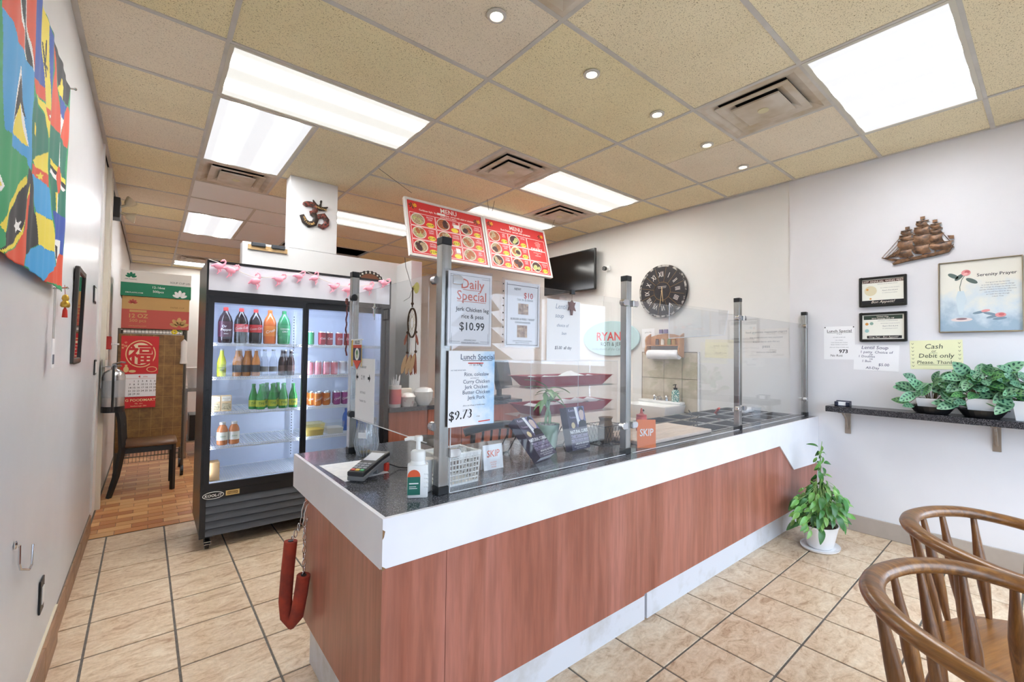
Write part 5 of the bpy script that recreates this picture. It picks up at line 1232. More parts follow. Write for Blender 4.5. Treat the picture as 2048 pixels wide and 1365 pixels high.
# hand sink
t = root('hand_sink', 'white wall-hung ceramic hand sink behind the counter', 'sink', (4.488, 2.80, 0.88))
CER = mat('white_ceramic', '#f0efec', 0.15)
b = MB(); R = lambda x0, y0, x1, y1, z: [(x0, y0, z), (x1, y0, z), (x1, y1, z), (x0, y1, z)]
b._add(R(-0.36, -0.23, 0, 0.23, -0.16)+R(-0.40, -0.27, 0, 0.27, 0)+R(-0.375, -0.245, -0.12, 0.245, 0)+R(-0.33, -0.2, -0.15, 0.2, -0.12),
       [(3, 2, 1, 0)]+[(k, (k+1) % 4, 4+(k+1) % 4, 4+k) for k in range(4)]+[(4+k, 4+(k+1) % 4, 8+(k+1) % 4, 8+k) for k in range(4)]+[(8+k, 8+(k+1) % 4, 12+(k+1) % 4, 12+k) for k in range(4)]+[(12, 13, 14, 15)])
b.box(-0.11, -0.26, 0.0, -0.002, 0.26, 0.03)
b.build('basin', [CER], t, bevel=0.006, smooth=40)
MB().tube([(-0.004, 0, 0), (0.0, 0, 0)], 0.012, 12).build('overflow', [BLACK], t, (-0.3845, 0.0, -0.06))
fa = MB().lathe([(0.022, 0.03), (0.018, 0.05), (0.014, 0.06)], 12, (-0.06, 0.0, 0)).tube([(-0.06, 0, 0.055), (-0.075, 0, 0.075), (-0.14, 0, 0.07), (-0.155, 0, 0.05)], 0.009, 8)
for s in (-1, 1): fa.lathe([(0.02, 0.03), (0.016, 0.055), (0.01, 0.06), (0.022, 0.075), (0.014, 0.085)], 10, (-0.06, s*0.075, 0))
fa.build('tap', [CHROME], t, smooth=40)
t = root('soap_dispenser', 'patterned blue-green soap bottle with black pump on the hand sink', 'bottle', (4.42, 2.615, 0.9105))
MB().lathe([(0.038, 0), (0.04, 0.004), (0.04, 0.11), (0.03, 0.125), (0.02, 0.13)], 20).build('bottle_body', [noisy('blue_pattern', '#4a8a86', '#d8e2d4', 70, 0.25, 2, lo=0.45, hi=0.55)], t, smooth=40)
MB().lathe([(0.02, 0.13), (0.02, 0.15), (0.006, 0.152), (0.006, 0.18), (0.012, 0.18), (0.012, 0.188)], 12).tube([(0, 0, 0.185), (-0.045, 0, 0.18)], 0.005).build('pump', [BLACK], t)
# kitchen-roll holder with little shelf
t = root('paper_towel_holder', 'wooden paper towel holder with a spice shelf and a white roll', 'holder', (4.487, 2.765, 1.42))
PINE = wood_mat('holder_pine', '#c08a5e', '#d9aa80', 'Z', 1.0, 0.5)
prof = [(0.0, -0.03), (-0.02, -0.03), (-0.10, 0.0), (-0.11, 0.05), (-0.09, 0.10), (-0.10, 0.16), (-0.08, 0.20), (0.0, 0.235)]
for s in (-1, 1): 
    q = MB(); q.prism(prof, s*0.205-0.008, s*0.205+0.008); q.v = [(v[0], v[2], v[1]) for v in q.v]; q.f = [tuple(reversed(f)) for f in q.f]; q.build('side_board', [PINE], t)
b = MB().box(-0.09, -0.197, 0.095, -0.002, 0.197, 0.107).build('shelf', [PINE], t)
q = MB(); q.prism([(-0.197, 0.107), (0.197, 0.107), (0.197, 0.20), (0.1, 0.225), (0.0, 0.235), (-0.1, 0.225), (-0.197, 0.20)], -0.012, -0.002, axis='X'); q.build('back_board', [PINE], t)
MB().tube([(-0.06, -0.19, 0.0), (-0.06, 0.19, 0.0)], 0.052, 24).build('paper_roll', [PAPER], t, smooth=40)
for k, y in enumerate((-0.12, -0.06, 0.02, 0.09)):
    o = MB().lathe([(0.02, 0), (0.02, 0.05), (0.015, 0.055), (0.017, 0.058), (0.017, 0.068)], 12).build('spice_jar', [mat(['spice_tan', 'spice_green', 'spice_white', 'spice_brown'][k], ['#b8955e', '#8a9a6a', '#d8d0c4', '#6a5040'][k], 0.3)], None, (4.44, 2.765+y, 1.5275), smooth=40)
    tag(o, ['tan', 'green', 'white', 'brown'][k]+' little spice jar on the paper towel holder shelf', 'jar', 'spice jars')
for k, y in enumerate((0.0, 0.06)):
    o = MB().box(-0.012, -0.022, 0, 0.012, 0.022, 0.045).build('small_tin', [mat('mauve_tin', '#7a6f92', 0.4)], None, (4.45, 2.75+y, 1.656), bevel=0.003); tag(o, ['mauve tin on top of the paper towel holder, nearer the window', 'mauve tin on top of the paper towel holder, nearer the television'][k], 'tin', 'mauve tins')
# papers on the rear wall
def wallpaper(label, y0, y1, z0, z1, lines, pm=None, tilt=0.0, X=4.5095, ink=None):
    p = paper(label, '-X', (X, (y0+y1)/2, (z0+z1)/2), y1-y0, z1-z0, pm, 0.001, tilt)
    letters(p, ink or GREY, 0.0016, lines); return p
wallpaper('faint ruled notice on the wall behind the last acrylic pane', 1.54, 1.93, 1.40, 1.675, [('food premises inspection report', 0, 0.10, 0.028), ('this establishment was inspected', 0, 0.05, 0.022), ('in accordance with the act', 0, 0.01, 0.022), ('pass', 0, -0.04, 0.04), ('notice to the public', 0, -0.09, 0.022)], mat('notice_paper', '#e9e4de', 0.8), 0.02)
wallpaper('pale yellow notice on the wall between the steam table and the backsplash', 1.995, 2.33, 1.39, 1.58, [('wash hands', 0, 0.02, 0.035), ('thank you', 0, -0.05, 0.03)], mat('faded_yellow', '#e9e4cf', 0.8), -0.03, ink=mat('faded_ink', '#c9c2b0', 0.8))
wallpaper('white list pinned behind the paper towel holder', 2.93, 3.10, 1.50, 1.72, [('price list', 0, 0.06, 0.025), ('- - - - -', 0, 0.02, 0.025), ('- - - - -', 0, -0.02, 0.025)], None, 0.03)
# front part of the wall: certificates
def frame_pic(name, label, y0, y1, z0, z1, fw, fm, depth=0.022):
    r = root(name, label, 'picture', M=frame('-X', (4.4985, (y0+y1)/2, (z0+z1)/2))); w, h = (y1-y0)/2, (z1-z0)/2
    f = MB()
    for s in (-1, 1): f.box(s*(w-fw), -h, 0, s*w, h, depth); f.box(-w+fw, s*(h-fw), 0, w-fw, s*h, depth)
    f.build('picture_frame', [fm], r, bevel=0.003)
    return r, w-fw, h-fw
FRB = mat('black_frame', '#1a1816', 0.35); CERT = mat('certificate_paper', '#ecebe0', 0.7)
for (z0, z1, top, foot, lab, green) in ((1.825, 2.062, '21ST ANNUAL WING FEST', 'Bon Appetit!', 'black-framed certificate reading 21ST ANNUAL WING FEST, the upper of two', False), (1.545, 1.776, 'United Way', 'Wing Fest - Bon Appetit!', 'black-framed certificate headed United Way, the lower of two', True)):
    r, w, h = frame_pic('framed_certificate', lab, 0.72, 1.016, z0, z1, 0.018, FRB)
    MB().box(-w, -h, 0.0, w, h, 0.010).build('certificate', [CERT], r)
    if not green: MB().rect(-w, h-0.03, w, h-0.006, 0.0104, 0).rect(-w, -h, w, -h+0.032, 0.0104, 1).disc(-0.075, 0.008, 0.04, 0.0104, 2).disc(-0.095, 0.02, 0.008, 0.0106, 3).disc(-0.075, -0.055, 0.007, 0.0106, 3).build('printed_bands', [mat('maroon_band', '#4a2a22', 0.6), INK, mat('seal_tan', '#d9cfae', 0.7), mat('seal_orange', '#d8964a', 0.7)], r)
    else: MB().rect(-w+0.01, h-0.038, w-0.01, h-0.006, 0.0104, 0).rect(-w+0.03, -h+0.006, w-0.015, -h+0.028, 0.0104, 1).disc(-0.1, 0.025, 0.011, 0.0106, 2).disc(-0.07, 0.028, 0.012, 0.0106, 3).disc(-0.1, -0.03, 0.014, 0.0106, 4).build('printed_bands', [mat('green_band', '#2a3a2e', 0.6), INK, MATS['seal_orange'], mat('seal_green', '#8aa89a', 0.7), mat('seal_teal', '#9cc4c0', 0.7)], r)
    letters(r, mat('ivory_ink', '#e8dcd0', 0.6), 0.0112, [(top, 0, h-0.027 if not green else h-0.02, 0.022 if not green else 0.015, 'C', 0.012), (foot, 0, -h+0.009 if not green else -h+0.011, 0.028 if not green else 0.018, 'C', 0.0, 0.35)] + ([('2010 Campaign Kick Off', 0, h-0.034, 0.014, 'C', 0.012)] if green else []))
    letters(r, GREY, 0.0108, [('CERTIFICATE OF APPRECIATION', 0.03, h-0.045 if not green else h-0.052, 0.0085), ('this certificate is hereby awarded to', 0.045, 0.025, 0.008), ("Ryan's Roti & Jerk", 0.045, 0.002, 0.013, 'C', 0, 0.3), ('for outstanding participation', 0.045, -0.015, 0.008)])
r, w, h = frame_pic('framed_print', 'large thin-framed Serenity Prayer print with a pink rose in a vase', 0.133, 0.545, 1.605, 2.115, 0.007, mat('champagne_frame', '#b9ab92', 0.3, 0.8))
PBG = mat('print_ground', '#e6e8e6', 0.7); nt, N, L, bb_ = nodes(PBG); v = coords(nt); sx = N.new('ShaderNodeSeparateXYZ'); L.new(v, sx.inputs[0]); n_ = noise(nt, v, 5, 5, 0.6)
ad = N.new('ShaderNodeMath'); ad.operation = 'MULTIPLY_ADD'; ad.inputs[1].default_value = 1.3; L.new(sx.outputs[1], ad.inputs[0]); L.new(n_, ad.inputs[2])
rr = ramp(N, [(0.22, '#9fb6c8'), (0.42, '#d3dee4'), (0.62, '#ebe8dc')]); L.new(ad.outputs[0], rr.inputs[0]); L.new(rr.outputs[0], bb_.inputs['Base Color'])
MB().box(-w, -h, 0, w, h, 0.010).build('print', [PBG], r)
z = 0.0106; b = MB()
b.pathline([(-0.085, -0.10), (-0.092, 0.0), (-0.095, 0.07), (-0.085, 0.12), (-0.07, 0.15)], 0.004, z, 0)
for (cx, cy, rx, ry, ro) in ((-0.128, 0.152, 0.032, 0.014, -0.6), (-0.098, 0.14, 0.03, 0.013, 0.8), (-0.035, 0.108, 0.034, 0.014, -0.6)): b.disc(cx, cy, rx, z+0.0003, 1, 16, ry, ro)
b.disc(-0.063, 0.168, 0.024, z+0.0005, 2, 18, 0.022).disc(-0.057, 0.174, 0.013, z+0.0008, 3, 14, 0.011).disc(-0.066, 0.16, 0.013, z+0.0009, 4, 14, 0.008, 0.5)
b.poly([(-0.105, 0.04), (-0.075, 0.04), (-0.064, -0.01), (-0.075, -0.075), (-0.082, -0.13), (-0.1, -0.13), (-0.108, -0.075), (-0.116, -0.01)], z+0.0002, 5)
b.disc(-0.088, -0.165, 0.055, z, 6, 24, 0.014).disc(-0.088, -0.16, 0.028, z+0.0004, 7, 20, 0.007)
b.disc(0.03, -0.108, 0.022, z+0.0003, 2, 16, 0.009, 0.15).disc(0.1, -0.14, 0.026, z+0.0003, 2, 16, 0.016).disc(0.104, -0.137, 0.014, z+0.0006, 3, 12, 0.01)
for (cx, cy, ro) in ((0.0, -0.118, 0.2), (0.05, -0.13, -0.3), (0.065, -0.15, 0.3), (0.095, -0.165, 0.1)): b.disc(cx, cy, 0.034, z, 8, 14, 0.009, ro)
b.build('rose_painting', [mat('stem_green', '#6a7a6c', 0.7), mat('leaf_slate', '#5f6f6a', 0.7), mat('rose_pink', '#e39a9a', 0.7), mat('rose_deep', '#cc6e70', 0.7), mat('rose_light', '#efb6b2', 0.7), mat('vase_glass', '#cfdde4', 0.6), mat('vase_foot', '#e6d6d4', 0.7), mat('vase_shadow', '#8b6f76', 0.7), mat('leaf_blue', '#7d93a4', 0.7)], r)
letters(r, mat('prayer_ink', '#3a3a3e', 0.7), z, [('Serenity Prayer', 0.083, 0.135, 0.03, 'C', 0.008)]); letters(r, GREY, z, [(s, 0.088, 0.085-0.0165*i, 0.0105) for i, s in enumerate(['God grant me the Serenity', 'to accept the things I cannot change', 'the Courage to change the things I can', 'and the Wisdom to know the difference', 'not my will but thine be done', 'as I walk this day through', 'I thank Thee'])])
# bronze ship
t = root('ship_plaque', 'bronze-coloured relief wall plaque of a three-masted sailing ship', 'plaque', M=frame('-X', (4.496, 0.66, 2.20)))
BRZ = noisy('bronze_relief', '#3c2c22', '#8f6a4c', 30, 0.4, 5, metal=0.35)
def relief(name, pts, z0, z1, bulge=0.0): return MB().prism(pts, z0, z1).build(name, [BRZ], t, bevel=0.004)
relief('hull', [(-0.10, -0.02), (0.0, -0.012), (0.1, 0.0), (0.18, 0.022), (0.2, 0.05), (0.19, 0.018), (0.175, -0.01), (0.1, -0.025), (0.02, -0.035), (-0.06, -0.045), (-0.14, -0.06), (-0.145, -0.045)], 0.002, 0.02)
relief('bowsprit', [(-0.1, -0.02), (-0.21, 0.012), (-0.212, 0.008), (-0.15, -0.025), (-0.1, -0.035)], 0.004, 0.014)
def sail(x0, x1, y0, y1, d=0.012, k=0.02):
    """billowing rectangular sail"""
    b = MB(); n = 6
    for i in range(n+1):
        for j in range(n+1):
            u, v_ = i/n, j/n; x = x0+(x1-x0)*u - k*0.6*sin(pi*v_)*(1 if u < 0.99 else 0.7); yv = y0+(y1-y0)*v_ - k*0.35*sin(pi*u)
            b.v.append((x+0.012*(1-v_), yv, 0.008+d*sin(pi*min(1, 0.1+u*0.8))*sin(pi*(0.12+0.76*v_))))
    for i in range(n):
        for j in range(n): a = i*(n+1)+j; b.f.append((a, a+n+1, a+n+2, a+1)); b.m.append(0)
    b.box(x0-0.004, y1-0.002, 0.004, x1+0.008, y1+0.004, 0.014); b.build('sail', [BRZ], t, smooth=50)
for a in ((-0.112, -0.028, -0.005, 0.052), (-0.108, -0.022, 0.055, 0.12), (-0.098, -0.028, 0.124, 0.16), (-0.088, -0.034, 0.163, 0.195),
          (-0.022, 0.07, 0.008, 0.072), (-0.02, 0.075, 0.076, 0.15), (-0.012, 0.068, 0.154, 0.205), (0.0, 0.06, 0.209, 0.25),
          (0.068, 0.14, 0.072, 0.135), (0.074, 0.134, 0.139, 0.175), (0.08, 0.128, 0.179, 0.212), (0.075, 0.19, 0.022, 0.07)): sail(*a)
b = MB()
for x, y1 in ((-0.055, 0.225), (0.032, 0.285), (0.1, 0.245)): b.rod((x, -0.02, 0.005), (x, y1, 0.006), 0.0045, 0.003, 6); b.box(x-0.012, y1-0.02, 0.003, x+0.014, y1, 0.012)
for a in (((-0.208, 0.01), (-0.058, 0.2)), ((-0.19, 0.004), (-0.09, 0.13)), ((-0.17, 0.0), (-0.1, 0.09)), ((-0.055, 0.2), (0.03, 0.13)), ((0.035, 0.22), (0.1, 0.15)), ((0.1, 0.21), (0.185, 0.06))): b.rod((a[0][0], a[0][1], 0.006), (a[1][0], a[1][1], 0.006), 0.002, n=5)
b.prism([(0.165, 0.115), (0.2, 0.11), (0.2, 0.085), (0.175, 0.09)], 0.004, 0.01)
b.build('masts_and_rigging', [BRZ], t)
for k in range(3): relief('jib_sail', [(-0.195+0.03*k, 0.0), (-0.10, 0.005+0.012*k), (-0.085-0.004*k, 0.1-0.022*k), (-0.11, 0.055)], 0.006+0.003*k, 0.012+0.003*k)
# handbills
p = paper('small white Lunch Special handbill pinned at its corners', '-X', (4.499, 1.158, 1.536), 0.217, 0.278)
letters(p, INK, 0.0018, [('Lunch Special', 0, 0.09, 0.032, 'C', 0.006), ('11 to 3', 0, 0.07, 0.012), ('973', 0.03, -0.085, 0.042, 'C', 0.02), ('No Roti', -0.02, -0.115, 0.026, 'C', 0, 0.1)]); letters(p, GREY, 0.0018, [('our meal served with', 0, 0.045, 0.010), ('rice, coleslaw', 0, 0.02, 0.010), ('Curry Chicken, Jerk Chicken', 0, 0.0, 0.010), ('Butter Chicken or Jerk Pork', 0, -0.018, 0.010), ('plus a can of pop or bottle water', 0, -0.04, 0.010)])
MB().line(-0.085, 0.085, 0.09, 0.085, 0.002, 0.0018).build('heading_rule', [INK], p)
MB().ball((-0.1, 0.132, 0.003), 0.005, 8).ball((0.1, 0.132, 0.003), 0.005, 8).build('pins', [INK], p)
p = paper('handwritten white Lentil Soup notice, $5.00 all day, below the certificates', '-X', (4.499, 0.915, 1.415), 0.285, 0.205, None, 0.001, -0.03)
letters(p, mat('marker_blue', '#3a3f66', 0.7), 0.0018, [('Lentil Soup', -0.01, 0.068, 0.038, 'C', 0, 0.15), ('1 patty  Choice of', 0.0, 0.035, 0.028, 'C', 0, 0.1), ('OR', -0.03, 0.018, 0.016), ('1 Doubles', -0.06, 0.0, 0.026, 'C', 0, 0.1), ('OR', -0.03, -0.018, 0.016), ('1 Bun', -0.06, -0.038, 0.026, 'C', 0, 0.1), ('$5.00', 0.05, -0.065, 0.03, 'C', 0, 0.1), ('All-Day', -0.02, -0.092, 0.028, 'C', 0, 0.1)])
p = paper('pale yellow handwritten notice reading Cash or Debit only', '-X', (4.499, 0.566, 1.443), 0.285, 0.215, mat('yellow_paper', '#efefc4', 0.8), 0.001, 0.02)
letters(p, mat('marker_green', '#3f4a3a', 0.7), 0.0018, [('Cash', -0.01, 0.045, 0.05, 'C', 0.002, 0.15), ('or', -0.01, 0.018, 0.028, 'C', 0, 0.1), ('Debit only', 0.0, -0.022, 0.045, 'C', 0.002, 0.12), ('Please. Thanks', 0.0, -0.068, 0.036, 'C', 0, 0.12)])
b = MB().line(-0.1, -0.075, 0.11, -0.075, 0.002, 0.0018).line(-0.03, 0.012, 0.01, 0.012, 0.002, 0.0018)
for s in (-1, 1):
    for k in range(7): y_ = -0.09+0.028*k; b.pathline([(s*0.132, y_+0.01), (s*0.126, y_), (s*0.12, y_+0.01)], 0.002, 0.0018)
b.build('drawn_marks', [MATS['marker_green']], p)
# shelf
t = root('wall_shelf', 'long speckled black wall shelf carrying the potted plants', 'shelf', (4.5, 0.5, 0.975))
MB().box(-0.235, -1.05, 0, 0, 0.695, 0.045).build('shelf_board', [granite_mat('shelf_speckle', '#1f1e22', '#2c2b30', '#7a787c', 0.25)], t, bevel=0.002)
BRK = mat('bracket_nickel', '#a09488', 0.35, 0.8)
for y in (0.60, -0.235, -0.95):
    b = MB().box(-0.012, y-0.02, -0.19, 0, y+0.02, 0).box(-0.2, y-0.02, -0.008, 0, y+0.02, -0.0005)
    b.tube([(-0.012, y, -0.15), (-0.05, y, -0.11), (-0.06, y, -0.07), (-0.09, y, -0.04), (-0.15, y, -0.012)], 0.008, 8); b.build('bracket', [BRK], t, bevel=0.002)
t = root('card_holder', 'small navy card holder with white cards on the end of the shelf', 'holder', (4.36, 1.10, 1.0205), radians(-90))
MB().box(-0.05, -0.03, 0, 0.05, 0.03, 0.006).box(-0.05, -0.03, 0, -0.046, 0.03, 0.035).box(0.046, -0.03, 0, 0.05, 0.03, 0.035).box(-0.05, 0.022, 0, 0.05, 0.03, 0.042).box(-0.05, -0.03, 0, -0.025, -0.024, 0.035).box(0.025, -0.03, 0, 0.05, -0.024, 0.035).build('tray', [mat('navy_plastic', '#2a3046', 0.4)], t)
MB().box(-0.044, -0.022, 0.006, 0.044, 0.018, 0.033).build('cards', [PAPER], t)
FLAG_POLYS = [('g',[(1.36,2.166),(2.678,3.059),(3.098,1.653),(1.455,1.514)]),('o',[(1.603,2.293),(1.612,2.243),(1.704,2.266),(1.724,2.25),(1.759,2.243),(1.854,2.263),(1.952,2.264),(1.982,2.263),(1.982,2.334),(1.965,2.528)]),('w',[(1.768,2.386),(1.847,2.437),(1.877,2.352),(1.925,2.322),(1.944,2.299),(1.981,2.266),(1.954,2.252),(1.896,2.254),(1.866,2.268),(1.85,2.316),(1.811,2.322)]),('k',[(1.778,2.393),(1.838,2.431),(1.858,2.347),(1.902,2.315),(1.932,2.286),(1.958,2.253),(1.907,2.252),(1.871,2.277),(1.859,2.324),(1.823,2.34)]),('l',[(1.612,2.243),(1.704,2.266),(1.729,2.251),(1.765,2.245),(1.86,2.266),(1.896,2.254),(1.982,2.263),(1.998,2.187),(1.983,2.112),(1.993,2.025),(1.991,1.961),(1.928,1.957),(1.917,1.976),(1.75,1.953),(1.745,1.981),(1.683,1.969),(1.643,2.086),(1.626,2.187)]),('w',[(1.821,2.204),(1.931,2.012),(1.749,1.988)]),('k',[(1.825,2.179),(1.906,2.084),(1.834,2.102),(1.761,2.014)]),('y',[(1.828,2.099),(1.924,2.011),(1.749,1.988)]),('b',[(1.965,2.528),(2.074,2.599),(2.084,2.433),(2.125,2.371),(2.151,2.293),(1.984,2.25),(1.966,2.413)]),('y',[(2.07,2.538),(2.192,2.532),(2.21,2.414),(2.252,2.276),(2.296,2.177),(2.24,2.154),(2.182,2.239),(2.151,2.293),(2.128,2.357),(2.075,2.436)]),('k',[(2.104,2.424),(2.116,2.431),(2.169,2.338),(2.152,2.33)]),('k',[(2.144,2.451),(2.16,2.46),(2.154,2.382),(2.138,2.374)]),('k',[(2.125,2.369),(2.188,2.38),(2.191,2.369),(2.127,2.36)]),('b',[(2.193,2.531),(2.308,2.53),(2.321,2.433),(2.285,2.314),(2.274,2.269),(2.221,2.365)]),('o',[(2.309,2.526),(2.333,2.522),(2.449,2.343),(2.472,2.253),(2.296,2.223),(2.294,2.318),(2.34,2.446)]),('k',[(2.201,2.537),(2.686,2.54),(2.652,2.444),(2.435,2.395),(2.335,2.512),(2.308,2.53)]),('y',[(2.453,2.47),(2.493,2.467),(2.532,2.469),(2.527,2.438),(2.521,2.41),(2.435,2.395),(2.407,2.411),(2.437,2.437)]),('b',[(2.435,2.395),(2.64,2.435),(2.564,2.35),(2.451,2.332)]),('w',[(2.451,2.332),(2.564,2.348),(2.477,2.233)]),('o',[(2.652,2.444),(2.723,2.41),(2.658,2.261),(2.479,2.223),(2.564,2.35)]),('o',[(1.985,2.249),(2.151,2.293),(2.17,2.253),(2.016,2.212)]),('t',[(2.01,2.2),(2.19,2.204),(2.246,2.131),(2.261,2.11),(2.006,1.998),(2.0,1.953),(1.983,2.112)]),('y',[(2.016,2.212),(2.18,2.247),(2.24,2.156),(2.18,2.208)]),('y',[(2.006,1.998),(2.26,2.111),(2.307,2.043),(2.152,2.004),(2.039,1.986)]),('o',[(2.001,1.985),(2.024,1.986),(2.307,2.041),(2.318,1.996),(2.086,1.954),(2.0,1.953)]),('y',[(2.135,2.0),(2.153,1.996),(2.199,2.009),(2.164,1.992),(2.179,1.986),(2.14,1.98),(2.105,1.964),(2.114,1.977),(2.08,1.973),(2.122,1.986)]),('y',[(2.019,2.121),(2.069,2.113),(2.05,2.085),(2.019,2.085)]),('o',[(2.182,2.242),(2.266,2.262),(2.285,2.223),(2.227,2.213)]),('w',[(2.249,2.246),(2.257,2.243),(2.277,2.251),(2.262,2.241),(2.269,2.238),(2.252,2.234),(2.236,2.224),(2.24,2.232),(2.224,2.23),(2.244,2.238)]),('t',[(2.295,2.226),(2.471,2.256),(2.658,2.263),(2.641,2.166),(2.707,1.973),(2.397,1.936),(2.303,2.06)]),('y',[(2.323,2.107),(2.652,2.125),(2.657,2.105),(2.328,2.088)]),('k',[(2.328,2.088),(2.657,2.105),(2.663,2.085),(2.331,2.074)]),('w',[(2.331,2.074),(2.663,2.085),(2.625,2.066),(2.324,2.057)]),('w',[(2.467,2.221),(2.502,2.234),(2.526,2.14),(2.491,2.129)]),('y',[(2.424,2.011),(2.48,2.026),(2.489,1.939),(2.442,1.937)]),('w',[(2.474,2.024),(2.503,2.032),(2.512,1.944),(2.489,1.939)]),('o',[(2.556,2.099),(2.556,2.076),(2.547,2.054),(2.528,2.036),(2.505,2.025),(2.479,2.022),(2.456,2.028),(2.439,2.042),(2.429,2.061),(2.429,2.082),(2.438,2.103),(2.455,2.121),(2.477,2.133),(2.503,2.137),(2.527,2.132),(2.545,2.118)]),('k',[(1.942,1.954),(1.984,1.959),(2.0,1.953),(2.092,1.85),(2.169,1.807),(2.153,1.758),(1.986,1.695),(1.957,1.738),(1.971,1.878)]),('l',[(2.0,1.953),(2.327,2.001),(2.405,1.9),(2.107,1.854)]),('y',[(2.099,1.854),(2.406,1.898),(2.491,1.788),(2.153,1.758)]),('l',[(2.17,1.761),(2.491,1.786),(2.527,1.737),(2.378,1.692),(2.295,1.655),(1.958,1.658),(1.986,1.695)]),('y',[(1.92,1.924),(1.937,1.907),(1.727,1.746),(1.708,1.709),(1.667,1.718)]),('k',[(1.942,1.954),(1.987,1.906),(1.945,1.868),(1.936,1.771),(1.879,1.73),(1.716,1.662),(1.646,1.647),(1.713,1.678),(1.708,1.709),(1.78,1.785),(1.931,1.905)]),('y',[(1.985,1.916),(1.985,1.879),(1.947,1.857),(1.951,1.873)]),('y',[(1.939,1.794),(1.915,1.744),(1.853,1.701),(1.652,1.643),(1.65,1.65),(1.823,1.705),(1.895,1.748)]),('o',[(1.99,1.891),(1.947,1.857),(1.943,1.773),(1.86,1.699),(1.675,1.646),(1.677,1.633),(1.945,1.657),(1.979,1.694)]),('w',[(1.851,1.781),(1.872,1.771),(1.904,1.782),(1.886,1.764),(1.906,1.753),(1.873,1.752),(1.854,1.735),(1.852,1.752),(1.822,1.753),(1.851,1.764)]),('b',[(2.397,1.936),(2.707,1.973),(2.677,1.871),(2.68,1.805),(2.614,1.798),(2.467,1.837)]),('w',[(2.456,1.833),(2.612,1.858),(2.614,1.798),(2.537,1.749),(2.491,1.788)]),('k',[(2.494,1.82),(2.556,1.821),(2.568,1.772),(2.52,1.765)]),('o',[(2.613,1.802),(2.694,1.807),(2.701,1.674),(2.295,1.655),(2.378,1.692),(2.527,1.737),(2.537,1.749)]),('w',[(1.598,1.832),(1.66,1.845),(1.693,1.826),(1.672,1.806),(1.606,1.785)]),('y',[(1.6,1.82),(1.653,1.832),(1.679,1.822),(1.604,1.793)])]
# ---------------------------------------------------------------- left wall
import numpy as np
def inside(P, Yg, Zg):
    r = np.zeros(Yg.shape, bool); n = len(P)
    for i in range(n):
        (x0, y0), (x1, y1) = P[i], P[(i+1) % n]
        c = ((y0 > Zg) != (y1 > Zg))
        with np.errstate(divide='ignore', invalid='ignore'): r ^= c & (Yg < (x1-x0)*(Zg-y0)/(y1-y0+1e-12)+x0)
    return r
def banner():
    y0, y1, z0, z1, s = 1.30, 2.692, 1.655, 2.537, 0.0042
    ny, nz = int((y1-y0)/s), int((z1-z0)/s)
    Yc = y0+(np.arange(ny)+0.5)*(y1-y0)/ny; Zc = z0+(np.arange(nz)+0.5)*(z1-z0)/nz
    Yg, Zg = np.meshgrid(Yc, Zc, indexing='ij')
    key = 'gowklybt'; idx = np.zeros(Yg.shape, int)
    for c, P in FLAG_POLYS: idx[inside(P, Yg, Zg)] = key.index(c)
    Yv = y0+np.arange(ny+1)*(y1-y0)/ny; Zv = z0+np.arange(nz+1)*(z1-z0)/nz
    A, B = np.meshgrid(Yv, Zv, indexing='ij')
    t = (z1-B)/(z1-z0)
    Xv = -0.302 + 0.0022*np.sin(A*26+1.2*t) + 0.0014*np.sin(A*61+2.0+2*t) + 0.0012*t*np.sin(B*14+A*9)
    A2 = A + 0.006*np.sin(B*17)*((A-y0)/(y1-y0))
    B2 = B + 0.003*np.sin(A*13)*t*t
    V = np.stack([Xv, A2, B2], -1).reshape(-1, 3)
    i, j = np.meshgrid(np.arange(ny), np.arange(nz), indexing='ij'); a = (i*(nz+1)+j).ravel()
    F = np.stack([a, a+nz+1, a+nz+2, a+1], -1)
    me = bpy.data.meshes.new('flag_banner'); me.from_pydata(V.tolist(), [], F.tolist())
    for nme, c in (('green', '#2f9a62'), ('orange', '#d9502f'), ('white', '#f0efee'), ('black', '#26262a'), ('sky', '#3fa0dc'), ('yellow', '#ead64a'), ('blue', '#2c4fa8'), ('teal', '#17735f')): me.materials.append(mat('cloth_'+nme, c, 0.75))
    me.polygons.foreach_set('material_index', idx.ravel().tolist()); me.polygons.foreach_set('use_smooth', [True]*len(me.polygons)); me.update()
    t_ = root('flag_banner', 'large cloth banner of many Caribbean flags hung on the wall', 'banner', (0, 0, 0))
    o = link('cloth', me, t_); so = o.modifiers.new('thickness', 'SOLIDIFY'); so.thickness = 0.0012
    b = MB()
    for y, z in ((2.688, 2.535), (2.685, 1.665), (1.4, 2.53)): b.rod((-0.3285, y, z), (-0.285, y, z+0.006), 0.0035).ball((-0.285, y, z+0.006), 0.006, 8)
    b.build('wall_pin', [CHROME], t_)
banner()
# framed mirror
t = root('wall_mirror', 'narrow dark-framed mirror hung beside the flag banner', 'mirror', M=frame('+X', (-0.329, 3.46, 1.59)) @ Matrix.Rotation(0.02, 4, 'X'))
f = MB(); w, h = 0.165, 0.262
for s in (-1, 1): f.box(s*(w-0.03), -h, 0, s*w, h, 0.018); f.box(-w+0.03, s*(h-0.03), 0, w-0.03, s*h, 0.018)
f.build('mirror_frame', [mat('ebony_frame', '#2f2a28', 0.35)], t, bevel=0.004)
MB().box(-w+0.03, -h+0.03, 0, w-0.03, h-0.03, 0.010).build('mirror_glass', [mat('mirror_silver', '#c8cacc', 0.03, 1.0)], t)
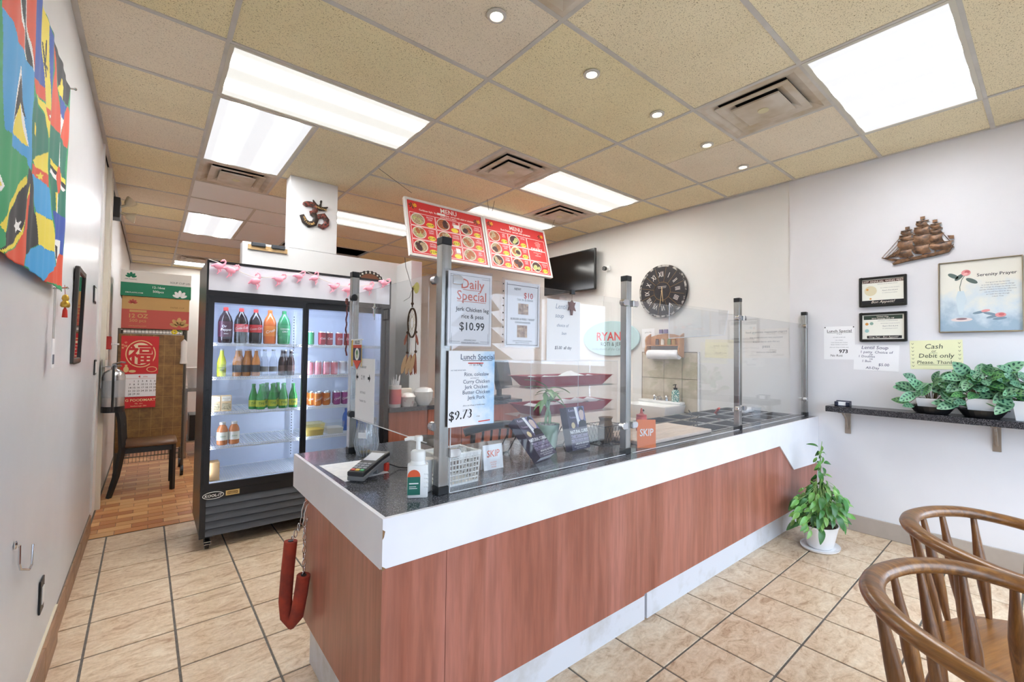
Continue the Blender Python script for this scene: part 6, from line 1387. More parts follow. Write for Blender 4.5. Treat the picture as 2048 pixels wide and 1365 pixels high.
# switches and outlet
for (y, z, hh, lab) in ((4.42, 1.80, 0.062, 'black-edged light switch plate at head height past the mirror'), (4.66, 1.265, 0.058, 'black-edged light switch plate low past the mirror')):
    t = root('light_switch', lab, 'switch', M=frame('+X', (-0.3285, y, z)))
    MB().box(-0.075, -hh, 0, 0.075, hh, 0.006).build('switch_plate', [BLACK], t, bevel=0.002); MB().box(-0.05, -hh+0.015, 0.0062, 0.05, hh-0.015, 0.01).build('rocker', [WHITE], t, bevel=0.001)
t = root('wall_outlet', 'black-plated wall outlet low on the wall near the floor', 'outlet', M=frame('+X', (-0.3285, 2.69, 0.38)))
MB().box(-0.04, -0.068, 0, 0.04, 0.068, 0.006).build('cover_plate', [BLACK], t, bevel=0.002); MB().box(-0.018, -0.035, 0.0062, 0.018, 0.035, 0.009).build('socket_face', [WHITE], t)
o = MB().tube([(-0.331, 2.16, 0.765), (-0.316, 2.16, 0.762), (-0.316, 2.165, 0.70), (-0.316, 2.19, 0.672), (-0.316, 2.34, 0.615), (-0.316, 2.375, 0.62), (-0.316, 2.385, 0.69)], 0.0035, 8).ball((-0.326, 2.16, 0.765), (0.005, 0.014, 0.014), 10).build('wire_hook', [CHROME], None); tag(o, 'bent chrome wire hook on the wall above the outlet', 'hook')
# charm and tags under the banner
t = root('brass_charm', 'small brass bell charm with red tassel hanging below the banner corner', 'charm', (-0.305, 2.83, 1.615)); t.scale = (0.65,)*3
MB().lathe([(0.006, 0.06), (0.016, 0.05), (0.02, 0.03), (0.014, 0.015), (0.024, 0.0), (0.026, -0.02), (0.02, -0.03)], 14).build('bell', [GOLD], t, smooth=50)
MB().lathe([(0.004, -0.03), (0.012, -0.05), (0.015, -0.10)], 8).build('tassel', [mat('tassel_red', '#c8352a', 0.8)], t); MB().rod((0, -0.02, 0.06), (0, -0.06, 0.12), 0.0015, n=5).build('thread', [mat('thread_red', '#b03028', 0.8)], t)
t = root('lanyard_tag', 'pale ribbon with a printed paper tag hanging below the banner', 'tag', (-0.312, 2.60, 1.66))
MB().box(0, -0.02, -0.21, 0.002, -0.012, 0).box(0, 0.012, -0.21, 0.002, 0.02, 0).build('ribbon', [mat('ribbon_grey', '#b9b6b4', 0.6)], t); MB().box(0.0, -0.028, -0.33, 0.003, 0.028, -0.21).build('card', [PAPER], t); MB().box(0.0032, -0.02, -0.315, 0.0038, 0.02, -0.275).build('photo_print', [mat('slate_print', '#5a6070', 0.6)], t)
# fire alarm pull and emergency light
t = root('alarm_pull', 'red fire alarm pull station with white handle beside the extinguisher', 'alarm', (-0.318, 5.52, 1.46)); MB().box(-0.01, -0.06, -0.06, 0.035, 0.06, 0.06).build('case', [mat('alarm_red', '#a8302a', 0.4)], t, bevel=0.004); MB().box(0.036, -0.035, -0.02, 0.05, 0.035, 0.0).rod((0.045, 0, -0.01), (0.09, 0, -0.01), 0.008).build('pull_bar', [WHITE], t)
t = root('emergency_light', 'emergency light unit with two cream lamp heads near the ceiling', 'light', (-0.33, 5.9, 2.80))
MB().box(-0.01, -0.09, -0.10, 0.06, 0.09, 0.10).build('battery_box', [mat('battery_black', '#2a2a2a', 0.5)], t, bevel=0.005)
for s in (-1, 1):
    m = MB(); m.lathe([(0.02, 0), (0.035, 0.02), (0.05, 0.06), (0.052, 0.075), (0.046, 0.07), (0.02, 0.04)], 14); o = m.build('lamp_head', [mat('lamp_cream', '#d9cdb0', 0.5)], t, (0.10, 0.0, s*0.055), (0, radians(70 - s*30), 0), smooth=40)
MB().rod((0.06, 0, 0.03), (0.11, 0, 0.055), 0.012).rod((0.06, 0, -0.03), (0.11, 0, -0.055), 0.012).build('lamp_arms', [MATS['lamp_cream']], t)
# fire extinguisher
t = root('fire_extinguisher', 'stainless water fire extinguisher hung on the wall before the wire rack', 'extinguisher', (-0.245, 5.28, 0.86))
MB().lathe([(0.075, 0.0), (0.078, 0.01), (0.078, 0.30), (0.07, 0.335), (0.045, 0.36), (0.022, 0.37), (0.022, 0.385)], 28).build('tank', [mat('polished_tank', '#cfcfd0', 0.25, 0.85)], t, smooth=40)
MB().lathe([(0.0795, -0.012), (0.0795, 0.04)], 28, caps=True).build('rubber_boot', [BLACK], t)
MB().lathe([(0.0788, 0.12), (0.0788, 0.27)], 28, caps=False).build('label', [mat('steel_label', '#b9bcc0', 0.4, 0.5)], t)
MB().box(-0.015, -0.015, 0.385, 0.015, 0.015, 0.41).tube([(-0.01, 0, 0.41), (0.05, -0.02, 0.43), (0.075, -0.03, 0.425)], 0.008).tube([(-0.01, 0, 0.395), (0.05, -0.02, 0.395)], 0.006).build('valve_handle', [STEEL], t)
MB().tube([(0.0, -0.02, 0.395), (0.0, -0.07, 0.39), (0.0, -0.088, 0.33), (0.0, -0.086, 0.1), (0.0, -0.086, 0.0)], 0.009).build('hose', [BLACK], t, smooth=50)
MB().box(-0.085, -0.03, 0.2, -0.078, 0.03, 0.45).box(-0.085, -0.012, 0.386, -0.01, 0.012, 0.392).build('wall_hanger', [STEEL], t)

# ---------------------------------------------------------------- kitchen passage
# wire rack on casters
wm = mat('rack_dark_wire', '#6a655c', 0.35, 0.8)
rk = root('wire_rack', 'wheeled wire shelf rack with a brown tiled plastic sheet on its front', 'rack', (0.02, 6.44, 0))
for x in (-0.28, 0.285):
    for y in (-0.22, 0.22): MB().rod((x, y, 0.11), (x, y, 1.624), 0.0125).build('post', [wm], rk)
for z in (0.30, 0.95, 1.62):
    m = MB()
    for dz in (0, -0.045):
        m.tube([(-0.28, -0.22, z+dz), (0.285, -0.22, z+dz), (0.285, 0.22, z+dz), (-0.28, 0.22, z+dz)], 0.004, 5, True)
    for k in range(20): x = -0.28+0.565*k/19; m.rod((x, -0.22, z), (x, 0.22, z), 0.002, n=4); m.rod((x, -0.22, z), (x, -0.22, z-0.045), 0.002, n=4)
    m.build('wire_shelf', [wm], rk)
m = MB()
for k in range(18): x = -0.26+0.03*k; m.rod((x, -0.235, 0.20), (x, -0.235, 0.34), 0.002, n=4)
for z in (0.20, 0.25, 0.30, 0.34): m.rod((-0.27, -0.235, z), (0.26, -0.235, z), 0.002, n=4)
m.build('wire_basket', [wm], rk)
for x in (-0.28, 0.285):
    for y in (-0.22, 0.22): MB().tube([(x-0.014, y, 0.055), (x+0.014, y, 0.055)], 0.055, 16).rod((x, y, 0.055), (x, y, 0.115), 0.012).build('caster', [BLACK], rk)
SHT = mat('brown_sheet', '#7d5a36', 0.5); nt, N, L, bb_ = nodes(SHT); v = coords(nt); n_ = noise(nt, v, 14, 5, 0.6)
rr = ramp(N, [(0.3, '#6b4a2c'), (0.7, '#94703f')]); L.new(n_, rr.inputs[0]); L.new(rr.outputs[0], bb_.inputs['Base Color'])
MB().box(-0.282, -0.246, 0.32, 0.268, -0.241, 1.565).build('sheet', [SHT], rk)
m = MB()
for k in range(1, 11): z = 0.32+k*0.1135; m.box(-0.282, -0.2466, z-0.0012, 0.268, -0.2462, z+0.0012)
for k in range(1, 6): x = -0.282+k*0.095; m.box(x-0.0012, -0.2466, 0.32, x+0.0012, -0.2462, 1.565)
m.build('sheet_grid_lines', [mat('sheet_line', '#b58f56', 0.5)], rk)
# boxes on the rack
def box_thing(label, w, d, h, z, x, y, mats, bands, rz):
    r = root('carton_box', label, 'box', (x, y, z), rz); MB().box(-w/2, -d/2, 0, w/2, d/2, h).build('carton', [mats[0]], r, bevel=0.002)
    MB().box(-w/2-0.0006, -d/2-0.0006, bands[0], w/2+0.0006, d/2+0.0006, bands[1]).build('colour_band', [mats[1]], r)
    e = bpy.data.objects.new('front_print', None); COL.objects.link(e); e.parent = r; e.matrix_local = frame('-Y', (0, -d/2-0.001, 0)); CH.setdefault(r.name, []).append(e)
    return r, e
def lotus(e, cx, cy, s, m_, z=0.0004):
    b = MB()
    for a, k in ((90, 1.0), (55, 0.95), (125, 0.95), (22, 0.85), (158, 0.85)):
        a = radians(a); b.disc(cx+0.55*s*cos(a)*k, cy+0.55*s*sin(a)*k, 0.42*s*k, z, 0, 14, 0.2*s*k, a)
    b.build('lotus_mark', [m_], e)
KRAFT = mat('kraft_card', '#c09a62', 0.8); REDB = mat('box_red', '#b8544a', 0.7); GRNB = mat('box_green', '#177a58', 0.6); WBX = mat('box_white', '#e9e6df', 0.7)
r, e = box_thing('red and brown cup carton marked 12 OZ on top of the wire rack', 0.575, 0.42, 0.345, 1.626, 0.04, 6.42, (KRAFT, REDB), (0.0, 0.205), 0.0)
letters(e, KRAFT, 0.0004, [('12 OZ', -0.155, 0.115, 0.06, 'C', 0.02), ('500 pcs', -0.155, 0.07, 0.045), ('DM-PLASTIC.COM', -0.155, 0.02, 0.018)]); letters(e, mat('kraft_dark', '#8a6a3c', 0.8), 0.0004, [('PAPER CUP', 0.18, 0.235, 0.025)])
MB().rect(-0.225, 0.175, -0.085, 0.198, 0.0004).build('print_bar', [KRAFT], e); lotus(e, 0.2, 0.03, 0.11, KRAFT); lotus(e, -0.2, 0.265, 0.05, REDB)
r, e = box_thing('white and green soup cup lid carton, topmost on the wire rack', 0.60, 0.44, 0.272, 1.972, 0.035, 6.42, (WBX, GRNB), (0.0, 0.142), 0.015)
letters(e, WHITE, 0.0004, [('12-16oz', 0.01, 0.095, 0.034, 'C', 0.01), ('500pcs', 0.01, 0.05, 0.034, 'C', 0.01), ('DM-PLASTIC.COM', -0.19, 0.03, 0.018, 'C', 0.01)]); letters(e, mat('box_ink', '#3a4a44', 0.7), 0.0004, [('SOUP CUP LID', 0.2, 0.165, 0.028), ('DM PLASTIC', -0.22, 0.17, 0.018)])
lotus(e, 0.2, 0.012, 0.085, WHITE); lotus(e, -0.22, 0.195, 0.06, GRNB)
# calendar
t = root('wall_calendar', 'red Chinese new year calendar hung on the brown sheet', 'calendar', M=frame('-Y', (-0.085, 6.186, 1.14)))
CRED = mat('calendar_red', '#c8282c', 0.5); CGLD = mat('calendar_gold', '#e0c48a', 0.5)
MB().box(-0.155, 0.0, 0, 0.155, 0.405, 0.004).build('picture_board', [CRED], t); MB().box(-0.14, -0.24, 0, 0.14, -0.002, 0.006).build('date_pad', [PAPER], t); MB().box(-0.14, -0.36, 0, 0.14, -0.242, 0.005).build('shop_strip', [CRED], t)
MB().disc(0.005, 0.215, 0.125, 0.0044, 0, 36, 0.145).disc(0.005, 0.215, 0.115, 0.0048, 1, 36, 0.135).disc(0.005, 0.215, 0.098, 0.0052, 2, 36, 0.118).disc(-0.11, 0.05, 0.022, 0.0046, 0, 16, 0.032).rect(-0.12, 0.08, -0.10, 0.1, 0.0046, 0).disc(-0.06, 0.03, 0.03, 0.0046, 0, 14, 0.014).disc(0.1, 0.05, 0.045, 0.0046, 0, 16, 0.03).disc(0.1, 0.05, 0.038, 0.005, 1, 16, 0.024).build('gold_ornament', [CGLD, CRED, mat('calendar_cream', '#ead9b4', 0.5)], t)
letters(t, CRED, 0.0058, [('福', 0.005, 0.125, 0.225, 'C', 0.02)], 'character'); letters(t, CGLD, 0.0046, [('千', -0.118, 0.32, 0.028), ('祥', -0.118, 0.285, 0.028), ('如', -0.142, 0.3, 0.022), ('意', -0.142, 0.27, 0.022)], 'character')
dl = []
for k in range(30):
    d = k+1; col = k % 7; row = k//7; dl.append((str(d), -0.075+0.034*((col+1) % 7) if True else 0, -0.085-0.034*((k+1)//7), 0.026, 'C', 0.008))
letters(t, INK, 0.0066, dl, 'dates'); letters(t, CRED, 0.0066, [('4', 0.0, -0.04, 0.035, 'C', 0.02), ('APRIL', 0.05, -0.035, 0.016)], 'month'); MB().line(-0.13, -0.048, 0.13, -0.048, 0.002, 0.0064).build('rule', [CRED], t)
letters(t, mat('strip_yellow', '#f2e2a8', 0.5), 0.0056, [('BIG FOODMART', 0.0, -0.29, 0.038, 'C', 0.015), ('TEL  416', 0.0, -0.32, 0.018), ('Scarborough, ON', 0.0, -0.345, 0.018)], 'shop_name')
# bits hanging on the rack
o = MB().lathe([(0.004, 0), (0.03, -0.03), (0.028, -0.2), (0.035, -0.27), (0.02, -0.275)], 10, sy=0.4).build('plastic_bag', [mat('bag_white', '#dcd8d2', 0.4)], None, (0.29, 6.18, 1.52), smooth=50); tag(o, 'crumpled white plastic bag hung at the corner of the rack', 'bag')
t = root('artificial_flower', 'yellow artificial flower sprig tucked on the rack top', 'flower', (0.20, 6.205, 1.60))
b = MB()
for k in range(6): a = k*1.05; b.ball((0.018*cos(a), -0.01, 0.018*sin(a)), (0.012, 0.006, 0.012), 8)
b.build('petals', [mat('petal_yellow', '#e2cf3a', 0.6)], t); MB().tube([(0, 0, 0), (0.04, 0, 0.01), (0.07, 0, -0.01)], 0.003).ball((0.05, 0, 0.012), (0.02, 0.006, 0.008), 8).build('stem', [mat('sprig_green', '#5a7a3a', 0.6)], t)
# black dining chair
BW = mat('black_lacquer', '#1c1a1a', 0.35)
t = root('dining_chair', 'black wooden dining chair with brown seat in the kitchen passage', 'chair', (0.0, 5.83, 0))
SEATW = wood_mat('seat_brown', '#5a3f2e', '#8a6a50', 'X', 1, 0.35)
q = MB(); q.prism([(-0.17, -0.2), (0.2, -0.215), (0.235, -0.18), (0.235, 0.18), (0.2, 0.215), (-0.17, 0.2)], 0.455, 0.49); q.build('seat', [SEATW], t, bevel=0.01, smooth=50)
for s in (-1, 1):
    MB().tube([(0.205, s*0.18, 0), (0.205, s*0.18, 0.45)], 0.022, 4).build('leg', [BW], t)
    MB().tube([(-0.27, s*0.19, 0), (-0.22, s*0.19, 0.2), (-0.185, s*0.19, 0.45), (-0.20, s*0.19, 0.7), (-0.255, s*0.19, 1.0)], [0.022, 0.026, 0.028, 0.026, 0.022], 4).build('leg', [BW], t)
    MB().box(-0.18, s*0.18-0.01, 0.40, 0.2, s*0.18+0.01, 0.45).build('apron', [BW], t)
MB().box(0.195, -0.18, 0.40, 0.215, 0.18, 0.45).box(-0.195, -0.18, 0.40, -0.175, 0.18, 0.45).build('apron', [BW], t)
for z, x in ((0.62, -0.195), (0.76, -0.212), (0.94, -0.245)): MB().box(x-0.012, -0.19, z-0.03, x+0.012, 0.19, z+0.03).build('back_rail', [BW], t, bevel=0.004)
# prep table past the rack
t = root('prep_table', 'stainless kitchen prep table glimpsed between rack and fridge', 'table', (0.75, 7.4, 0)); MB().box(-0.42, -0.3, 0.86, 0.42, 0.3, 0.9).box(-0.4, -0.28, 0.2, 0.4, 0.28, 0.22).build('table_top', [STEEL], t)
for sx_ in (-1, 1):
    for sy_ in (-1, 1): MB().rod((sx_*0.38, sy_*0.26, 0), (sx_*0.38, sy_*0.26, 0.86), 0.02).build('leg', [STEEL], t)
o = MB().lathe([(0.10, 0), (0.13, 0.26), (0.135, 0.265), (0.12, 0.26), (0.095, 0.01)], 20, caps=False).lathe([(0.1, 0.0), (0.1, 0.005)], 20).build('white_bucket', [WHITE], None, (0.50, 7.3, 0.9), smooth=40); tag(o, 'white bucket on the prep table beyond the rack', 'bucket')
o = MB().box(-0.2, -0.2, 0, 0.2, 0.2, 0.32).box(-0.19, -0.205, 0.04, 0.19, -0.2, 0.28).build('black_bin', [BLACK], None, (0.62, 7.4, 0.221), bevel=0.01); tag(o, 'black storage bin under the prep table', 'bin')

# ---------------------------------------------------------------- behind the counter
t = root('back_counter', 'low cherry wood back counter with dark top along the partition', 'counter', (1.69, 3.83, 0))
B0 = Matrix.Translation((-1.69, -3.83, 0))
def bmb(): m = MB(); m.T = B0; return m
bmb().box(1.685, 3.81, 0.86, 3.26, 4.06, 0.90).box(2.13, 4.06, 0.86, 3.26, 4.42, 0.90).build('worktop', [GRAN], t)
for x0, x1 in ((1.69, 2.08), (2.085, 2.47), (2.475, 2.86), (2.865, 3.25)): bmb().box(x0, 3.83, 0.09, x1, 3.848, 0.858).build('cabinet_door', [CHERRY], t, bevel=0.002)
bmb().box(1.70, 3.85, 0.0, 3.24, 4.05, 0.858).build('carcass_filler', [DARKC], t)
t = root('straw_jar', 'tall pink and white striped jar of straws on the back counter', 'jar', (1.772, 3.885, 0.9005))
MB().lathe([(0.052, 0), (0.055, 0.004), (0.055, 0.20)], 24).build('jar_body', [mat('jar_white', '#ece8e6', 0.3)], t, smooth=40); MB().lathe([(0.0556, 0.03), (0.0556, 0.165)], 24, caps=False).build('pink_band', [noisy('pink_paint', '#d0706a', '#c25a72', 10, 0.35)], t, smooth=40)
b = MB(); rc = random.Random(2)
for k in range(9): a = rc.random()*6.28; b.rod((0.02*cos(a), 0.02*sin(a), 0.15), (0.04*cos(a), 0.04*sin(a), 0.24+0.06*rc.random()), 0.004, n=6)
b.build('straws', [PAPER], t)
o = MB().lathe([(0.055, 0), (0.07, 0.085), (0.075, 0.09), (0.07, 0.093), (0.055, 0.115), (0.02, 0.125)], 22).build('tissue_tub', [noisy('floral_white', '#efece8', '#c9a0a4', 14, 0.4, lo=0.55, hi=0.7)], None, (1.905, 3.90, 0.9005), smooth=40); tag(o, 'white floral tub of napkins on the back counter', 'tub')
o = MB().lathe([(0.055, 0), (0.085, 0.05), (0.09, 0.12), (0.094, 0.13), (0.09, 0.135), (0.075, 0.16), (0.03, 0.17)], 24).build('fluted_bowl', [mat('glass_white', '#e6e8e8', 0.2)], None, (2.075, 3.905, 0.9005), smooth=40); tag(o, 'fluted glass bowl with white lid on the back counter', 'bowl')
o = MB().box(-0.06, -0.03, 0, 0.06, 0.03, 0.16).build('foam_tub_stack', [mat('foam_cream', '#e6e0d2', 0.7)], None, (1.93, 4.01, 0.9005), bevel=0.008); tag(o, 'cream foam container standing behind the tub of napkins', 'container')
t = root('sauce_bottle', 'pale squeeze bottle with pointed nozzle beside the straw jar', 'bottle', (1.838, 3.985, 0.9005)); MB().lathe([(0.028, 0), (0.03, 0.005), (0.03, 0.15), (0.022, 0.165)], 16).build('bottle_body', [MILK], t, smooth=40); MB().lathe([(0.024, 0.165), (0.02, 0.175), (0.004, 0.235)], 12).build('nozzle', [PAPER], t)
t = root('cash_monitor', 'black point of sale monitor on the back counter', 'monitor', (3.10, 4.0, 0.9005), radians(28))
MB().box(-0.12, -0.08, 0, 0.12, 0.1, 0.03).build('base', [BLACK], t, bevel=0.006); MB().box(-0.03, 0.0, 0.03, 0.03, 0.04, 0.14).build('stand', [BLACK], t)
m = MB(); m.T = Matrix.Translation((0, -0.02, 0.27)) @ Matrix.Rotation(-0.2, 4, 'X'); m.box(-0.19, -0.02, -0.16, 0.19, 0.03, 0.16); m.build('casing', [BLACK], t, bevel=0.006)
m = MB(); m.T = Matrix.Translation((0, -0.02, 0.27)) @ Matrix.Rotation(-0.2, 4, 'X'); m.box(-0.17, -0.0225, -0.14, 0.17, -0.0205, 0.14); m.build('screen', [mat('monitor_glass', '#15171c', 0.12)], t)
# display case with red trays
t = root('display_case', 'clear acrylic display case with two shelves behind the bamboo', 'case', (2.02, 1.965, ZT))
m = MB().box(-0.385, -0.125, 0.0, 0.385, -0.121, 0.47).box(-0.385, 0.121, 0, 0.385, 0.125, 0.47).box(-0.385, -0.121, 0, -0.381, 0.121, 0.47).box(0.381, -0.121, 0, 0.385, 0.121, 0.47).box(-0.385, -0.125, 0.47, 0.385, 0.125, 0.474)
ACR2 = clear_mat('case_acrylic', (0.985, 0.985, 0.99), 1.35); m.build('case_walls', [ACR2], t)
MB().box(-0.38, -0.12, 0.15, 0.38, 0.12, 0.154).build('case_shelf', [ACR2], t); MB().box(-0.38, -0.12, 0.315, 0.38, 0.12, 0.319).build('case_shelf', [ACR2], t)
b = MB()
for x in (-0.385, 0.0, 0.385): b.rod((x, -0.125, 0), (x, -0.125, 0.474), 0.0015, n=4)
b.rod((-0.385, -0.125, 0.472), (0.385, -0.125, 0.472), 0.0015, n=4); b.build('bright_edges', [ACRE], t)
RT = mat('tray_red', '#a83440', 0.3)
for z, lab, wv in ((1.2205, 'red serving tray with white parchment on the upper shelf of the acrylic case', 1), (1.0555, 'red serving tray with white parchment on the lower shelf of the acrylic case', 0)):
    r = root('serving_tray', lab, 'tray', (2.02, 1.965, z))
    R = lambda a, b, zz: [(-a, -b, zz), (a, -b, zz), (a, b, zz), (-a, b, zz)]
    m = MB(); m._add(R(0.29, 0.075, 0.0)+R(0.345, 0.11, 0.06)+R(0.36, 0.115, 0.062)+R(0.36, 0.115, 0.058)+R(0.345, 0.108, 0.055), [(0, 3, 2, 1)]+[(k+4*q_, (k+1) % 4+4*q_, 4+(k+1) % 4+4*q_, 4+k+4*q_) for q_ in range(2) for k in range(4)]); m.build('tray_body', [RT], r)
    m = MB(); n = 16; vs = []; fs = []
    for i in range(n+1):
        for j in range(3): u = i/n; vs.append((-0.33+0.66*u, (j-1)*0.09, 0.048+0.008*sin(i*1.9+j)+(0.05*max(0, 1-abs(u-0.72)/0.12)*(j == 2) if wv else 0.01*(u > 0.6))))
    for i in range(n):
        for j in range(2): a = i*3+j; fs.append((a, a+3, a+4, a+1))
    m._add(vs, fs); m.build('parchment', [PAPER], r)
# black chair behind the counter
t = root('cashier_chair', 'black wooden chair with curved top rail behind the counter', 'chair', (1.82, 2.62, 0))
MB().box(-0.2, -0.19, 0.43, 0.2, 0.2, 0.46).build('seat', [BW], t, bevel=0.01)
for s in (-1, 1):
    MB().tube([(s*0.17, 0.17, 0), (s*0.17, 0.17, 0.43)], 0.018, 6).build('leg', [BW], t); MB().tube([(s*0.18, -0.17, 0), (s*0.175, -0.165, 0.45), (s*0.175, -0.21, 0.88)], 0.018, 6).build('leg', [BW], t)
MB().tube([(0.23*(k/6-1), -0.19-0.045*(1-(k/6-1)**2), 0.895+0.035*(1-(k/6-1)**2)) for k in range(13)], 0.028, 8).build('top_rail', [BW], t, smooth=50)
for k in range(4): x = -0.105+0.07*k; MB().rod((x, -0.17, 0.46), (x, -0.225, 0.90), 0.008).build('spindle', [BW], t)

# ---------------------------------------------------------------- things hung on the side pane
t = root('dreamcatcher', 'brown feathered dreamcatcher hung from a yellow suction cup on the side pane', 'dreamcatcher', (0.779, 1.545, 1.66))
WD = mat('suede_brown', '#4a3424', 0.8); FEA = mat('feather_russet', '#9a5a48', 0.8); FEA2 = mat('feather_tan', '#c2a07c', 0.8); BEAD = mat('pony_bead', '#d8d4cc', 0.3)
m = MB(); m.T = Matrix.Translation((0.0, 0, 0)) @ Matrix.Rotation(-pi/2, 4, 'Y'); m.lathe([(0.022, -0.004), (0.012, 0.004), (0.006, 0.006), (0.006, 0.012)], 18); m.build('suction_cup', [clear_mat('yellow_cup', (0.93, 0.9, 0.55), 1.4, 0.25, hazec=(0.9, 0.85, 0.4))], t)
MB().rod((-0.012, 0, 0), (-0.012, 0, -0.075), 0.0028).ball((-0.012, 0, -0.062), 0.006, 8).build('suspension_cord', [WD], t)
cz, ra = -0.135, 0.055
MB().tube([(-0.012, 0.028+0*k if False else ra*0.62*cos(2*pi*k/28), cz+ra*sin(2*pi*k/28)) for k in range(28)], 0.0038, 6, True).build('hoop', [WD], t, smooth=60)
m = MB()
for k in range(8):
    a0, a1 = 2*pi*k/8, 2*pi*(k+3)/8; m.rod((-0.012, ra*0.62*cos(a0), cz+ra*sin(a0)), (-0.012, ra*0.62*cos(a1), cz+ra*sin(a1)), 0.0009, n=4)
m.build('web', [mat('web_thread', '#cbbfa8', 0.7)], t)
fe = MB(); fe.prism([(0, 0), (0.009, -0.02), (0.012, -0.05), (0.006, -0.075), (0, -0.08), (-0.008, -0.07), (-0.011, -0.04), (-0.007, -0.012)], -0.0006, 0.0006, axis='X')
for k, (y, z0, l) in enumerate(((0.036, cz-0.03, 0.09), (0.0, cz-ra, 0.065), (-0.034, cz-0.03, 0.085))):
    MB().rod((-0.012, y, z0), (-0.012, y, z0-l), 0.0016, n=5).ball((-0.012, y, z0-0.006), 0.0055, 8).ball((-0.012, y, z0-l+0.006), 0.0055, 8).build('strand', [WD if k != 1 else BEAD], t)
    for q_ in range(3): link('feather', fe.mesh('feather', [FEA if q_ < 2 else FEA2]), t, (-0.012-0.002*q_, y, z0-l), ((q_-1)*0.3, 0, 0.3*(q_-1)))
    if k != 1: link('feather', fe.mesh('feather', [FEA]), t, (-0.014, y, z0-0.01), (0.35*(1 if y > 0 else -1), 0, 0.2), 0.6)
# pennant
t = root('belize_pennant', 'small Belize pennant with yellow fringe hung on the rear post', 'pennant', M=frame('-X', (0.7785, 2.145, 1.40)))
MB().rod((-0.075, 0.07, 0.002), (0.075, 0.07, 0.002), 0.003).build('rod', [WHITE], t); MB().box(-0.06, 0.045, 0, 0.06, 0.07, 0.001).build('name_strip', [PAPER], t); letters(t, INK, 0.0014, [('BELIZE', 0, 0.05, 0.022, 'C', 0.012)])
MB().prism([(-0.055, 0.045), (0.055, 0.045), (0.055, -0.03), (0.0, -0.075), (-0.055, -0.03)], 0, 0.001).build('cloth', [mat('pennant_navy', '#2a3048', 0.7)], t)
MB().rect(-0.055, 0.03, 0.055, 0.045, 0.0013, 0).poly([(-0.055, -0.03), (0.055, -0.03), (0.0, -0.075)], 0.0013, 0).disc(0, 0.0, 0.03, 0.0016, 1, 20).disc(0, 0, 0.021, 0.0019, 2, 18).rect(-0.002, -0.018, 0.002, 0.0, 0.0022, 3).disc(0, 0.008, 0.012, 0.0022, 4, 14).build('crest', [mat('pennant_red', '#c8482f', 0.7), PAPER, mat('crest_pale', '#cfd8c0', 0.7), WD, mat('crest_green', '#4a7a4a', 0.7)], t)
m = MB()
for k in range(16): m.box(-0.062, 0.04-k*0.0065, 0, -0.055, 0.044-k*0.0065, 0.002); m.box(0.055, 0.04-k*0.0065, 0, 0.062, 0.044-k*0.0065, 0.002)
m.tube([(-0.06, 0.07, 0.003), (-0.068, 0.03, 0.003), (-0.064, -0.06, 0.003)], 0.003); m.build('fringe', [mat('fringe_gold', '#e2b84a', 0.7)], t)
# crucifix and beads
t = root('crucifix', 'small silver crucifix hung on the side pane', 'crucifix', M=frame('-X', (0.776, 1.93, 1.60)))
MB().box(-0.003, -0.045, 0, 0.003, 0.03, 0.004).box(-0.022, 0.006, 0, 0.022, 0.012, 0.004).build('cross', [CHROME], t, bevel=0.001); MB().tube([(0, -0.03, 0.006), (0, 0.005, 0.006)], 0.003).tube([(-0.018, 0.012, 0.006), (0, 0.006, 0.006), (0.018, 0.012, 0.006)], 0.0018).ball((0, 0.013, 0.006), 0.004, 8).build('figure', [CHROME], t)
t = root('bead_string', 'string of dark red beads hanging along the rear post', 'beads', (0.765, 2.26, 1.665))
m = MB()
for k in range(34): u = k/33; m.ball((0.002*sin(k), 0.012*sin(u*3.0), -0.27*u), 0.0048, 6)
m.build('beads', [mat('bead_red', '#6a2a26', 0.35)], t)
m = MB()
for k in range(8): m.ball((-0.004, 0.012*cos(k*0.8), 0.012*sin(k*0.8)), 0.005, 6)
m.build('bead_cluster', [MATS['bead_red']], t)
# ---------------------------------------------------------------- plants
def leaf_mesh(name, ln, wd, mats, droop=0.25, spots=0, cup=0.12, n=7):
    m = MB()
    def P(u, s):
        w = wd*(sin(pi*min(1.0, u*0.96+0.02))**0.75)
        return (s*w/2, u*ln, -droop*ln*u*u + cup*w*abs(s))
    for i in range(n+1):
        for s in (-1, 0, 1): m.v.append(P(i/n, s))
    for i in range(n):
        for s in range(2): m.f.append((i*3+s, i*3+s+1, i*3+4+s, i*3+3+s)); m.m.append(0)
    for k in range(spots):
        for s in (-1, 1):
            u0 = 0.16+0.68*k/max(1, spots-1); c = []
            for q in range(6):
                a = 2*pi*q/6; uu = u0+0.05*sin(a)+0.035*cos(a); ss = s*(0.44+0.28*cos(a))
                p = P(uu, ss); c.append((p[0], p[1], p[2]+0.0008))
            if s < 0: c.reverse()
            o = len(m.v); m.v += c; m.f.append(tuple(range(o, o+6))); m.m.append(1)
    return m.mesh(name, mats, smooth=60)
def greens(name, c, rough=0.35):
    m = mat(name, c, rough); nt, N, L, b = nodes(m)
    oi = N.new('ShaderNodeObjectInfo'); r = ramp(N, [(0, (0.75, 0.75, 0.75)), (1, (1.25, 1.25, 1.2))]); L.new(oi.outputs['Random'], r.inputs[0])
    L.new(mixc(nt, 1.0, c, r.outputs[0], 'MULTIPLY'), b.inputs['Base Color']); return m
PRL = greens('prayer_leaf', '#74a582'); PRD = mat('prayer_blotch', '#1f4a3c', 0.4); PRG = greens('prayer_leaf_deep', '#55894f'); STEMG = mat('stem_brown', '#6a5a3e', 0.6)
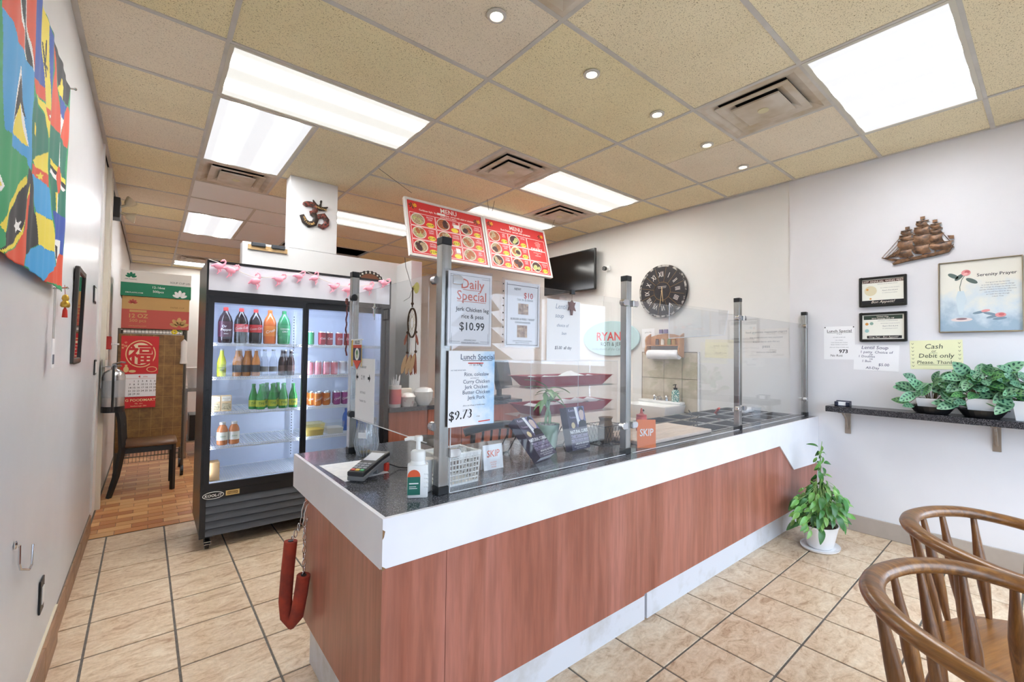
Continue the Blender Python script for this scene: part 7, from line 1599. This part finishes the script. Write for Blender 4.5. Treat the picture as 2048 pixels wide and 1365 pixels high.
lm = [leaf_mesh('leaf', 0.135, 0.078, [PRL, PRD], 0.22, 5), leaf_mesh('leaf', 0.105, 0.066, [PRG, PRD], 0.35, 5), leaf_mesh('leaf', 0.09, 0.06, [PRL, PRD], 0.2, 4)]
SOIL = noisy('potting_soil', '#3a2a1e', '#5a4432', 60, 0.95, 4)
def square_tub(t, w, h, colm, z0=0.0):
    R = lambda a, z: [(-a*0.92, -a, z), (a*0.92, -a, z), (a*0.92, a, z), (-a*0.92, a, z)]
    m = MB(); m._add(R(w*0.36, z0)+R(w*0.46, z0+h)+R(w*0.43, z0+h)+R(w*0.42, z0+h*0.85), [(0, 3, 2, 1)]+[(k+4*q, (k+1) % 4+4*q, 4+(k+1) % 4+4*q, 4+k+4*q) for q in range(3) for k in range(4)]); m.build('pot', [colm], t, bevel=0.004)
    MB().box(-w*0.38, -w*0.41, z0+h*0.8, w*0.38, w*0.41, z0+h*0.84).build('soil', [SOIL], t)
POTW = mat('pot_white', '#eceaea', 0.35)
def prayer_plant(label, y, n, rad, hgt, seed, potw=0.17, poth=0.11, tray=True, x=4.365):
    t = root('prayer_plant', label, 'plant', (x, y, 1.0205), 0, 'prayer plants on the shelf'); rc = random.Random(seed)
    if tray:
        prof = [(potw*0.5, 0.0), (potw*0.56, 0.006), (potw*0.74, 0.05), (potw*0.77, 0.054), (potw*0.72, 0.05), (potw*0.54, 0.010)]
        MB().lathe(prof, 24, caps=False, sx=0.86).lathe([(potw*0.5, 0), (potw*0.5, 0.004)], 24, sx=0.86).box(-0.03, potw*0.66, 0.052, 0.03, potw*0.8, 0.058).box(-0.03, -potw*0.8, 0.052, 0.03, -potw*0.66, 0.058).build('drip_tray', [BLACK], t)
    square_tub(t, potw, poth, POTW, 0.010 if tray else 0.0)
    z0 = poth+0.01; st_ = MB()
    for k in range(n):
        a = rc.random()*2*pi; u = math.sqrt(rc.random()); q = rad*u
        px = -abs(0.75*q*cos(a)) if rc.random() < 0.72 else 0.35*q*cos(a); px = min(px, 0.055); py = q*sin(a)
        hz = z0+hgt*(1-u*u*0.8)*rc.uniform(0.35, 1.0) - (0.09 if u > 0.75 and rc.random() < 0.16 else 0)
        dirn = math.atan2(py, px-0.02) - pi/2 + rc.uniform(-0.6, 0.6)
        tl = rc.uniform(-0.5, 0.25) if px > -0.03 else rc.uniform(-1.0, -0.1)
        dv = (px*3-0.25, py*5, rc.uniform(-0.4, 0.5)); nv = (-1+rc.uniform(-.3, .3), rc.uniform(-.5, .3), rc.uniform(0.3, 1.1))
        link('leaf', lm[k % 3 if u > 0.3 else 0], t, (px*0.82, py*0.82, max(hz, 0.05)), orient(dv, nv), rc.uniform(0.75, 1.05))
        st_.tube([(0.1*px, 0.15*py, z0-0.02), (0.5*px, 0.5*py, (z0+hz)/2+0.03), (px*0.82, py*0.82, max(hz, 0.05))], 0.0018, 4)
    st_.build('stems', [STEMG], t)
    return t
prayer_plant('smaller prayer plant in a white tub with a black dish, nearest the card holder', 0.575, 34, 0.15, 0.22, 21, 0.165, 0.10)
prayer_plant('large bushy prayer plant with spotted leaves spilling over its white tub', 0.325, 80, 0.20, 0.25, 5, 0.16, 0.12)
prayer_plant('prayer plant in a white tub at the picture edge of the shelf', 0.115, 36, 0.15, 0.22, 8, 0.16, 0.13, False)
# floor plant
VL_ = greens('vine_leaf', '#578c3c'); VL2 = greens('vine_leaf_deep', '#3a7034'); VL3 = greens('vine_leaf_light', '#7aa854')
vm = [leaf_mesh('leaf', 0.08, 0.036, [VL_], 0.6, 0), leaf_mesh('leaf', 0.09, 0.042, [VL2], 0.7, 0), leaf_mesh('leaf', 0.07, 0.03, [VL3], 0.5, 0)]
t = root('potted_vine', 'bushy green vine in a white pot on the floor at the counter end', 'plant', (3.90, 1.13, 0)); rc = random.Random(14)
MB().lathe([(0.12, 0.0), (0.15, 0.006), (0.155, 0.018), (0.145, 0.014), (0.115, 0.01)], 28, sy=0.8).build('saucer', [POTW], t)
MB().lathe([(0.09, 0.012), (0.10, 0.02), (0.136, 0.165), (0.141, 0.168), (0.141, 0.176), (0.133, 0.176), (0.126, 0.145)], 28, caps=False, sy=0.82).lathe([(0.075, 0.012), (0.075, 0.016)], 28, sy=0.85).build('pot', [POTW], t, smooth=40)
MB().lathe([(0.127, 0.145), (0.05, 0.158)], 20, sy=0.82).build('soil', [SOIL], t)
sm_ = MB()
for k in range(270):
    if k < 225:
        a = rc.random()*2*pi; q = 0.05+0.17*rc.random(); x_, y_ = q*cos(a)*1.3-0.05, q*sin(a)*0.72-0.01; z_ = rc.uniform(0.16, 0.36)*(1.15-q*1.2)+0.04+0.10*rc.random()
        if y_ > 0.085: y_ = 0.085
        sm_.tube([(0.03*cos(a), 0.03*sin(a), 0.14), (x_*0.55, y_*0.55, max(0.19, z_)+0.02), (x_, y_, z_)], 0.0018, 4)
        tl = rc.uniform(-0.9, 0.1)
    else:
        u = (k-225)/45; z_ = 0.32+0.44*u; a = k*2.4; q = 0.035*(1.1-u)+0.008; x_, y_ = q*cos(a)+0.01, q*sin(a); tl = rc.uniform(-0.5, 0.3)
    dv = (x_+0.02*rc.uniform(-1, 1), min(y_, 0.02)+0.02*rc.uniform(-1, 0.3), rc.uniform(-0.16, 0.03)); nv = (-0.6+rc.uniform(-.5, .5), -0.6+rc.uniform(-.4, .4), rc.uniform(0.5, 1.3))
    link('leaf', vm[k % 3], t, (x_, y_, z_), orient(dv, nv), rc.uniform(0.6, 1.05)*(1 if k < 225 else 0.85))
sm_.tube([(0.0, 0, 0.14), (0.005, 0.005, 0.35), (0.012, 0, 0.55), (0.02, 0.0, 0.70), (0.035, -0.005, 0.78)], [0.005, 0.005, 0.004, 0.003, 0.002], 6)
sm_.build('stems', [mat('vine_stem', '#7fa05a', 0.6)], t)
o = leaf_mesh('fallen', 0.08, 0.04, [mat('leaf_maroon', '#4a1f24', 0.5)], 0.1); link('dark_leaf', o, t, (0.15, -0.03, 0.36), (0.1, 0.2, -1.3))

# ---------------------------------------------------------------- oak chairs
OAK = wood_mat('oak_rail', '#4a2d14', '#9c6b32', 'Y', 3.2, 0.32, 0.15, 15, mid='#774c24'); OAKZ = wood_mat('oak_turned', '#4c2e16', '#946430', 'Z', 3.2, 0.32, 0.12, 15, mid='#724824'); OAKS = wood_mat('oak_seat', '#7a4c26', '#c08a4a', 'X', 1.5, 0.35, 0.2, 15, mid='#a06c36')
def windsor(label, x, y, rz):
    t = root('captain_chair', label, 'chair', (x, y, 0), rz, 'oak captain chairs')
    Zr, Zs = 0.775, 0.44
    seat = [(-0.21, -0.235), (-0.15, -0.25), (0.15, -0.25), (0.21, -0.235), (0.245, -0.12), (0.25, 0.02), (0.22, 0.14), (0.13, 0.21), (0.0, 0.225), (-0.13, 0.21), (-0.22, 0.14), (-0.25, 0.02), (-0.245, -0.12)]
    MB().prism(seat, Zs-0.035, Zs).build('seat', [OAKS], t, bevel=0.012, smooth=50, seg=2)
    # bow: one U-shaped rail from arm to arm
    key = [(-0.255, -0.26), (-0.285, -0.14), (-0.29, 0.0), (-0.265, 0.13), (-0.20, 0.225), (-0.10, 0.277), (0.0, 0.29), (0.10, 0.277), (0.20, 0.225), (0.265, 0.13), (0.29, 0.0), (0.285, -0.14), (0.255, -0.26)]
    def cr(p0, p1, p2, p3, u): return tuple(0.5*((2*p1[i])+(-p0[i]+p2[i])*u+(2*p0[i]-5*p1[i]+4*p2[i]-p3[i])*u*u+(-p0[i]+3*p1[i]-3*p2[i]+p3[i])*u**3) for i in (0, 1))
    path = []
    for i in range(len(key)-1):
        p = [key[max(0, i-1)], key[i], key[i+1], key[min(len(key)-1, i+2)]]
        for q in range(4): path.append(cr(*p, q/4))
    path.append(key[-1])
    zz = lambda p: Zr+0.035*max(0, min(1, (p[1]+0.05)/0.3))
    m = MB(); n = 12; P3 = [Vector((p[0], p[1], zz(p))) for p in path]; vs = []; fs = []
    for i, p in enumerate(P3):
        tn = (P3[min(i+1, len(P3)-1)]-P3[max(i-1, 0)]).normalized(); sd = tn.cross(Vector((0, 0, 1))).normalized(); up = sd.cross(tn)
        e_ = 0.9 if 2 < i < len(P3)-3 else 0.75
        for k in range(n): a = 2*pi*k/n; vs.append(p+sd*cos(a)*0.031*e_+up*sin(a)*0.022*e_)
    for i in range(len(P3)-1):
        for k in range(n): fs.append((i*n+k, i*n+(k+1) % n, (i+1)*n+(k+1) % n, (i+1)*n+k))
    fs.append(tuple(reversed(range(n)))); fs.append(tuple((len(P3)-1)*n+k for k in range(n))); m._add(vs, fs); m.build('bow_rail', [OAK], t, smooth=60)
    # turned spindles
    N_ = len(path)
    for k in range(11):
        i = int(2+(N_-5)*k/10); p = path[i]; s = (p[0]*0.80, p[1]*0.76-0.005); a = Vector((s[0], s[1], Zs-0.005)); b = Vector((p[0], p[1], zz(p)-0.008))
        us = [0, 0.1, 0.3, 0.45, 0.6, 0.8, 1.0]; rr_ = [0.009, 0.012, 0.018, 0.020, 0.0175, 0.012, 0.009]
        MB().tube([a.lerp(b, u) for u in us], rr_, 10).build('spindle', [OAKZ], t, smooth=60)
    L_ = {}
    for sx_ in (-1, 1):
        for sy_ in (-1, 1):
            a = Vector((sx_*0.15, sy_*0.15, Zs-0.03)); b = Vector((sx_*0.225, sy_*0.235, 0.0)); us = [0, 0.15, 0.3, 0.5, 0.65, 0.85, 1.0]; rr_ = [0.014, 0.018, 0.022, 0.024, 0.02, 0.016, 0.013]
            MB().tube([a.lerp(b, u) for u in us], rr_, 10).build('leg', [OAKZ], t, smooth=60); L_[(sx_, sy_)] = a.lerp(b, 0.6)
    for sx_ in (-1, 1): MB().tube([L_[(sx_, -1)], (L_[(sx_, -1)]+L_[(sx_, 1)])/2, L_[(sx_, 1)]], [0.009, 0.014, 0.009], 8).build('stretcher', [OAKZ], t, smooth=60)
    a = (L_[(-1, -1)]+L_[(-1, 1)])/2; b = (L_[(1, -1)]+L_[(1, 1)])/2; MB().tube([a, (a+b)/2, b], [0.009, 0.014, 0.009], 8).build('stretcher', [OAKZ], t, smooth=60)
windsor('nearer oak captain chair, its bow rail cut by the bottom edge', 1.58, 0.03, radians(-18))
windsor('farther oak captain chair with curved bow rail, behind the nearer one', 2.27, 0.065, radians(-18))

# ---------------------------------------------------------------- street outside (seen mirrored in the panes)
struct('street', MB().box(-40, -60, -0.3, 45, YF-0.15, -0.12), [noisy('asphalt', '#6a6a6c', '#7d7c7c', 4, 0.9)])
struct('pavement', MB().box(-10, -3.2, -0.12, 14, YF-0.15, -0.04), [noisy('concrete_walk', '#b5b1aa', '#c5c1ba', 6, 0.9)])
def car(label, x, y, rz, colm):
    t = root('parked_car', label, 'car', (x, y, -0.12), rz)
    m = MB(); m.prism([(-2.2, 0.3), (-2.15, 0.75), (-1.2, 0.92), (-0.6, 1.42), (0.9, 1.45), (1.7, 1.0), (2.15, 0.92), (2.2, 0.35)], -0.85, 0.85, axis='Y'); m.build('body', [colm], t, bevel=0.08, smooth=50, seg=2)
    m = MB()
    for s in (-1, 1): m.prism([(-1.0, 0.98), (-0.55, 1.34), (0.85, 1.37), (1.4, 1.02)], s*0.852, s*0.858, axis='Y')
    m._add([(-1.17, -0.7, 0.96), (-1.17, 0.7, 0.96), (-0.68, 0.65, 1.38), (-0.68, -0.65, 1.38)], [(0, 1, 2, 3)]); m.build('windows', [mat('car_glass', '#1a2028', 0.08)], t)
    for wx in (-1.4, 1.35):
        for s in (-1, 1): MB().tube([(wx, s*0.66, 0.32), (wx, s*0.87, 0.32)], 0.32, 20).build('wheel', [BLACK], t)
    MB().box(-2.23, -0.75, 0.6, -2.18, -0.4, 0.75).box(-2.23, 0.4, 0.6, -2.18, 0.75, 0.75).build('headlight', [WHITE], t)
car('pale parked car on the street, mirrored in the first pane', 2.6, -6.0, radians(20), mat('car_white', '#dfe3ea', 0.2, coat=0.6))
car('dark blue parked car on the street, mirrored beside the lunch sign', -1.6, -5.2, radians(8), mat('car_blue', '#3a4560', 0.2, coat=0.6))
BARK = mat('tree_bark', '#5a4c42', 0.9)
def bare_tree(label, x, y, h, seed):
    t = root('bare_tree', label, 'tree', (x, y, -0.12), 0, 'bare street trees'); rc = random.Random(seed); m = MB()
    def grow(p, d, l, r, k):
        q = p+d*l; m.tube([p, (p+q)/2+Vector((rc.uniform(-.05, .05), rc.uniform(-.05, .05), 0))*l, q], [r, r*0.85, r*0.7], 5)
        if k: 
            for _ in range(3): grow(q, (d+Vector((rc.uniform(-.7, .7), rc.uniform(-.7, .7), rc.uniform(-.1, .5)))).normalized(), l*rc.uniform(0.6, 0.8), r*0.62, k-1)
    grow(Vector((0, 0, 0)), Vector((0, 0, 1)), h*0.3, h*0.022, 4); m.build('trunk_and_branches', [BARK], t)
bare_tree('tall bare street tree, mirrored between the signs on the first pane', 0.5, -14, 9, 1)
bare_tree('bare street tree farther along the road, mirrored faintly in the pane', 3.5, -18, 10, 2)
bare_tree('bare street tree by the far house, mirrored behind the menu sheet', 9.5, -19, 9, 3)
t = root('evergreen_tree', 'dark evergreen tree across the street, mirrored above the shop sign', 'tree', (13.0, -16, -0.12)); MB().rod((0, 0, 0), (0, 0, 2), 0.2).build('trunk', [BARK], t)
m = MB()
for k in range(7): m.lathe([(1.9-0.25*k, 1.2+0.85*k), (0.2, 2.4+0.85*k)], 14, caps=True)
m.build('needles', [noisy('needle_green', '#2c3c30', '#46584a', 8, 0.9)], t)
t = root('street_house', 'low pale house across the street, mirrored in the panes', 'building', (7.0, -24, -0.12)); MB().box(-6, -3, 0, 6, 3, 2.8).build('walls', [mat('house_siding', '#a9aab0', 0.8)], t)
m = MB(); m.prism([(-3.4, 2.8), (3.4, 2.8), (0, 4.6)], -6.3, 6.3, axis='X'); m.build('roof', [mat('house_roof', '#5c5a5c', 0.9)], t)
for x in (-4, -1, 2.5): MB().box(x, 2.98, 0.9, x+1.4, 3.03, 2.1).build('window', [MATS['car_glass']], t)
make_letters()
